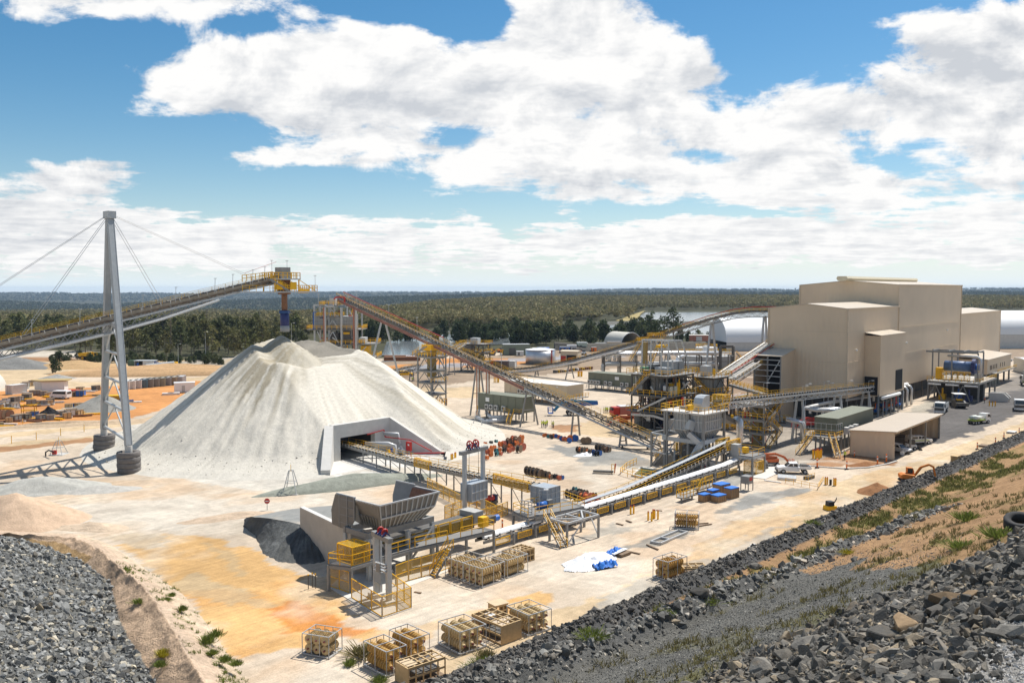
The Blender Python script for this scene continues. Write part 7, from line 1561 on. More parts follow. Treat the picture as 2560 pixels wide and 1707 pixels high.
MB().prism([q0,q1,q1+Z*4.7,q0+Z*5.2],CU*.15).build('end_wall',TANW,cpo);MB().prism([q1,q1+CU*31,q1+CU*31+Z*4.6,q1+Z*4.6],-CW*.12).build('back_wall',TANU,cpo);MB().prism([q0+CU*31,q1+CU*31,q1+CU*31+Z*4.6,q0+CU*31+Z*5.1],-CU*.12).build('end_wall',TANW,cpo)
MB().prism([q0-CU*.3-CW*.5+Z*5.22,q1-CU*.3+CW*.3+Z*4.72,q1-CU*.3+CW*.3+Z*4.86,q0-CU*.3-CW*.5+Z*5.4],CU*31.8).build('roof',mat('tan roof sheet',(.50,.42,.33),.5,0,.05,.2,wave=(tuple(W),.8,.2)),cpo)
for s_ in(10.3,20.6,30.7):MB().beam(q0+CU*s_+CW*.1,q0+CU*s_+CW*.1+Z*5.2,.3).build('post',STEEL,cpo)
MB().beam(q0+CU*.1-CW*.1+Z*5.05,q0+CU*31-CW*.1+Z*5.05,.2,.3).build('eave_beam',TRIM,cpo)
tag(MB().prism([q0-Z*.01,q1-Z*.01,q1+CU*31-Z*.01,q0+CU*31-Z*.01],Z*.06).build('floor_slab',mat('oily slab',(.16,.145,.125))),'dusty floor slab of the carport','slab')
kb=MB();pts_=[g('8',*p)for p in[(410,212),(520,222),(640,230),(780,222),(900,200),(955,183)]];kb.path([p+Z*.08 for p in pts_],.3,.18);tag(kb.build('kerb',CONC),'curved concrete kerb round the red soil bed by the carport','kerb')
def switchroom(name,label,o,A,B,z0,z1,m,roofm,nac=0,ac0=.1,ac1=.9,leg=1,acs=None):
 t=thing(name,label,'cabin',o);o=V((o[0],o[1],0));a,b=A.normalized(),B.normalized()
 MB().pbox(o+Z*z0,A,B,Z*(z1-z0)).build('cabin_wall',m,t);MB().pbox(o-a*.15-b*.15+Z*(z1+.003),A+a*.3,B+b*.3,Z*.14).build('cabin_roof',roofm,t)
 n=max(3,round(A.length/2.4));mb=MB()
 for k in range(n+1):mb.beam(o+A*k/n-b*.04+Z*z0,o+A*k/n-b*.04+Z*(z1-.05),.1,.06)
 mb.build('panel_seams',m,t)
 for k in range(n+1):
  for j in(0,1):MB().beam(o+A*k/n+B*(.05+.9*j),o+A*k/n+B*(.05+.9*j)+Z*z0,.24).build('stilt',STEEL,t)
 MB().beam(o+Z*(z0-.15),o+A+Z*(z0-.15),.2,.3).build('floor_beam',STEEL,t)
 for f in(acs or[ac0+(ac1-ac0)*k/max(1,nac-1)for k in range(nac)]):
  q=o+A*f-b*.4+Z*(z0+.75);u_=MB().box(q,(1.0,.6,1.1),(a,b,Z)).build('aircon_unit',DWHITE,t);MB().tube([q-b*.31,q-b*.34],.38,12).build('fan_grille',STEELD,u_)
 return t
CRM=mat('cream cabin wall',(.60,.50,.36),.5,0,.04);OLV=mat('olive cabin wall',(.15,.16,.115),.55,0,.06);CRR=mat('white cabin roof',(.74,.72,.67),.5)
c_=V((15.1,241,0));w3=V((-.75,.66,0));u3=V((.66,.75,0))
tcs=switchroom('switch_cabin','long cream cabin with white roof and a row of air conditioners',c_+w3*23,-w3*23,u3*7.5,2.05,5.4,CRM,CRR,0,acs=[.26,.315,.375,.45,.52,.60,.68,.755])
handrail([c_-u3*.0-w3*2.2+Z*2.1,c_+u3*7-w3*2.2+Z*2.1],tcs,1.1,1.5,.08);MB().pbox(c_-w3*2.2+Z*1.9,w3*2.2,u3*7,Z*.15).build('landing',GMESH,tcs);stairs(c_-u3*3.4-w3*1.4,c_-u3*.2-w3*1.4+Z*2.0,.9,tcs)
for f in(.3,.62):MB().tube([c_+w3*23*(1-f)-u3*.02+Z*4.4,c_+w3*23*(1-f)-u3*.12+Z*4.4],.38,12).build('wall_fan',STEELD,tcs)
for f in(.12,.5,.85):MB().box(c_+w3*23*(1-f)-u3*.06+Z*4.9,(.5,.1,.25),(w3,u3,Z)).build('wall_lamp',WHITE,tcs)
o1=V((2.6,209,0));t=switchroom('switch_cabin','olive cabin with air conditioners under the overland conveyor',o1+w3*14.5,-w3*14.5,u3*4.4,2.4,6.1,OLV,mat('olive roof',(.18,.19,.14)),0,acs=[.22,.32,.43,.6])
MB().box(o1+w3*11.5-u3*.05+Z*4.8,(1.2,.06,1.0),(w3,u3,Z)).build('sign_plate',WHITE,t);stairs(o1+w3*1.0-u3*4.2,o1+w3*2.6-u3*1.0+Z*2.3,.9,t);MB().pbox(o1-u3*1.4+Z*2.2,w3*5,u3*1.4,Z*.12).build('landing',GMESH,t);handrail([o1-u3*1.4+w3*5+Z*2.3,o1-u3*1.4+w3*3.4+Z*2.3],t);handrail([o1-u3*1.4+w3*1.8+Z*2.3,o1-u3*1.4+Z*2.3,o1+Z*2.3],t)
o2=V((39.5,268.6,0));t=switchroom('switch_cabin','long olive cabin behind the crusher tower with pale air conditioners',o2+w3*20,-w3*20,u3*5,1.7,5.3,OLV,mat('olive roof',(.18,.19,.14)),0,acs=[.03,.09,.15,.21,.35,.44,.66,.75,.9])
MB().box(o2+w3*9-u3*.05+Z*4.1,(1.5,.06,1.0),(w3,u3,Z)).build('sign_plate',WHITE,t);handrail([o2+w3*20-u3*1.0+Z*.6,o2-u3*1.0+Z*.6],t,1.0,2,.08,LGREY)
o3=V((63.8,172,0));t=switchroom('switch_cabin','olive green cabin on a railed stilt deck behind the carport',o3+W*4.46,U*21,-W*4.46,3.4,6.5,OLV,mat('olive roof',(.17,.19,.14)),0)
MB().pbox(o3+W*5.2-U*3.4+Z*3.1,U*3.2,-W*6.4,Z*.18).build('landing',GMESH,t);handrail([o3+W*5.2-U*3.4+Z*3.3,o3-W*1.2-U*3.4+Z*3.3,o3-W*1.2-U*.2+Z*3.3],t,1.1,1.6,.08);handrail([o3+W*5.0-U*3.2+Z*3.3,o3-W*1.0-U*3.2+Z*3.3,o3-W*1.0+Z*3.3],t,2.6,1.0,.05,LGREY)
for a,b in((-3.2,5),(-3.2,2),(-3.2,-1),(-.3,-1)):q=o3+U*a+W*b;MB().beam(q,q+Z*3.1,.26).build('stilt',STEEL,t);MB().box(q+Z*.2,(.8,.8,.4),(U,W,Z)).build('plinth',CONC,t)
stairs(o3+W*4.5-U*8.2,o3+W*3.6-U*3.4+Z*3.2,.9,t);stairs(o3-W*2.6-U*6.6,o3-W*.2-U*3.4+Z*3.2,.9,t)
for k in range(3):q=o3-W*.8+U*(3+k*2.5);MB().box(q+Z*4.0,(1.2,.8,1.3),(U,W,Z)).build('aircon_unit',DWHITE,t)
tk=thing('water_tank','round silver corrugated water tank with a white lid','tank',(12.1,378,0))
MB().tube([V((12.1,378,0)),V((12.1,378,6.0))],6.3,40).build('tank_wall',mat('zinc tank sheet',(.62,.63,.64),.32,.75,.14,.6,wave=((0,0,1),.35,.25)),tk,True);
mb=MB();n=40;r0=[V((12.1+6.4*math.cos(2*math.pi*k/n),378+6.4*math.sin(2*math.pi*k/n),6.003))for k in range(n)];mb.loft([r0,[p+Z*.12 for p in r0],[V((12.1,378,6.9))+(p-V((12.1,378,6.003)))*.05 for p in r0]],True,True);mb.build('tank_lid',WHITE,tk)
q=V((12.1+4.8,378-4.3,0));MB().tube([q,q+Z*6.2],.22,8).build('fill_pipe',RED,tk);mb=MB();mb.beam(q+V((1.2,.8,0)),q+V((1.2,.8,6.4)),.1);mb.beam(q+V((1.7,1.2,0)),q+V((1.7,1.2,6.4)),.1)
for k in range(14):mb.beam(q+V((1.2,.8,.4+k*.43)),q+V((1.7,1.2,.4+k*.43)),.06)
mb.build('ladder',WHITE,tk)
def simple_shed(name,label,o,A,B,h,wm,rm,pitch=.6,open_front=False,dark=None,posts=0):
 t=thing(name,label,'shed',o);o=V((o[0],o[1],o[2]if len(o)>2 else 0));a,b=A.normalized(),B.normalized()
 MB().pbox(o+B-b*.1,A,b*.1,Z*h).build('back_wall',wm,t);MB().pbox(o+b*.003,a*.1,B*.99,Z*h).build('side_wall',wm,t);MB().pbox(o+A-a*.1+b*.003,a*.1,B*.99,Z*h).build('side_wall',wm,t)
 if not open_front:MB().pbox(o+a*.1,A-a*.2,b*.1,Z*h).build('front_wall',wm,t)
 m_=o+B*.5;MB().prism([o-a*.2-b*.2+Z*h,o-a*.2+B+b*.2+Z*h,o-a*.2+B*.5+Z*(h+pitch)],A+a*.4).build('roof',rm,t)
 for(f,w,z0,z1,mm,nm)in(dark or[]):MB().pbox(o+A*f-b*.04+Z*z0,a*w,b*.1,Z*(z1-z0)).build(nm,mm,t)
 return t
simple_shed('pump_shed','small cream pump shed beside the silver tank',gD('a3',1790,745,372),UT*7.5,WT*5.5,4.6,CRM,CRM,.4,False,[(.02,2.2,0,2.6,RED,'door'),(.36,4.2,0,3.0,DARK,'opening'),(.45,2.0,.2,2.0,RED,'pump_casing')])
def dome(name,label,c,L,w,h,axis,m,ends=1,n=18,base=0.,dark=True,inm=None,closed=False):
 """half barrel fabric shelter; c centre of the near mouth, axis the direction it runs away"""
 t=thing(name,label,'shelter',c);c=V((c[0],c[1],0));a=axis.normalized();s=V((a.y,-a.x,0))
 ring=lambda o,k=1.:[o+s*(w/2*k*math.cos(t_))+Z*(base+h*k*math.sin(t_))for t_ in np.linspace(0,math.pi,n)]
 rows=[ring(c+a*L*k/6)for k in range(7)];inn=[ring(c+a*L*k/6,.985)for k in range(7)]
 mb=MB();mb.loft(rows);mb.build('fabric_cover',m,t,True);mb=MB();mb.loft(inn);mb.build('fabric_lining',inm or m,t,True)
 MB().tube(ring(c,.993),.16,6).build('arch_rim',WHITE,t)
 if closed:MB().face(ring(c+a*.3,.99)).build('end_sheet',m,t)
 if dark:MB().face(ring(c+a*L*.97)).build('end_sheet',mat('painted shade fabric',(.16,.15,.13)),t)  # darker copy of the fabric paints shade at the far end inside
 if base:
  for e in(1,-1):MB().pbox(c+s*e*w/2-Z*.1,a*L,s*-e*.4,Z*base).build('base_wall',CONC,t)
 return t
FAB=mat('white shelter fabric',(.74,.74,.73),.55,0,.03);FABC=mat('cream shelter fabric',(.60,.56,.48),.6,0,.05)
c_=gD('a4',905,690,478);c_.z=0
dome('dome_shelter','cream arched fabric shelter with white utes parked inside',c_+V((0,0,0)),17,13.8,7.2,V((-.45,.9,0)),FABC,base=1.2)
t=simple_shed('lean_shed','low grey lean-to left of the cream arched shelter',gD('a4',520,655,488),V((9,0,0)),V((0,7,0)),3.2,mat('dull grey sheet',(.22,.22,.20)),mat('pale lean roof',(.45,.43,.38)),.3)
xa,xb=(1812-1280)/F*452,(2060-1280)/F*452
dome('dome_shelter','large white arched fabric shelter half hidden by the big shed',V(((1815-1280)/F*452,470,0)),52,34,12,V((1,.05,0)),FAB,base=4.5,closed=True)
xr=(2505-1280)/F*480
dome('dome_shelter','large white arched fabric shelter at the right edge behind the shed',V(((2475-1280)/F*470,490,0)),70,36,12.5,V((1,.05,0)),FAB,base=7.5,closed=True)
simple_shed('red_shed','small brick red shed with pale doors near the yellow conveyor trestle',gD('a4',1850,605,500),V((11,-1,0)),V((1,5,0)),3.3,mat('brick red wall',(.30,.13,.09)),mat('pale lean roof',(.45,.43,.38)),.4,False,[(.35,3.2,0,2.6,LGREY,'door')])
pr_=thing('pipe_rack','long steel pipe rack carrying thick silver pipes behind the olive cabin','pipe rack',g('a4',900,1080))
px_=lambda px,D:(px-1280)/F*D
D0=305.
for i in range(9):
 x=px_(1512,D0)+i*5.6;
 for j in range(3):MB().beam(V((x,D0+j*4,0)),V((x,D0+j*4,8.8)),.3).build('rack_column',STEELD,pr_)
 MB().beam(V((x,D0-.5,8.6)),V((x,D0+8.5,8.6)),.3).build('rack_beam',STEELD,pr_);MB().beam(V((x,D0-.5,5.2)),V((x,D0+8.5,5.2)),.26).build('rack_beam',STEELD,pr_)
SD=mat('silver duct',(.6,.6,.6))
for k,(dy,z,x0,x1)in enumerate(((.3,9.4,1530,1610),(2.6,9.5,1545,1800),(5.5,9.6,1527,1612),(7.4,9.4,1600,1810),(1.2,5.8,1515,1800),(4.5,5.9,1515,1790))):
 a=V((px_(x0,D0),D0+dy,z));b=V((px_(x1,D0),D0+dy,z));MB().tube([a-Z*2.5+V((-.8,0,0)),a-Z*.5+V((-.5,0,0)),a+V((.5,0,0)),b],.62,10).build('pipe_run',SD if k<4 else LGREY,pr_,True)
for z in(3.2,7.0):MB().beam(V((px_(1512,D0),D0-.6,z)),V((px_(1512,D0)+45,D0-.6,z)),.18).build('rack_rail',STEELD,pr_)
vs_=thing('thickener','low round grey thickener tank with yellow bridge right of the pipe rack','tank',(px_(1765,350),350,0))
q=V((px_(1770,352),356,0));MB().tube([q,q+Z*5.4],11,36).build('tank_wall',mat('grey tank wall',(.36,.37,.37)),vs_);ring_=[q+V((11.1*math.cos(a),11.1*math.sin(a),5.4))for a in np.linspace(0,6.283,25)];handrail(ring_,vs_,1.2,3,.1);MB().box(q+Z*6.4,(22,1.6,.4)).build('bridge',LGREY,vs_);handrail([q+V((-11,-.8,6.6)),q+V((11,-.8,6.6))],vs_,1.2,1.5,.12);MB().box(q+Z*7.6,(2,2,2.4)).build('bridge_drive',WHITE,vs_);stairs(q+V((8,-14,0)),q+V((11,-10,5.4)),1,vs_)
q=gD('a4',2130,770,372);t=thing('process_tank','white process tank with yellow rails left of the large white shelter','tank',(q.x,q.y,0));MB().tube([V((q.x,q.y,0)),V((q.x,q.y,7.5))],4.5,24).build('tank_wall',WHITE,t,False);handrail([V((q.x+4.5*math.cos(a),q.y+4.5*math.sin(a),7.5))for a in np.linspace(0,6.283,13)],t,1.2,2,.12);MB().box(V((q.x,q.y,7.8)),(2,2,.8)).build('tank_hatch',LGREY,t)
q=gD('4',895,500,345);t=thing('pipe_loop_rig','dark pipe loop with yellow stairs before the large white shelter','frame',(q.x,q.y,0));MB().path([V((q.x-2,q.y,0)),V((q.x-2,q.y,9.5)),V((q.x+3,q.y,9.5)),V((q.x+3,q.y,0))],.9).build('pipe_loop',STEELD,t);stairs(V((q.x+10,q.y-1,0)),V((q.x+4,q.y-1,7)),1.2,t)
simple_shed('white_shed','white roofed workshop building at the right edge beyond the annex',V((193,330,0)),V((26,-3,0)),V((4,16,0)),5.2,mat('cream wall',(.5,.47,.4)),WHITE,.5,False,[(.1,3,1.6,2.6,DARK,'window'),(.4,4,0,3.4,mat('grey door',(.2,.2,.2)),'door')])
def container(t,L=6.06,w=2.44,h=2.6,m=None,doorm=None):
 nr=18;mb=MB();mb.pbox((0,-w/2,.12),(L,0,0),(0,w,0),(0,0,h-.12))
 for k in range(nr):x=L*(k+.5)/nr;mb.beam((x,-w/2-.02,.25),(x,-w/2-.02,h-.15),.12,.05);mb.beam((x,w/2+.02,.25),(x,w/2+.02,h-.15),.12,.05)
 mb.build('container_body',m,t,base=(0,0,0));fr=MB()
 for x in(0.0,L):
  for y in(-w/2,w/2):fr.beam((x,y,0),(x,y,h+.02),.16)
  fr.beam((x,-w/2,h-.02),(x,w/2,h-.02),.16);fr.beam((x,-w/2,.1),(x,w/2,.1),.16)
 for y in(-w/2,w/2):fr.beam((0,y,h-.02),(L,y,h-.02),.16);fr.beam((0,y,.1),(L,y,.1),.16)
 fr.build('corner_frame',m,t,base=(0,0,0));d=MB()
 for y in(-.62,-.3,.3,.62):d.beam((-.06,y,.2),(-.06,y,h-.2),.06)
 d.build('locking_bar',STEEL,t,base=(0,0,0))
 for y in(-.58,.58):MB().pbox((-.04,y-.55,.22),(.05,0,0),(0,1.1,0),(0,0,h-.4)).build('door',doorm or m,t,base=(0,0,0))
random.seed(3)
cols=[('white',DWHITE),('white',DWHITE),('faded white',mat('faded white',(.55,.52,.50))),('dull blue',mat('dull blue box',(.08,.14,.18))),('grey brown',mat('grey brown box',(.25,.23,.20))),('grey brown',MATS['grey brown box']),('khaki',mat('khaki box',(.30,.28,.20))),('grey',mat('mid grey box',(.27,.27,.27))),('tan',mat('tan box',(.36,.30,.21))),('pale grey',mat('pale grey box',(.42,.42,.42)))]
for i,(nm,m_)in enumerate(cols):
 f=i/9;q=g('a2',520+f*840,778-f*80);t=thing('shipping_container','','container',q,R(100)-.0);container(t,m=m_);
 t['label']='%s shipping container, number %s from the left in the row on the orange yard'%(nm,('one','two','three','four','five','six','seven','eight','nine','ten')[i])
 t['label']={0:'leftmost white shipping container of the row beside the mast',1:'second white shipping container from the left of the row',2:'faded white shipping container between white and open blue ones',3:'dull blue shipping container standing open in the row',4:'grey brown container just right of the open blue one',5:'grey brown container with a ribbed door in the row middle',6:'khaki shipping container right of the grey brown pair',7:'mid grey shipping container between khaki and tan ones',8:'tan shipping container second from the right end of the row',9:'pale grey container at the right end of the row'}[i]
 t.location=(q.x,q.y,0)
q=g('a2',1290,830);t=thing('site_hut','white box hut alone on the orange yard left of the heap','hut',q,.35);MB().pbox((0,0,.1),(6,0,0),(0,3.2,0),(0,0,2.9)).build('hut_wall',WHITE,t,base=(0,0,0));MB().pbox((-.1,-.1,3.003),(6.2,0,0),(0,3.4,0),(0,0,.12)).build('hut_roof',WHITE,t,base=(0,0,0));MB().pbox((2.2,-.05,.2),(.9,0,0),(0,.06,0),(0,0,2.0)).build('door',LGREY,t,base=(0,0,0));t.rotation_euler=(0,0,.35)
t=thing('site_hut','open grey shade hut with blue drums on the far bank','hut',gD('a2',740,455,355));q=V((gD('a2',665,455,355).x,355,0));MB().pbox(q,V((0,4,0)),V((.1,0,0)),Z*3).build('side_wall',LGREY,t);MB().pbox(q+V((3.4,0,0)),V((4.2,0,0)),V((0,3.6,0)),Z*2.9).build('hut_wall',DWHITE,t);MB().pbox(q+V((-.3,-.3,3)),V((8.2,0,0)),V((0,4.4,0)),Z*.15).build('hut_roof',LGREY,t);MB().pbox(q+V((.2,3.9,0)),V((3.2,0,0)),V((0,.1,0)),Z*2.9).build('back_wall',STEELD,t);MB().tube([q+V((1.2,.6,0)),q+V((1.2,.6,2.2))],.5,10).build('blue_drum',BLUE,t)
q=g('a1',640,790);t=thing('site_office','white walled yard office with a tan flat roof and yellow gas posts','hut',q);o=g('a1',520,760);A=V((5.2,-2.8,0));
MB().pbox(q+V((-.2,0,0)),V((6.3,1.4,0)),V((-1.0,4.4,0)),Z*3.3).build('hut_wall',WHITE,t);MB().pbox(q+V((-3.6,2.2,0)),V((3.3,-2.1,0)),V((1,4,0)),Z*3.28).build('hut_wall',DWHITE,t);MB().prism([q+V((-4.6,2.2,3.4)),q+V((-.4,-.8,3.4)),q+V((7,1.1,3.4)),q+V((6,6.6,3.4)),q+V((-2,6.8,3.4))],Z*.3).build('hut_roof',mat('ochre roof edge',(.42,.30,.12)),t)
c_=g('a1',-60,800);dome('dome_shelter','cream arched shelter at the left edge with ochre lining',V((c_.x-8,c_.y,0)),14,14,6.5,V((-.3,.95,0)),FABC,inm=mat('ochre lining',(.45,.30,.10)))
q=g('a1',137,820);t=thing('shipping_container','white shipping container beside the arched shelter at the left edge','container',q,1.2);container(t,m=DWHITE,L=5,w=2.8,h=2.8)
q=g('a1',1030,828);t=thing('waste_skip','red steel waste skip behind the white van in the yard','skip',q,.1);MB().prism([(0,-1,0),(2.8,-1,0),(3.2,-1,1.6),(-.3,-1,1.6)],(0,2,0)).build('skip_body',RED,t,base=(0,0,0));mb=MB();[mb.beam((x,-1.05,.1),(x,-1.05,1.5),.1)for x in(.4,1.4,2.4)];mb.build('skip_ribs',RED,t,base=(0,0,0))
O3=(0,0,0)
def wheel(t,x,y,r=.38,w=.26,rimm=None):
 o=MB().tube([(x,y-w/2,r),(x,y+w/2,r)],r,16).build('wheel',RUBBER,t,True,base=O3)
 MB().tube([(x,y-w/2-.012,r),(x,y+w/2+.012,r)],r*.56,12).build('rim',rimm or LGREY,o,base=O3)
def side(parent,nm,poly,w,m,y0=None):
 y0=-w/2 if y0 is None else y0
 return MB().prism([(x,y0,z)for x,z in poly],(0,w,0)).build(nm,m,parent,base=O3,bevel=.04)
def ute(label,tray=True,m=None,name='utility_truck'):
 t=thing(name,label,'car');m=m or WHITE
 side(t,'body',[(-.9,.42),(2.55,.42),(2.62,.75),(2.5,1.02),(1.35,1.16),(-.9,1.12)],1.8,m)
 side(t,'cab',[(-.75,1.1),(1.25,1.12),(.62,1.72),(-.62,1.76)],1.58,m)
 for y in(-.80,.775):
  for a,b in((-.62,.02),(.12,.92)):MB().prism([(a,y,1.2),(b,y,1.2),(min(b,.62)if b>.5 else b,y,1.62),(a+.08,y,1.64)],(0,.025,0)).build('window',GLASS,t,base=O3)
 MB().prism([(1.24,-.68,1.15),(1.24,.68,1.15),(.68,.64,1.70),(.68,-.64,1.70)],(.03,0,.03)).build('windscreen',GLASS,t,base=O3)
 if tray:
  MB().pbox((-2.7,-.92,.78),(1.85,0,0),(0,1.84,0),(0,0,.12)).build('tray',LGREY,t,base=O3)
  for a,b in(((-2.7,-.92),(-.9,-.92)),((-2.7,.92),(-.9,.92)),((-2.7,-.92),(-2.7,.92))):MB().beam((*a,1.05),(*b,1.05),.05,.36).build('tray_side',m,t,base=O3)
  MB().pbox((-2.2,-.6,.9),(1.0,0,0),(0,1.1,0),(0,0,.55)).build('tool_load',STEELD,t,base=O3);MB().beam((-.92,-.85,1.1),(-.92,-.85,1.9),.07).build('head_board',STEEL,t,base=O3)
 else:side(t,'rear_body',[(-2.5,.45),(-.85,.42),(-.7,1.12),(-.62,1.76),(-2.3,1.74),(-2.52,1.15)],1.78,m);[MB().prism([(-2.2,y,1.2),(-.85,y,1.2),(-.85,y,1.62),(-2.1,y,1.62)],(0,.025,0)).build('window',GLASS,t,base=O3)for y in(-.91,.885)]
 for x in(1.65,-1.75):[wheel(t,x,y)for y in(-.78,.78)]
 MB().pbox((2.5,-.9,.38),(.22,0,0),(0,1.8,0),(0,0,.34)).build('bumper',BLACK,t,base=O3)
 for y in(-.72,.5):MB().pbox((2.55,y,.78),(.08,0,0),(0,.24,0),(0,0,.16)).build('headlight',GALV,t,base=O3)
 return t
def truck(label,load='tipper',cabm=None):
 t=thing('dump_truck' if load=='tipper' else 'flatbed_truck',label,'truck');m=cabm or WHITE
 side(t,'cab',[(1.9,.8),(4.0,.8),(4.05,1.7),(3.85,2.95),(1.9,3.0)],2.3,m);MB().prism([(4.06,-1,1.85),(4.06,1,1.85),(3.90,.98,2.75),(3.90,-.98,2.75)],(.03,0,.01)).build('windscreen',GLASS,t,base=O3)
 for y in(-1.17,1.15):MB().prism([(2.7,y,1.9),(3.9,y,1.9),(3.75,y,2.7),(2.7,y,2.7)],(0,.03,0)).build('window',GLASS,t,base=O3)
 MB().pbox((3.95,-1.1,.95),(.12,0,0),(0,2.2,0),(0,0,.7)).build('grille',STEELD,t,base=O3);MB().pbox((3.9,-1.2,.45),(.3,0,0),(0,2.4,0),(0,0,.45)).build('bumper',m,t,base=O3)
 for y in(-1.05,.75):MB().pbox((4.15,y,.6),(.06,0,0),(0,.3,0),(0,0,.2)).build('headlight',GALV,t,base=O3)
 MB().pbox((-3.6,-.5,.7),(7.2,0,0),(0,1,0),(0,0,.3)).build('chassis',STEELD,t,base=O3)
 for y in(-1.35,1.3):MB().pbox((3.9,y,1.7),(.1,0,0),(0,.1,0),(0,0,.9)).build('mirror',BLACK,t,base=O3)
 if load=='tipper':
  mb=MB();mb.pbox((-3.8,-1.2,1.15),(5.5,0,0),(0,2.4,0),(0,0,.12));mb.pbox((-3.8,-1.2,1.2),(5.5,0,0),(0,.1,0),(0,0,1.3));mb.pbox((-3.8,1.1,1.2),(5.5,0,0),(0,.1,0),(0,0,1.3));mb.pbox((1.6,-1.1,1.2),(.1,0,0),(0,2.2,0),(0,0,1.5));mb.pbox((-3.8,-1.1,1.2),(.1,0,0),(0,2.2,0),(0,0,1.2));mb.build('tipper_body',LGREY,t,base=O3)
 elif load=='tanks':
  MB().pbox((-3.6,-1.25,1.1),(5.2,0,0),(0,2.5,0),(0,0,.22)).build('tray',mat('lime painted tray edge',(.45,.55,.08)),t,base=O3)
  for y in(-.6,.6):MB().tube([(-3.0,y,1.95),(-.4,y,1.95)],.58,14).build('tray_tank',mat('off white tank',(.66,.68,.62)),t,True,base=O3)
  MB().pbox((.1,-.9,1.3),(1.1,0,0),(0,1.8,0),(0,0,.9)).build('tool_box',WHITE,t,base=O3)
 else:
  MB().pbox((-3.8,-1.25,1.1),(5.5,0,0),(0,2.5,0),(0,0,.2)).build('tray',mat('lime painted tray edge',(.45,.55,.08)),t,base=O3);MB().pbox((-.2,-1.2,1.3),(1.6,0,0),(0,2.4,0),(0,0,3.4)).build('tray_box',WHITE,t,base=O3)
 for x in(3.0,-1.6,-2.8):[wheel(t,x,y,.52,.34)for y in(-1.0,1.0)]
 return t
def place(t,p,rz,sc=1.):t.location=(p.x,p.y,p.z);t.rotation_euler=(0,0,rz);t.scale=(sc,sc,sc);return t
place(ute('white utility truck with loaded tray parked beside the drive deck'),g('4',1375,1374),math.pi-.12,1.08)
place(ute('white wagon with yellow stripe parked inside the carport',False,name='wagon'),g('5',975,1305),.25,1.05)
tag(MB().box((0,0,0),(3.2,.02,.12)).build('stripe',HIVIS,bpy.data.objects['wagon'],base=(0,.915,-.85)))
place(ute('white car nose just visible at the front corner of the carport',False,name='parked_car'),g('5',850,1385)+V((.5,2.6,0)),R(-60))
place(truck('white tipper truck facing left on the dark asphalt'),g('a5',575,1185),ang(-U)+.12,1.02);place(truck('white tipper truck at the right edge of the asphalt'),g('a5',2060,1130)+V((.6,0,0)),ang(-U)+.2,1.05)
place(truck('flat tray truck with two pale tanks on the asphalt','tanks'),g('a5',1300,1400),ang(U)-.35,.80);place(truck('flat tray truck with a tall white box at the far right edge','box'),gD('a5',2290,600,290)*1.0,ang(U)+.5,1.1)
bpy.data.objects['flatbed_truck.001'].location.z=0
def paver():
 t=thing('road_paver','black and yellow road paver with a white canopy by the platform','paver');side(t,'body',[(-2.4,.5),(2.2,.5),(2.4,1.5),(.8,1.9),(-2.4,1.8)],2.5,BLACK)
 for y in(-1.1,1.1):side(t,'crawler',[(-1.8,.0),(1.6,.0),(1.9,.4),(1.6,.8),(-1.8,.8),(-2.1,.4)],.4,STEELD,y-.2)
 side(t,'feed_hopper',[(2.2,.5),(3.6,.7),(3.7,1.6),(2.3,1.5)],3.0,STEELD);side(t,'engine_cover',[(-.5,1.85),(.8,1.85),(.8,2.2),(-.5,2.2)],1.5,YEL)
 for x in(-1.8,.6):[MB().beam((x,y,1.8),(x,y,3.5),.09).build('canopy_post',STEELD,t,base=O3)for y in(-1,1)]
 MB().pbox((-2.2,-1.4,3.5),(3.4,0,0),(0,2.8,0),(0,0,.14)).build('canopy',WHITE,t,base=O3);MB().pbox((-3.4,-1.5,.1),(1.0,0,0),(0,3,0),(0,0,.9)).build('screed',BLACK,t,base=O3);return t
place(paver(),g('a5',915,1080),ang(-U)+.5,1.02)
def excavator(label,m,arm=True,sc=1.,name='excavator'):
 t=thing(name,label,'excavator')
 for y in(-.95,.95):side(t,'crawler',[(-1.5,.05),(1.5,.05),(1.8,.35),(1.5,.68),(-1.5,.68),(-1.8,.35)],.5,STEELD,y-.25)
 side(t,'house',[(-1.7,.85),(.9,.85),(.9,1.5),(-1.2,1.75),(-1.75,1.5)],2.1,m);side(t,'cab',[(-.3,1.2),(1.05,1.2),(1.0,2.1),(.75,2.75),(-.3,2.8)],1.0,m,.05);MB().pbox((.2,1.04,1.5),(.75,0,0),(0,.04,0),(0,0,1.0)).build('window',GLASS,t,base=O3);MB().pbox((-.2,.02,1.7),(.9,0,0),(0,.04,0),(0,0,.9)).build('window',GLASS,t,base=O3);MB().prism([(1.07,.12,1.5),(1.07,.98,1.5),(.8,.98,2.6),(.8,.12,2.6)],(.03,0,0)).build('windscreen',GLASS,t,base=O3)
 MB().path([(.9,-.35,1.3),(2.0,-.35,3.0),(3.5,-.35,3.55),(4.4,-.35,3.1)],.32,.36).build('boom',m,t,base=O3);MB().path([(4.3,-.35,3.3),(4.75,-.35,1.3)],.26,.3).build('dipper',STEELD if not arm else m,t,base=O3);MB().prism([(4.5,-.75,1.3),(5.0,-.75,1.2),(5.1,-.75,.5),(4.5,-.75,.25),(4.2,-.75,.7)],(0,.8,0)).build('bucket',STEELD,t,base=O3);MB().tube([(1.3,-.05,1.4),(2.6,-.05,3.2)],.08,6).build('ram',GALV,t,base=O3);return t
place(excavator('orange excavator with its boom stretched right beside the roadside rubble',mat('orange yellow machine',(.62,.20,.03))),g('8',1030,312),-.12,.86)
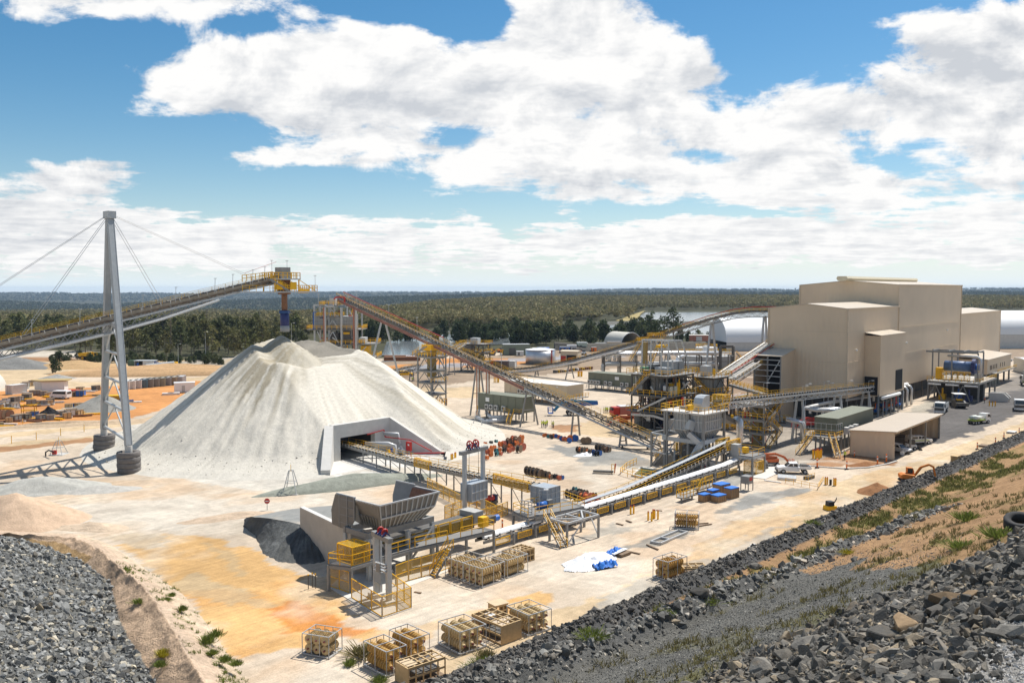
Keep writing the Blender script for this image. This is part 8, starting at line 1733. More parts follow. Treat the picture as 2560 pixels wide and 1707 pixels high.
place(excavator('small yellow excavator far behind near the transfer tower',YEL),gD('a3',570,600,425)*1.,.1,.9);bpy.data.objects['excavator.001'].location.z=0
t=thing('plate_compactor','small yellow compactor with black engine alone on the haul road','compactor',g('8',535,484));side(t,'base_plate',[(-.7,.0),(.7,.0),(.8,.5),(-.6,.55)],1.0,YEL);side(t,'engine',[(-.4,.5),(.45,.5),(.4,1.1),(-.35,1.1)],.8,BLACK);MB().path([(.5,0,.6),(1.0,0,1.3),(1.0,0,1.5)],.1).build('handle',STEELD,t,base=O3);t.scale=(1.15,)*3;t.rotation_euler=(0,0,.3)
def firetruck():
 t=thing('fire_truck','red and white fire truck behind the crusher tower legs','truck');side(t,'cab',[(1.9,.6),(3.7,.6),(3.75,1.7),(3.5,2.7),(1.9,2.7)],2.3,RED);side(t,'body',[(-3.6,.7),(1.8,.7),(1.8,2.7),(-3.6,2.7)],2.4,mat('pale red locker',(.45,.16,.13)));MB().pbox((-3.5,-1.15,2.703),(5.2,0,0),(0,2.3,0),(0,0,.25)).build('roof_deck',WHITE,t,base=O3)
 for k in range(4):MB().pbox((-3.3+k*1.25,-1.22,1.0),(1.05,0,0),(0,.05,0),(0,0,1.4)).build('locker_door',GALV,t,base=O3)
 MB().pbox((3.6,-1,1.7),(.1,0,0),(0,2,0),(0,0,.8)).build('windscreen',GLASS,t,base=O3)
 for x in(2.8,-1.8):[wheel(t,x,y,.5,.34)for y in(-1,1)]
 return t
place(firetruck(),g('4',175,975),math.pi+.35,.98)
def boomlift(label,m,bm_=None):
 t=thing('boom_lift',label,'boom lift');side(t,'chassis',[(-1.8,.5),(1.8,.5),(1.8,1.0),(-1.8,1.0)],1.9,STEELD);side(t,'turret',[(-1.9,1.05),(1.2,1.05),(1.2,1.8),(-1.9,1.9)],1.8,STEEL if bm_ else m)
 for x in(1.5,-1.5):[wheel(t,x,y,.5,.4)for y in(-1.05,1.05)]
 MB().path([(-1.6,0,2.0),(4.6,0,2.5)],.62,.7).build('lower_boom',m,t,base=O3);MB().path([(4.5,0,2.7),(-1.2,0,3.0),(-3.4,0,2.2),(-4.6,0,.9)],.5,.55).build('upper_boom',bm_ or m,t,base=O3)
 mb=MB();rail_pts([(-5.8,-.8,.5),(-4.8,-.8,.5),(-4.8,.8,.5),(-5.8,.8,.5),(-5.8,-.8,.5)],1.1,.9,.07,mb);mb.pbox((-5.8,-.8,.4),(1,0,0),(0,1.6,0),(0,0,.1));mb.build('basket',m,t,base=O3);return t
place(boomlift('blue and lime boom lift standing in front of the cream cabin',BLUE,mat('teal blue boom',(.03,.18,.33))),g('3',1065,1058),.05,1.22)
place(boomlift('orange boom lift parked behind the drive deck',mat('orange red machine',(.55,.13,.04))),g('4',1215,1322),math.pi,.72);place(boomlift('orange red boom lift beside the fire truck',mat('orange red machine',(.55,.13,.04))),g('4',170,1035),.2,.72);place(boomlift('red boom lift half hidden behind the olive cabin on stilts',RED),g('5',190,1192),.3,.8)
def van(label):
 t=thing('minibus',label,'van');side(t,'body',[(-2.6,.4),(2.3,.4),(2.5,1.0),(2.0,1.3),(1.5,2.1),(-2.5,2.2),(-2.65,1.2)],1.9,WHITE)
 for y in(-.96,.93):MB().prism([(-2.3,y,1.3),(1.6,y,1.3),(1.3,y,1.9),(-2.3,y,1.95)],(0,.03,0)).build('side_windows',GLASS,t,base=O3)
 MB().prism([(2.02,-.8,1.35),(2.02,.8,1.35),(1.55,.75,2.05),(1.55,-.75,2.05)],(.04,0,.02)).build('windscreen',GLASS,t,base=O3);MB().pbox((-2.68,-.7,1.35),(.04,0,0),(0,1.4,0),(0,0,.55)).build('rear_window',GLASS,t,base=O3)
 for x in(1.6,-1.6):[wheel(t,x,y)for y in(-.82,.82)]
 return t
place(van('white minibus parked among the stores in the left yard'),g('a1',910,884),math.pi*.93,1.15);place(van('white van beside the rusty pipe stacks behind the conveyor pylon'),gD('2',1345,893,395)*1.,0.2,1.0);bpy.data.objects['minibus.001'].location.z=0
def haultruck():
 t=thing('haul_truck','yellow articulated haul truck at the foot of the gum trees','truck');side(t,'dump_body',[(-4.6,1.6),(.6,1.8),(.9,3.6),(-5,3.0)],3.0,YEL);side(t,'cab',[(1.6,1.2),(3.0,1.2),(3.0,2.6),(2.7,3.4),(1.6,3.4)],2.2,YEL);side(t,'bonnet',[(3.0,1.2),(4.8,1.1),(4.6,2.2),(3.0,2.4)],2.2,YEL);MB().pbox((2.0,-1.13,2.3),(.9,0,0),(0,.04,0),(0,0,.8)).build('window',GLASS,t,base=O3)
 for x in(3.6,-.9,-3.0):[wheel(t,x,y,.95,.7,YEL)for y in(-1.2,1.2)]
 return t
place(haultruck(),gD('a1',1370,425,398)*1.,0.1,1.0);bpy.data.objects['haul_truck'].location.z=0
t=thing('skid_loader','small white skid loader under the carport roof','loader',g('5',925,1345));side(t,'body',[(-1.2,.3),(.9,.3),(.9,1.0),(-1.2,1.2)],1.3,WHITE);side(t,'cab',[(-.6,1.1),(.6,1.0),(.6,1.95),(-.6,1.95)],1.1,STEELD);side(t,'bucket',[(1.3,.1),(2.0,.1),(1.4,.8)],1.6,STEELD);[wheel(t,x,y,.35,.25)for x in(.55,-.75)for y in(-.7,.7)];t.rotation_euler=(0,0,-.3)
tag(MB().tube([g('5',850,1385)+V((0,-.5,.45)),g('5',850,1385)+V((.8,1.4,.45))],.42,12).build('wrapped_roll',WHITE),'white wrapped roll lying at the carport corner','roll')
wu=[ute('x',True),ute('x',False,name='parked_car')]
for i,(px,py,D,rz,lab,k)in enumerate([(1549,864,478,-.3,'white ute parked left of the cream shelter mouth',0),(1572,861,481,2.2,'left one of two white cars inside the cream shelter',1),(1587,861,484,2.3,'right one of two white cars inside the cream shelter',1),(1662,861,470,.3,'white ute parked right of the shelter by the hill road',0),(1673,863,470,.4,'second white ute parked right of the shelter by the hill road',0),(1032,945,335,.2,'white ute with a worker beside the lattice tower',0),(2520,875,390,.1,'white car on the road behind the annex roof',1)]):
 put(wu[k],V(((px-1280)/F*D,D,0)),rz,lab)
t=thing('agitator_truck','white cabbed truck with a blue tank in the far yard','truck');side(t,'cab',[(1.9,.7),(3.6,.7),(3.5,2.8),(1.9,2.8)],2.3,WHITE);MB().tube([(-3.6,0,2.0),(1.6,0,2.0)],1.15,14).build('tank',BLUE,t,True,base=O3);MB().pbox((-3.6,-.5,.7),(6,0,0),(0,1,0),(0,0,.3)).build('chassis',STEELD,t,base=O3);MB().pbox((3.55,-1,1.7),(.1,0,0),(0,2,0),(0,0,.8)).build('windscreen',GLASS,t,base=O3);[wheel(t,x,y,.52,.34)for x in(2.8,-1.6,-2.8)for y in(-1,1)]
place(t,V(((1352-1280)/F*430,430,0)),math.pi,1.15)
def reel(fl,dr,name='cable_reel'):
 t=thing(name,'x','cable reel');
 for y in(-.5,.5):
  f=MB().tube([(0,y-.045,1),(0,y+.045,1)],1.0,22).build('flange',fl,t,base=O3)
 MB().tube([(0,-.45,1),(0,.45,1)],.62,18).build('cable_drum',dr,t,base=O3);MB().tube([(0,-.56,1),(0,.56,1)],.12,8).build('hub',STEELD,t,base=O3);return t
ORC=mat('orange cable',(.62,.17,.04),.6);RCOL={'wood':(WOODD,BLACK,'weathered timber reel of black cable'),'woodo':(WOODD,ORC,'weathered timber reel of orange cable'),'orange':(ORC,ORC,'orange painted reel of orange cable'),'red':(mat('salmon red reel',(.50,.14,.09)),ORC,'salmon red reel of orange cable'),'blue':(BLUE,BLACK,'blue steel reel of black cable'),'teal':(mat('teal reel',(.04,.20,.22)),BLACK,'teal reel of dark cable'),'black':(BLACK,BLACK,'black reel of black cable'),'brown':(mat('brown reel',(.20,.10,.06)),WOODD,'brown empty timber reel')}
RP={k:reel(v[0],v[1])for k,v in RCOL.items()}
def reels(lst,where,rz,ks=.6):
 cnt={}
 for kind,rg,x,y,r in lst:cnt[kind]=cnt.get(kind,0)+1
 seen={}
 for kind,rg,x,y,r in lst:
  q=g(rg,x,y);lab=RCOL[kind][2]+' '+where;n=cnt[kind]
  put(RP[kind],(q.x,q.y,0),rz+random.uniform(-.15,.15),lab,'cable reels '+where+' '+kind if n>1 else None,r*ks)
random.seed(8)
L_=[]
for i in range(30):
 f=(i%9)/8.;row=i//9;x=375+f*270-row*4+random.uniform(-10,10);y=1400-f*85-row*30+random.uniform(-8,8)
 if x>640:x=640
 L_.append((random.choice(['orange','red','orange','orange','black','brown','red','teal','orange']),'3',x,y,random.uniform(.42,.66)))
L_+=[('brown','3',605,1290,1.0),('red','3',575,1265,.7),('black','3',512,1295,.55),('brown','3',540,1290,.8),('red','3',645,1335,.85),('wood','3',620,1350,.85)]
reels(L_,'in the orange cluster behind the take-up gantry',.95,.9)
reels([('wood','3',690,1522,1.2),('wood','3',716,1530,1.25),('wood','3',742,1538,1.3),('wood','3',780,1550,1.3),('wood','3',812,1548,1.05),('wood','3',842,1552,1.0),('woodo','3',868,1562,.8),('black','3',905,1560,.75),('red','3',935,1567,.68),('blue','3',958,1563,.62)],'in the row left of the steel frame',.82)
reels([('wood','7',365,490,1.05),('wood','7',395,497,1.1),('teal','7',412,455,.8),('wood','7',432,512,1.25),('black','7',452,470,.8),('woodo','7',470,520,1.25),('wood','7',492,485,.9),('red','7',508,530,1.3),('orange','7',540,515,1.0),('black','7',560,500,.8),('red','7',585,522,.8)],'in the row behind the grey transfer chute',.82)
reels([('wood','3',1085,1348,.75),('woodo','3',1102,1352,.8),('wood','3',1122,1358,.8),('wood','3',1142,1352,.75),('woodo','3',1160,1362,.7),('wood','3',1178,1368,.7),('black','3',1195,1365,.7),('blue','3',1212,1372,.7),('black','3',1230,1378,.7),('blue','3',1252,1376,.7),('wood','3',1240,1335,.9),('wood','3',1268,1340,.9),('brown','3',1300,1350,.8),('wood','3',1325,1348,.7)],'on the dark gravel patch',.82,.75)
for i in range(16):
 L_=[(random.choice(['red','teal','black','brown','blue','orange']),'3',815+i*13+random.uniform(-6,6),1228+i*2.2+random.uniform(-12,10),random.uniform(.35,.55))]
 if i==0:acc=[]
 acc+=L_
reels(acc,'in the long line under the overland conveyor',.2,.85)
reels([('blue','3',1060,1262,.8),('orange','3',1022,1262,.75),('wood','3',1128,1285,.8),('woodo','3',1160,1285,.85),('blue','3',1015,1275,.6)],'at the end of the long line below the conveyor',.2,.85)
reels([('brown','a1',20,1190,1.3),('wood','a1',70,1185,1.2),('brown','a1',135,1180,1.2)],'at the left edge of the yard',1.2,.9)
def spiral(parent,c,ax,L,r,m):
 prof=[];n=9;rings=[];a=V(ax).normalized();u_=a.cross(Z).normalized();v_=u_.cross(a)
 for k in range(n*4+1):
  s=-L/2+L*k/(n*4);ph=k%4;rr=r*(1.,.96,.46,.50)[ph]if k not in(0,n*4)else r*.35
  rings.append([V(c)+a*(s+.05*math.sin(t_))+u_*rr*math.cos(t_)+v_*rr*math.sin(t_)for t_ in np.linspace(0,2*math.pi,15)[:-1]])
 o=MB().loft(rings,True,True).build('spiral',m,parent,base=O3);MB().tube([V(c)-a*(L/2+.14),V(c)+a*(L/2+.14)],r*.22,8).build('spiral_hub',mat('maroon end cap',(.20,.06,.05)),o,base=O3)
def spiral_crate(m,nx_,nz_,L=3.1,r=.44,fm=None):
 t=thing('spiral_crate','x','crate');w=nx_*r*2.08;h=nz_*r*2.1+.25;fm=fm or GALV
 mb=MB();mb.beam((-L/2-.2,-w/2-.1,.08),(L/2+.2,-w/2-.1,.08),.14);mb.beam((-L/2-.2,w/2+.1,.08),(L/2+.2,w/2+.1,.08),.14)
 for x in(-L/2-.15,0,L/2+.15):
  mb.beam((x,-w/2-.1,.1),(x,w/2+.1,.1),.1);mb.beam((x,-w/2-.1,h),(x,w/2+.1,h),.07)
  for y in(-w/2-.1,w/2+.1):mb.beam((x,y,.1),(x,y,h),.07)
 for y in(-w/2-.1,w/2+.1):mb.beam((-L/2-.15,y,h),(L/2+.15,y,h),.07)
 for y in(-w/6,w/6):mb.beam((-L/2-.17,y,.1),(-L/2-.17,y,h),.06);mb.beam((L/2+.17,y,.1),(L/2+.17,y,h),.06)
 mb.build('steel_frame',fm,t,base=O3)
 for i in range(nx_):
  for j in range(nz_):spiral(t,(0,(i-(nx_-1)/2)*r*2.08,.18+r+j*r*2.06),(1,0,0),L,r,m)
 return t
SCc=spiral_crate(CREAMP,3,2);SCg=spiral_crate(GOLD,2,2,3.0,.46);SCs=spiral_crate(CREAMP,3,2,2.0,.42)
au=ang(U2)
for pr_,rg,x,y,rz,lab,sc in[(SCc,'6',1095,1245,au,'cream spiral crate, rear left one of three beside the hopper stairs',1.),(SCc,'6',1225,1290,au,'cream spiral crate, nearest one of three beside the hopper stairs',1.02),(SCc,'6',1400,1225,au,'cream spiral crate, right one of three beside the hopper stairs',.98),(SCg,'7',1258,715,au-1.05,'gold spiral crate beside the open frame on the gravel strip',.95),(SCg,'7',1130,1085,au-.1,'gold spiral crate beside a low timber crate by the rubble bund',1.0),(SCg,'a6',795,670,au-1.62,'gold spiral crate, front one of two near the bottom edge',.98),(SCg,'a6',1010,555,au-1.62,'gold spiral crate, rear one of two near the bottom edge',.95),(SCc,'a6',1480,470,au-1.7,'cream spiral crate left of the big timber crate',.98),(SCc,'a6',2075,315,au-1.7,'cream spiral crate right of the big timber crate',.95),(SCs,'a6',235,530,R(70),'short cream spiral crate alone at the edge of the sandy bank',.95)]:
 q=g(rg,x,y);put(pr_,(q.x,q.y,0),rz,lab,None,sc)
def timber_crate(L,w,h,closed=1,load=None):
 t=thing('timber_crate','x','crate');mb=MB();n=max(3,round(L/.75))
 for x in(-L/2,L/2):
  for y in(-w/2,w/2):mb.beam((x,y,0),(x,y,h),.12)
 for y in(-w/2,w/2):
  for z in(.1,h*.5,h-.06):mb.beam((-L/2,y,z),(L/2,y,z),.05,.16)
  for k in range(1,n):x=-L/2+L*k/n;mb.beam((x,y,0),(x,y,h),.12,.05)
 mb.build('side_slats',WOOD,t,base=O3);mb=MB()
 for k in range(n+1):x=-L/2+L*k/n;mb.beam((x,-w/2,h),(x,w/2,h),.12,.08)
 for k in range(4):y=-w/2+w*k/3;mb.beam((-L/2,y,h+.05),(L/2,y,h+.05),.10,.06)
 mb.build('top_slats',WOOD,t,base=O3);MB().pbox((-L/2,-w/2,.05),(L,0,0),(0,w,0),(0,0,.1)).build('crate_floor',WOODD,t,base=O3)
 if closed:
  for k in range(closed):x=-L/2-.03 if k==0 else L/2;MB().pbox((x,-w/2,.02),(.04,0,0),(0,w,0),(0,0,h)).build('end_panel',WOOD,t,base=O3)
 for(x,y,z,s,m_)in(load or[]):MB().box((x,y,z),s).build('crate_load',m_,t,base=O3)
 return t
for args,rg,x,y,rz,lab in[((3.4,2.0,1.5,2,[(.5,0,.5,(1.5,1.2,.5),STEELD)]),'6',1470,1150,au,'long low timber crate behind the cream spiral crates'),((4.1,2.4,1.75,2,[(0,0,.5,(2.5,1.4,.5),STEELD),(-1.2,.3,1.5,(.9,.7,.3),WHITE)]),'a6',1785,385,au-1.65,'big slatted timber crate between cream spiral crates'),((3.6,1.9,1.6,1,[(-1.2,0,1.66,(1.0,1.3,.04),mat('plywood sheet',(.60,.45,.28))),(.3,0,.6,(2.4,1.2,.4),STEELD)]),'a6',1110,765,au-.12,'slatted timber crate with a plywood lid at the bottom edge'),((2.6,1.8,.8,1,[]),'7',1310,1060,au-.75,'low timber crate with open slats beside the gold spiral crate'),((1.4,1.2,1.1,2,[]),'a6',1800,195,au-.2,'small timber crate with a plywood lid behind the big one')]:
 t=timber_crate(*args);q=g(rg,x,y);put(t,(q.x,q.y,0),rz,lab)
t=[o for o in COL.objects if o.get('label','').startswith('small timber crate')][0];MB().box((0,0,1.2),(1.7,1.5,.05)).build('crate_lid',mat('plywood sheet',(.6,.45,.28)),t,base=O3)
q=g('a6',1950,160);tag(MB().pbox(q,U2*1.6,W2*1.4,Z*.14).build('pallet',WOOD),'flat timber pallet behind the right cream spiral crate','pallet')
for x,y,s,h,lab in[(1410,526,1.35,1.05,'small tan box with blue lid, nearest the yellow stair pieces'),(1476,506,1.35,1.3,'tan box with blue lid behind the smallest two'),(1523,528,1.7,.95,'low long tan box with blue lid at the front of the group'),(1548,470,2.0,1.5,'largest tan box with a broad blue lid at the back of the group'),(1620,500,1.65,1.5,'tall tan box with blue lid at the right of the group')]:
 q=g('7',x,y);t=thing('lidded_box',lab,'box',q);L=s*1.15;a=(U2-W2*.15).normalized();b=V((-a.y,a.x,0));o=q-a*L/2
 MB().pbox(o,a*L,b*s*.8,Z*h).build('box_side',mat('brown box board',(.36,.22,.11)),t);MB().pbox(o-a*.05-b*.05+Z*(h+.002),a*(L+.1),b*(s*.8+.1),Z*.16).build('blue_lid',mat('bright blue sheet',(.02,.16,.55)),t);mb=MB()
 for k in range(5):mb.beam(o+a*L*k/4-b*.03,o+a*L*k/4-b*.03+Z*h,.08)
 mb.build('battens',WOODD,t)
for i,(x,y,lab)in enumerate([(1280,520,'yellow railed stair piece lying on its stand, nearer one'),(1400,455,'yellow railed landing piece behind the nearer stair piece')]):
 q=g('7',x,y);t=thing('stair_piece',lab,'stair piece',q);a,b=U2,W2;o=q-a*1.8;MB().pbox(o+Z*.6,a*3.8,b*1.2,Z*.18).build('landing',GMESH,t);handrail([o+Z*.7,o+a*3.8+Z*.7],t,1.1,.9,.08);handrail([o+b*1.2+Z*.7,o+b*1.2+a*3.8+Z*.7],t,1.1,.9,.08)
 if i==0:handrail([o+a*3.8+Z*.7,o+a*5.4+Z*2.0],t,1.0,.7,.08);handrail([o+Z*.7,o-a*1.4+Z*1.6],t,.9,.7,.08)
 for k in(0,1):MB().beam(o+a*(.4+3*k)+b*.6,o+a*(.4+3*k)+b*.6+Z*.6,.2).build('stand_leg',STEEL,t)
q=g('7',1740,445);t=thing('hopper_stand','small grey hopper box on four legs right of the blue lidded boxes','hopper',q);MB().pbox(q-U2*.8+Z*1.2,U2*1.6,W2*1.4,Z*1.2).build('hopper_box',STEEL,t);MB().pbox(q-U2*.5-W2*.04+Z*1.7,U2*.9,W2*.05,Z*.5).build('warning_sign',RED,t);[MB().beam(q+U2*a+W2*b,q+U2*a+W2*b+Z*1.2,.12).build('leg',STEEL,t)for a in(-.75,.75)for b in(.05,1.35)]
t=thing('lifting_cradle','rectangular galvanised frame lying on the gravel strip','frame',g('7',1000,825));c_=[g('7',*p,.15)for p in[(985,825),(1060,838),(1262,752),(1195,738)]]
for a,b in zip(c_,c_[1:]+c_[:1]):MB().beam(a,b,.2,.24).build('frame_bar',GALV,t)
MB().beam(c_[0].lerp(c_[3],.35),c_[1].lerp(c_[2],.35),.2,.24).build('frame_bar',GALV,t)
for i,(rg,p,q_,lab)in enumerate([('7',(1335,688),(1420,682),'short plank beside the gold spiral crate'),('7',(1350,705),(1445,690),'longer plank in front of the gold spiral crate'),('7',(955,845),(1042,882),'bare plank between lying frame and tarpaulin'),('7',(725,685),(778,698),'short board near the steel frame legs'),('7',(800,662),(842,677),'thin board behind the steel frame'),('7',(780,888),(905,915),'long plank sticking out from under the tarpaulin'),('7',(1025,588),(1072,592),'thin board left of the yellow bollards'),('6',(730,1365),(778,1372),'short rusty board near the mesh fence corner'),('4',(1170,1425),(1292,1442),'long white board in front of the drive deck slab')]):
 a,b=g(rg,*p,.08),g(rg,*q_,.08);tag(MB().beam(a,b,.24,.1).build('plank',WOODD if 'white' not in lab else WHITE),lab,'plank')
def tarp():
 n=70;A,B=np.meshgrid(np.linspace(-1.1,1.1,n),np.linspace(-1.1,1.1,n));r=np.hypot(A,B);t_=np.arctan2(B,A);r2=r*(1+.28*fbm(np.cos(t_)*2,np.sin(t_)*2,4,61))
 z=.85*np.clip(1-r2,-.05,1)**.7+np.abs(fbm(A*3.2,B*3.2,5,63))*.75*np.clip(1.1-r2,0,1)+fbm(A*9,B*9,3,65)*.12*np.clip(1.1-r2,0,1)
 q=g('7',530,985);x=q.x+A*4.3*U2.x-B*2.7*.0+B*2.6*W2.x;y=q.y+A*4.3*U2.y+B*2.6*W2.y
 ids=np.arange(n*n).reshape(n,n);f_=np.stack([ids[:-1,:-1],ids[:-1,1:],ids[1:,1:],ids[1:,:-1]],-1).reshape(-1,4);f_=f_[r2.ravel()[f_].min(1)<1.0]
 o=npmesh('tarpaulin',np.stack([x,y,z+.02],-1).reshape(-1,3),f_,mat('white tarpaulin',(.76,.76,.77),.5),True);o.location=(0,0,0);tag(o,'big crumpled white tarpaulin heaped on the pale sand','tarpaulin')
 rs=np.random.RandomState(3)
 for k,(x0,y0,sx_,sy_,rot,lab)in enumerate([(705,915,1.7,.55,.9,'bright blue sheet along the far edge of the white tarpaulin'),(640,1010,1.5,.6,.5,'bright blue sheet along the near edge of the white tarpaulin')]):
  q=g('7',x0,y0,.2);A2_,B2_=np.meshgrid(np.linspace(-1,1,30),np.linspace(-1,1,16));z=.35+np.abs(fbm(A2_*3+k*5,B2_*2,4,70+k))*.9-.35*(np.abs(B2_)**2)-.2*np.abs(A2_)**3;ca,sa=math.cos(rot),math.sin(rot);x=q.x+A2_*sx_*ca-B2_*sy_*sa;y=q.y+A2_*sx_*sa+B2_*sy_*ca
  ids=np.arange(480).reshape(16,30);f_=np.stack([ids[:-1,:-1],ids[:-1,1:],ids[1:,1:],ids[1:,:-1]],-1).reshape(-1,4);tag(npmesh('blue_sheet',np.stack([x,y,z+.12],-1).reshape(-1,3),f_,mat('bright blue sheet',(.02,.16,.55)),True),lab,'sheet')
tarp()
q=g('7',770,925);tag(MB().box(q+Z*.2,(1.9,1.3,.3),(U2,W2,Z)).build('pallet',WOODD),'brown slatted pallet beside the blue sheet of the tarpaulin','pallet');tag(MB().beam(g('7',700,918,.5),g('7',798,875,.5),.6,.06).build('white_board',WHITE),'white board lying across the tarpaulin end','board')
bp_=thing('bollard','x','bollard');MB().tube([(0,0,0),(0,0,1.15)],.13,10).build('post',YEL,bp_,base=O3);MB().tube([(0,0,1.151),(0,0,1.3)],.12,10,.07).build('cap',RED,bp_,base=O3)
def bollards(lst,rg,lab,grp,sc=1.):
 for x,y in lst:q=g(rg,x,y);put(bp_,(q.x,q.y,0),0,lab,grp,sc)
bollards([(966,664),(993,670),(1003,648),(1014,650),(1040,655)],'7','yellow bollard with red cap in the group of five on the pale sand','five bollards on the sand');bollards([(834,620),(857,615)],'7','yellow bollard of the pair beside the covered conveyor','pair of bollards');bollards([(508,328),(520,328),(562,334),(573,334)],'8','yellow bollard in the line right of the white utility truck','bollards by the road');bollards([(432,165),(448,168),(460,160),(470,168),(482,160)],'8','yellow bollard in the cluster before the olive stilt cabin','bollards by the stilt cabin',1.4)
bollards([(425,803),(438,803),(452,803),(460,803)],'3','yellow bollard left of the cream cabin','bollards left of the cream cabin',1.5);bollards([(1083,757),(1092,757),(1105,757),(1113,757)],'3','yellow bollard between cream cabin and long olive cabin','bollards between the cabins',1.6);bollards([(992,430),(1002,428),(1018,420),(1025,418)],'6','yellow and red hydrant post before the portal wing wall','hydrant posts');bollards([(1515,1055),(1578,1060),(1632,1060)],'a5','pale bollard before the concrete panels','bollards by the concrete panels',1.1)
q=g('8',541,330);tag(MB().tube([q,q+Z*.9],.2,10).build('black_drum',BLACK),'small black drum between the roadside bollards','drum')
op=thing('delineator','x','post');MB().tube([(0,0,0),(0,0,1.1)],.09,8).build('post',ORANGE,op,base=O3);MB().tube([(0,0,0),(0,0,.12)],.25,10).build('foot',BLACK,op,base=O3);MB().tube([(0,0,.7),(0,0,.9)],.096,8).build('band',WHITE,op,base=O3)
for i,(rg,x,y,sc)in enumerate([('8',458,222,1.4),('8',642,232,1.4),('8',834,207,1.5),('8',890,192,1.5),('8',690,158,1.2),('8',1458,108,1.3),('8',1572,75,1.3),('8',1625,38,1.2),('8',1720,10,1.2),('6',1357,920,1.2),('4',1548,1340,1.5)]):q=g(rg,x,y);put(op,(q.x,q.y,0),0,'orange delineator post %s'%('on the kerb curve before the carport' if i<5 else 'beside the haul road rubble' if i<9 else 'in the fenced bay behind the hopper' if i==9 else 'beside the white utility truck'),'orange delineator posts on the kerb' if i<5 else 'orange posts by the rubble' if i<9 else None,sc)
yp=thing('guide_post','x','post');MB().beam((0,0,0),(0,0,1.3),.16,.06).build('post',YEL,yp,base=O3);MB().box((0,-.04,1.1),(.12,.02,.2)).build('reflector',WHITE,yp,base=O3)
for x,y in[(175,1560),(548,1505),(915,1440),(1268,1385),(345,1290),(1250,1145)]:q=g('a1',x,y);put(yp,(q.x,q.y,0),0,'yellow guide post along the tan track of the left yard','guide posts of the yard track',1.3)
def pyramid(label,p,h,w):
 t=thing('survey_stand',label,'stand',p);mb=MB();c=[V((p.x+a*w,p.y+b*w,0))for a,b in((-1,-1),(1,-1),(1,1),(-1,1))];tp=[V((p.x+a*w*.25,p.y+b*w*.25,h*.8))for a,b in((-1,-1),(1,-1),(1,1),(-1,1))]
 for k in range(4):MB().beam(c[k],tp[k],.09).build('leg',LGREY,t);mb.beam(c[k].lerp(tp[k],.5),c[(k+1)%4].lerp(tp[(k+1)%4],.5),.06);mb.beam(tp[k],tp[(k+1)%4],.07);mb.beam(c[k]+Z*.1,c[(k+1)%4]+Z*.1,.09)
 mb.build('cross_bars',LGREY,t);MB().beam(V((p.x,p.y,h*.75)),V((p.x,p.y,h)),.06).build('rod',YEL,t);MB().pbox(c[0]-V((.2,.2,0)),V((2*w+.4,0,0)),V((0,2*w+.4,0)),Z*.1).build('base_pad',CONC,t)
pyramid('pipe pyramid survey stand left of the mast on the pale ground',g('1',330,1424),3.4,1.2);pyramid('pipe pyramid survey stand on the sand below the ore heap',at(728,1233),4.6,1.1);pyramid('pipe pyramid survey stand beside the white pipe bends',g('3',295,1158),5.2,1.2)
t=thing('hose_bend','small black hose bend on the ground beside the left survey stand','hose',g('1',275,1430));a=g('1',256,1435);MB().tube([a,a+Z*.8,a+V((.6,0,1.2)),g('1',300,1410,1.2)],.14,8).build('hose',BLACK,t,True);MB().box(g('1',305,1412,.6),(.8,.4,.8)).build('valve_box',RED,t)
q0=[g('3',*p,.5)for p in[(290,1075),(345,1108),(400,1105),(560,1095)]];q1=[g('3',*p,.8)for p in[(365,1045),(400,1075),(470,1075),(560,1072)]]
tag(MB().tube(q0,.5,10).build('pipe_bend',PIPEW,None,True),'front white pipe bend on the ground below the olive cabin','pipe');tag(MB().tube(q1,.5,10).build('pipe_bend',PIPEW,None,True),'rear white pipe bend on the ground below the olive cabin','pipe')
for k in range(4):a,b=g('4',1268,1390+k*6,.3),g('4',1400,1402+k*6,.3);tag(MB().tube([a,b],.22,8).build('loose_pipe',PIPEW if k%2 else GALV),('white' if k%2 else 'silver')+' loose pipe in the bundle before the white utility truck','pipe',('white' if k%2 else 'silver')+' pipes in the bundle')
q=g('4',1490,1425);t=thing('steel_skid','small dark steel skid on the sand below the white utility truck','skid',q);MB().pbox(q,U2*2.2,W2*1.0,Z*.5).build('skid_body',STEELD,t);handrail([q-U2*1.5,q+U2*2.2],t,.9,1.2,.05)
t=thing('barrier_rail','low yellow barrier rail in front of the roadside bollards','barrier',g('8',465,355));handrail([g('8',260,318),g('8',462,360),g('8',495,310)],t,.9,1.6,.05)
q=on_emb(*pp('8',1725,600))
if q:o=tyre_ring(1.25,.5,.95).build('scrap_rubber_ring',RUBBER,None,True,base=(0,0,0));o.location=(q.x,q.y,q.z+.42);o.rotation_euler=(.18,-.25,.4);tag(o,'big black dump truck tyre lying on the brown slope','tyre')
for rg,x,y,m_,s,h,lab in[('8',1345,185,WOOD,1.8,1.2,'stack of timber pallets beside the roadside rubble'),('8',1400,165,WOODD,1.6,.7,'dark timber stack right of the pallet stack'),('8',1530,95,WOODD,2.4,.5,'flat timber bundle beside the far roadside rubble'),('8',1700,10,DWHITE,2.4,.6,'pale board stack at the far end of the road edge')]:
 q=g(rg,x,y);t=thing('pallet_stack',lab,'pallets',q);n=max(2,int(h/.2))
 for k in range(n):MB().pbox(q+Z*(k*h/n)+U2*random.uniform(-.1,.1)-U2*s/2,U2*s,W2*s*.7,Z*h/n*.62).build('pallet',m_,t)
q=g('7',1790,868);mb=MB();[mb.box(q+V((random.uniform(-1.3,1.3),random.uniform(-.8,.8),.12+k*.03)),(random.uniform(.4,1.5),random.uniform(.3,.8),.08),(U2,W2,Z))for k in range(9)];tag(mb.build('scrap_heap',DWHITE),'heap of flat white scrap boards beside the roadside rubble','scrap heap',None,'stuff')
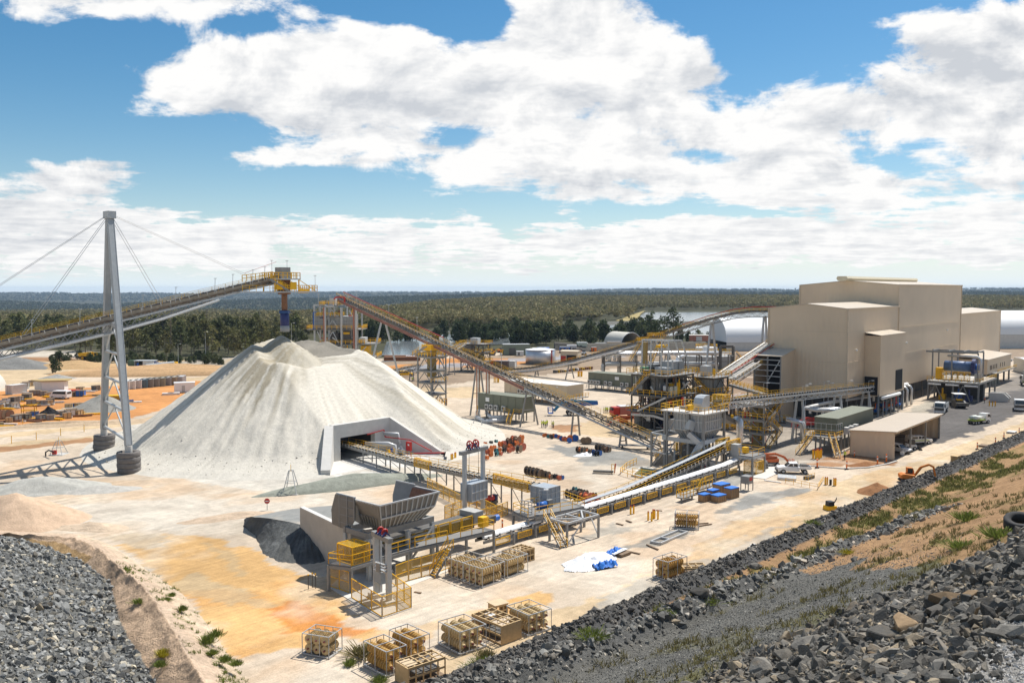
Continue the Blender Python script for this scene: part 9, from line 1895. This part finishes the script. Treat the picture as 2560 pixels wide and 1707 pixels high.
for x,y,lab in((1130,1375,'white wrapped bundle, left one beside the reels on the gravel'),(1165,1368,'white wrapped bundle, right one beside the reels on the gravel')):
 q=g('3',x,y);mound('wrapped_bundle',lab,q.x,q.y,2.2,1.0,.7,.3,(.75,.75,.76),7,.5,cat='bundle',m=mat('white tarpaulin',(.76,.76,.77)))
q=g('3',1510,1325);t=thing('steel_ramp','grey steel sheet resting on stands behind the side frame','sheet',q);MB().pbox(q-V((3,0,-.7)),V((7,-1,0)),V((.6,1.4,0)),Z*.12).build('sheet',STEEL,t);MB().box(q+V((-2,.5,.35)),(.3,.8,.7)).build('stand',STEELD,t);MB().box(q+V((3,0,.35)),(.3,.8,.7)).build('stand',STEELD,t)
q=g('3',1290,1515);t=thing('red_trolley','small dark trolley with a red pole on the pale sand','trolley',q);MB().pbox(q-V((2,0,-.2)),V((3.4,-.6,0)),V((.2,.8,0)),Z*.3).build('trolley_body',STEELD,t);MB().beam(q+V((1.7,-.3,.2)),q+V((1.9,-.3,1.8)),.14).build('pole',RED,t)
t=thing('yellow_gate','small pale yellow gate standing alone left of the sump rails','gate',g('3',1355,1515));handrail([g('3',1345,1518),g('3',1368,1518)],t,1.7,.5,.07)
LPS=[('4',1455,905,176,3.2,'lamp post left of the bridge conveyor middle')]
for i,(px,py0,py1,D,lab)in enumerate([(1912,1003,958,196,'lamp post before the dark annex mouth'),(2010,1005,965,200,'left one of paired lamp posts above the bridge conveyor'),(2018,1003,960,204,'right one of paired lamp posts above the bridge conveyor'),(2064,990,954,206,'left lamp post of the second pair above the bridge conveyor'),(2075,990,958,208,'right lamp post of the second pair above the bridge conveyor'),(2123,985,952,212,'lamp post before the front corner of the shed'),(2176,980,952,216,'lamp post beside the side bay of the shed'),(1675,1040,982,197,'lamp post before the crusher tower decks'),(1742,990,966,190,'lamp post beside the screen tower'),(728,860,808,330,'lamp post behind the left shoulder of the heap'),(2480,1000,930,262,'lamp post right of the raised platform'),(443,932,860,372,'white lamp post with orange foot on the far bank'),(512,922,830,385,'tall lamp post with orange foot right of the far bank')]):
 x=(px-1280)/F*D;z0=zat(D,py0);z1=zat(D,py1);p=V((x,D,0));lamp_post(lab,p,z1,None,.8)
for px,D,h,lab in((425,405,34,'tall bare dead tree standing among the gum belt'),(516,430,30,'tall thin pole rising from the gum belt')):
 p=V(((px-1280)/F*D,D,0));t=thing('dead_tree',lab,'tree',p);MB().tube([p,p+Z*h*.5+V((.3,0,0)),p+Z*h*.75],.22,6,.05).build('trunk',BARK,t);mb=MB();[mb.tube([p+Z*h*.75*f,p+Z*(h*.75*f+1)+V((s*1.6,0,0))],.06,4)for f,s in((.5,1),(.62,-1),(.74,1),(.85,-.8),(.95,.7))];mb.build('branches',BARK,t)
def stack_beams(label,p,L,n,m,rz,h=.3,cat='beam stack'):
 t=thing('beam_stack',label,cat,p,rz)
 for k in range(n):MB().beam((-L/2+random.uniform(-.4,.4),(k%4)*.42-.8,.15+(k//4)*h),(L/2+random.uniform(-.4,.4),(k%4)*.42-.8+random.uniform(-.2,.2),.15+(k//4)*h),.28,h*.8).build('beam',m,t,base=O3)
 return t
random.seed(77)
YB=[('yellow',YEL),('grey',GALV),('dark',STEELD),('pale',DWHITE),('rusty',RUST)]
proto={c:stack_beams('x',O3,6,7,m,0)for c,m in YB}
cp_={}
for c,m in(('tan',WOOD),('grey',STEEL),('white',DWHITE),('dark',STEELD),('blue',BLUE)):
 t=thing('store_crate','x','crate');MB().pbox((-.9,-.7,.12),(1.8,0,0),(0,1.4,0),(0,0,1.2)).build('crate_body',m,t,base=O3);mb=MB();[mb.beam((x,-.72,.1),(x,-.72,1.35),.1)for x in(-.85,0,.85)];mb.pbox((-.95,-.75,1.323),(1.9,0,0),(0,1.5,0),(0,0,.07));mb.pbox((-.9,-.7,0),(1.8,0,0),(0,.2,0),(0,0,.11));mb.build('battens',WOODD,t,base=O3);cp_[c]=t
rowsY=[((-20,1000),(450,880),14),((0,1045),(830,960),22),((560,830),(820,870),6),((900,870),(1450,850),9),((380,1190),(560,1150),4),((520,1225),(1250,1140),16),((890,1075),(1260,1000),7),((120,1250),(400,1200),6),((-20,1330),(110,1290),4),((370,790),(540,820),6),((250,740),(520,690),9),((1100,800),(1450,770),8)]
for(a,b,n)in rowsY:
 for k in range(n):
  f=(k+random.uniform(.1,.9))/n;q=g('a1',a[0]+(b[0]-a[0])*f,a[1]+(b[1]-a[1])*f+random.uniform(-18,10))
  if random.random()<.55:
   c=random.choice([x[0]for x in YB]);put(proto[c],(q.x,q.y,0),random.uniform(-.3,.9),c+' painted steel section stack among the left yard stores' if c!='rusty' else 'rusty steel section stack among the left yard stores',c+' section stacks in the left yard',random.uniform(.55,.95))
  else:
   c=random.choice(list(cp_));put(cp_[c],(q.x,q.y,0),random.uniform(0,1.5),c+' packing crate among the left yard stores',c+' crates in the left yard',random.uniform(.8,1.35))
for x,y,L,lab in((560,1190,7.5,'long yellow girder lying in front of the yard stores'),(1110,1100,9,'long yellow girder pair beside the gravel heap'),(1350,1120,8,'yellow girder end lying right of the gravel heap')):
 q=g('a1',x,y);t=stack_beams(lab,q,L,3,YEL,.35,.5)
q=g('a1',325,1165);t=thing('lifting_rig','open yellow lifting frame standing in the orange yard','frame',q);mb=MB();rail_pts([q,q+V((3.0,.5,0)),q+V((2.6,2.2,0)),q+V((-.4,1.7,0)),q],3.0,3,.14,mb);mb.build('frame_bars',YEL,t)
q=g('a1',705,1130);mound('scrap_heap','black scrap rubber heap behind the yellow girder in the yard',q.x,q.y+1,3.2,2,2.0,0,(.03,.03,.032),91,.5)
q=g('a1',1340,910);q=g('1',615,1128);t=thing('steel_bin','long ochre steel bin between the mast legs','bin',q);MB().pbox(q-V((3.5,0,0)),V((8,.6,0)),V((-.2,2.2,0)),Z*1.5).build('bin_body',mat('ochre bin',(.45,.27,.02)),t);MB().pbox(q-V((3.7,.05,-1.5)),V((8.4,.6,0)),V((-.2,2.4,0)),Z*.15).build('bin_rim',YEL,t)
for x,y,m_,s,lab in((530,970,NAVY,(4,2,.5),'dark blue sheet stack right of the mast in the yard'),(600,980,DWHITE,(6,1.5,.3),'pale flat board stack right of the mast in the yard'),(1240,855,DWHITE,(5,2,.6),'white wrapped load before the lone white hut')):
 q=g('a2',x,y);t=thing('sheet_stack',lab,'stack',q);MB().box(q+Z*s[2]/2,s,(V((.93,.35,0)),V((-.35,.93,0)),Z)).build('sheets',m_,t);MB().box(q+Z*(s[2]+.05),(s[0]*.3,s[1]*.6,.1)).build('strap',STEELD,t)
q=gD('a2',1050,455,352);t=thing('large_pipe','grey large pipe section lying on the far bank','pipe',(q.x,q.y,0));MB().tube([V((q.x-5,q.y,1)),V((q.x+5,q.y+3,2.0))],.95,12).build('pipe_wall',LGREY,t);MB().box(V((q.x,q.y+1,.4)),(1,2,.8)).build('cradle',WOODD,t)
for x,m_,lab in((850,mat('orange red machine',(.5,.1,.03)),'orange machine beside the shade hut on the far bank'),(930,YEL,'yellow and navy machine on the far bank'),(1235,BLUE,'blue and yellow light plant right of the large pipe')):
 q=gD('a2',x,445,356);q.z=0;t=thing('site_machine',lab,'machine',q);MB().pbox(q+V((-1.5,0,.5)),V((2.6,0,0)),V((0,1.6,0)),Z*1.6).build('engine_box',m_,t);MB().pbox(q+V((1.0,0,.3)),V((1.4,0,0)),V((0,1.4,0)),Z*2.2).build('frame_box',NAVY if m_!=BLUE else YEL,t);MB().tube([q+V((-1,0,.4)),q+V((-1,1.6,.4))],.4,10).build('wheel',RUBBER,t)
q=gD('a2',1465,435,360);q.z=0;tag(MB().box(q+Z*.6,(2.6,1.2,1.2)).build('orange_tank',ORANGE,None,base=q),'small orange tank on the far bank road','tank')
q=gD('a2',565,435,362);q.z=0;t=thing('green_box','small green container left of the shade hut','container',q);MB().pbox(q,V((5,.5,0)),V((0,2.4,0)),Z*2.6).build('box_body',mat('dull green',(.08,.14,.09)),t);MB().pbox(q+V((3,-.05,.2)),V((1.4,.1,0)),V((0,.05,0)),Z*2.2).build('door',LGREY,t)
fy=[(1290,885,428,'olive',(13,5,5.2),mat('olive container',(.19,.22,.16)),'large olive container behind the silver tank','container'),(1262,890,426,'yellow',(3,2.4,3),YEL,'yellow generator set left of the large olive container','generator'),(1300,889,420,'white',(3.4,2.2,2.4),DWHITE,'white cubicle before the large olive container','cubicle'),(1455,873,455,'green',(5,4.6,4.4),mat('pale green tank',(.45,.5,.4)),'pale green tank in the far yard','tank'),(1485,876,450,'orange',(2.5,2,2.2),ORANGE,'orange compressor in the far yard','compressor'),(1516,866,466,'orange',(18,2.2,2.6),ORANGE,'long orange trailer before the cream shelter','trailer'),(1535,862,474,'yellow',(7,3,3.6),mat('ochre bin',(.45,.27,.02)),'ochre skip before the lean-to shed','skip'),(1430,872,452,'white',(5,2.4,3.2),DWHITE,'white tool container in the far yard','container'),(1412,878,445,'blue',(5,2.4,2.8),BLUE,'blue container in the far yard','container'),(1500,866,468,'grey',(6,2.4,3.4),LGREY,'grey container before the dark trees','container'),(1470,862,475,'white',(5,2.4,2.8),DWHITE,'white container among machines before the dark trees','container'),(1200,893,425,'ochre',(4,2.4,2),mat('ochre bin',(.45,.27,.02)),'ochre machine box behind the transfer tower','machine')]
for px,py,D,c,s,m_,lab,cat in fy:
 x=(px-1280)/F*D;t=thing('yard_store',lab,cat,(x,D,0),random.uniform(-.1,.2));MB().pbox((-s[0]/2,-s[1]/2,.2),(s[0],0,0),(0,s[1],0),(0,0,s[2]-.2)).build('body',m_,t,base=O3,bevel=.08);MB().pbox((-s[0]*.3,-s[1]/2-.05,.4),(s[0]*.25,0,0),(0,.05,0),(0,0,s[2]*.6)).build('door',STEELD,t,base=O3);MB().pbox((-s[0]/2-.05,-s[1]/2-.05,s[2]+.003),(s[0]+.1,0,0),(0,s[1]+.1,0),(0,0,.1)).build('lid',LGREY if c!='white' else WHITE,t,base=O3)
ow=[mat('orange red machine',(.5,.1,.03)),ORANGE,DWHITE,YEL,RUST,BLUE]
for i in range(14):
 px=1408+i*6.5+random.uniform(-2,2)if i<9 else 1180+(i-9)*18;D=random.uniform(425,445);t=thing('field_machine','%s compact machine in the far yard behind the tank'%('orange red','orange','white','yellow','rusty','blue')[i%6],'machine',((px-1280)/F*D,D,0),random.uniform(0,3),'compact machines in the far yard');MB().pbox((-1.6,-.8,.5),(2.6,0,0),(0,1.6,0),(0,0,1.0)).build('body',ow[i%6],t,base=O3,bevel=.1);MB().pbox((-.4,-.7,1.5),(1.1,0,0),(0,1.4,0),(0,0,1.0)).build('cab',STEELD,t,base=O3);[MB().tube([(x,-.95,.5),(x,.95,.5)],.5,10).build('wheel',RUBBER,t,base=O3)for x in(-1.1,.8)]
for x,y,D,L,lab in((1190,898,400,14,'rusty pipe stack right of the fines tower, upper one'),(1210,922,392,16,'rusty pipe stack right of the fines tower, lower one')):
 q=gD('2',x+60,y-12,D);t=thing('pipe_stack',lab,'pipe stack',(q.x,q.y,0));[MB().tube([V((q.x-L/2,q.y+k%3*1.0,.5+k//3*.9)),V((q.x+L/2,q.y+k%3*1.0,.5+k//3*.9))],.45,8).build('pipe',RUST if k%2 else mat('rust orange pipe',(.35,.14,.06)),t)for k in range(6)]
q=gD('a3',620,868,352);
for x,L,m_,lab in((505,8.5,mat('dull brown box',(.16,.12,.11)),'dull brown long container right of the transfer tower'),(715,6.5,DWHITE,'white container end to end with the brown one'),(440,4,RED,'small red container behind the transfer tower legs')):
 q=gD('a3',x,872,352);t=thing('shipping_container',lab,'container',(q.x,q.y,0),-.32);container(t,L,2.6,3.4,m_)
q=gD('2',1295,1055,322);place(ute('yellow loader parked by the track behind the lattice tower',False,YEL,'wheel_loader'),V((q.x,q.y,0)),.2,1.2)
t=thing('cable_tray','long line of ochre pallets and pipes below the inclined conveyor','pallets',(0,0,0));a=gD('a3',1700,880,336);b=gD('a3',2330,800,352)
for k in range(18):q=a.lerp(b,k/17);q.z=0;MB().box(q+Z*.5,(1.6,1.2,random.uniform(.6,1.3)),(UT,WT,Z)).build('pallet_load',random.choice([mat('ochre bin',(.45,.27,.02)),RUST,STEELD,DWHITE,WOODD]),t)
def person(label,loc,rz,lean=0.,shirt=HIVIS,step=0.,hat=WHITE):
 J={'pelvis':(0,0,.95,.14),'spine':(lean*.3,0,1.18,.15),'chest':(lean*.6,0,1.38,.165),'neck':(lean*.8,0,1.53,.055),'head':(lean*.9+.01,0,1.66,.095),'crown':(lean*.9,0,1.74,.075)}
 E=[('pelvis','spine'),('spine','chest'),('chest','neck'),('neck','head'),('head','crown')]
 for s,n in((1,'l'),(-1,'r')):
  J.update({'hip'+n:(0,s*.10,.9,.10),'knee'+n:(.03+s*step*.5,s*.11,.49,.07),'ankle'+n:(s*step,s*.11,.09,.05),'toe'+n:(s*step+.15,s*.13,.04,.045),'sh'+n:(lean*.6,s*.19,1.43,.07),'el'+n:(lean*.5+.03,s*.25,1.15,.05),'wr'+n:(lean*.5+.16,s*.22,.92,.038)})
  E+=[('pelvis','hip'+n),('hip'+n,'knee'+n),('knee'+n,'ankle'+n),('ankle'+n,'toe'+n),('chest','sh'+n),('sh'+n,'el'+n),('el'+n,'wr'+n)]
  for k in range(4):J['f%d%s'%(k,n)]=(lean*.5+.22+.01*(k%2),s*(.19+.018*k),.84-.012*(1-abs(k-1.5)),.009);E.append(('wr'+n,'f%d%s'%(k,n)))
  J['th'+n]=(lean*.5+.22,s*.165,.89,.010);E.append(('wr'+n,'th'+n))
 names=list(J);me=bpy.data.meshes.new('person_body');me.from_pydata([J[n][:3]for n in names],[(names.index(a),names.index(b))for a,b in E],[])
 o=bpy.data.objects.new('person_tmp',me);COL.objects.link(o);md=o.modifiers.new('s','SKIN');md.use_smooth_shade=True
 for i,n in enumerate(names):me.skin_vertices[0].data[i].radius=(J[n][3],)*2;me.skin_vertices[0].data[i].use_root=(n=='pelvis')
 o.modifiers.new('u','SUBSURF').levels=1
 dg=bpy.context.evaluated_depsgraph_get();me2=bpy.data.meshes.new_from_object(o.evaluated_get(dg));bpy.data.objects.remove(o)
 t=bpy.data.objects.new('person',me2);COL.objects.link(t);me2.materials.clear();[me2.materials.append(m)for m in(CLOTHN,shirt,SKIN,BLACK)]
 for p in me2.polygons:
  c=p.center;p.material_index=2 if(c.z>1.53 or(abs(c.y)>.15 and c.z<.95 and c.x>lean*.5+.14))else 1 if(c.z>.98)else 3 if c.z<.12 else 0
 mb=MB();h=V(J['head'][:3]);rows=[[h+V((.125*k*math.cos(a),.125*k*math.sin(a),z))for a in np.linspace(0,2*math.pi,13)[:-1]]for k,z in((1.35,.05),(1.0,.06),(.95,.12),(.6,.17),(.1,.185))];mb.loft(rows,True,True);mb.build('safety_helmet',hat,t,base=O3)
 fa=MB();fa.box(h+V((.105,0,-.02)),(.03,.03,.05));fa.box(h+V((.095,0,-.065)),(.015,.06,.012));fa.build('nose',SKIN,t,base=O3);[MB().box(h+V((.098,s*.035,.005)),(.012,.028,.014)).build('eye',BLACK,t,base=O3)for s in(-1,1)]
 MB().tube([V((lean*.45,0,1.2)),V((lean*.45,0,1.25))],.172,12).build('reflective_band',GALV,t,base=O3)
 t.location=loc;t.rotation_euler=(0,0,rz);return tag(t,label,'person')
PPL=[('3',797,1158,.3,.0,'person in yellow shirt, leftmost of the group under the conveyor'),('3',812,1157,2.,.05,'person in yellow shirt second in the group under the conveyor'),('3',827,1163,1.2,.1,'person in yellow shirt nearest the camera in the group under the conveyor'),('3',840,1152,4.,0,'person in yellow shirt at the right of the group under the conveyor'),('3',880,1160,3.,.05,'left person of the pair standing apart right of the group'),('3',891,1161,2.8,0,'right person of the pair standing apart right of the group'),('3',1285,1047,0.,0,'person in yellow shirt, leftmost before the fire truck'),('3',1300,1044,1.,.1,'person in yellow shirt second from left before the fire truck'),('3',1314,1046,2.,0,'person in yellow shirt in the middle of the row before the fire truck'),('3',1330,1045,3.,.05,'person in yellow shirt second from right before the fire truck'),('3',1352,1047,3.3,0,'person in yellow shirt nearest the fire truck'),('8',628,173,.5,.25,'person in yellow shirt bending beside the carport end wall'),('2',1352,1112,1.5,.2,'person in yellow shirt working beside the white ute at the lattice tower')]
for i,(rg,x,y,rz,ln,lab)in enumerate(PPL):
 q=g(rg,x,y);person(lab,(q.x,q.y,0),rz,ln,HIVIS,.12 if i%3==0 else.03)
q=g('a5',1425,1000);person('person in orange shirt standing at the corner of the raised platform',(q.x,q.y,0),2.5,0,ORANGE)
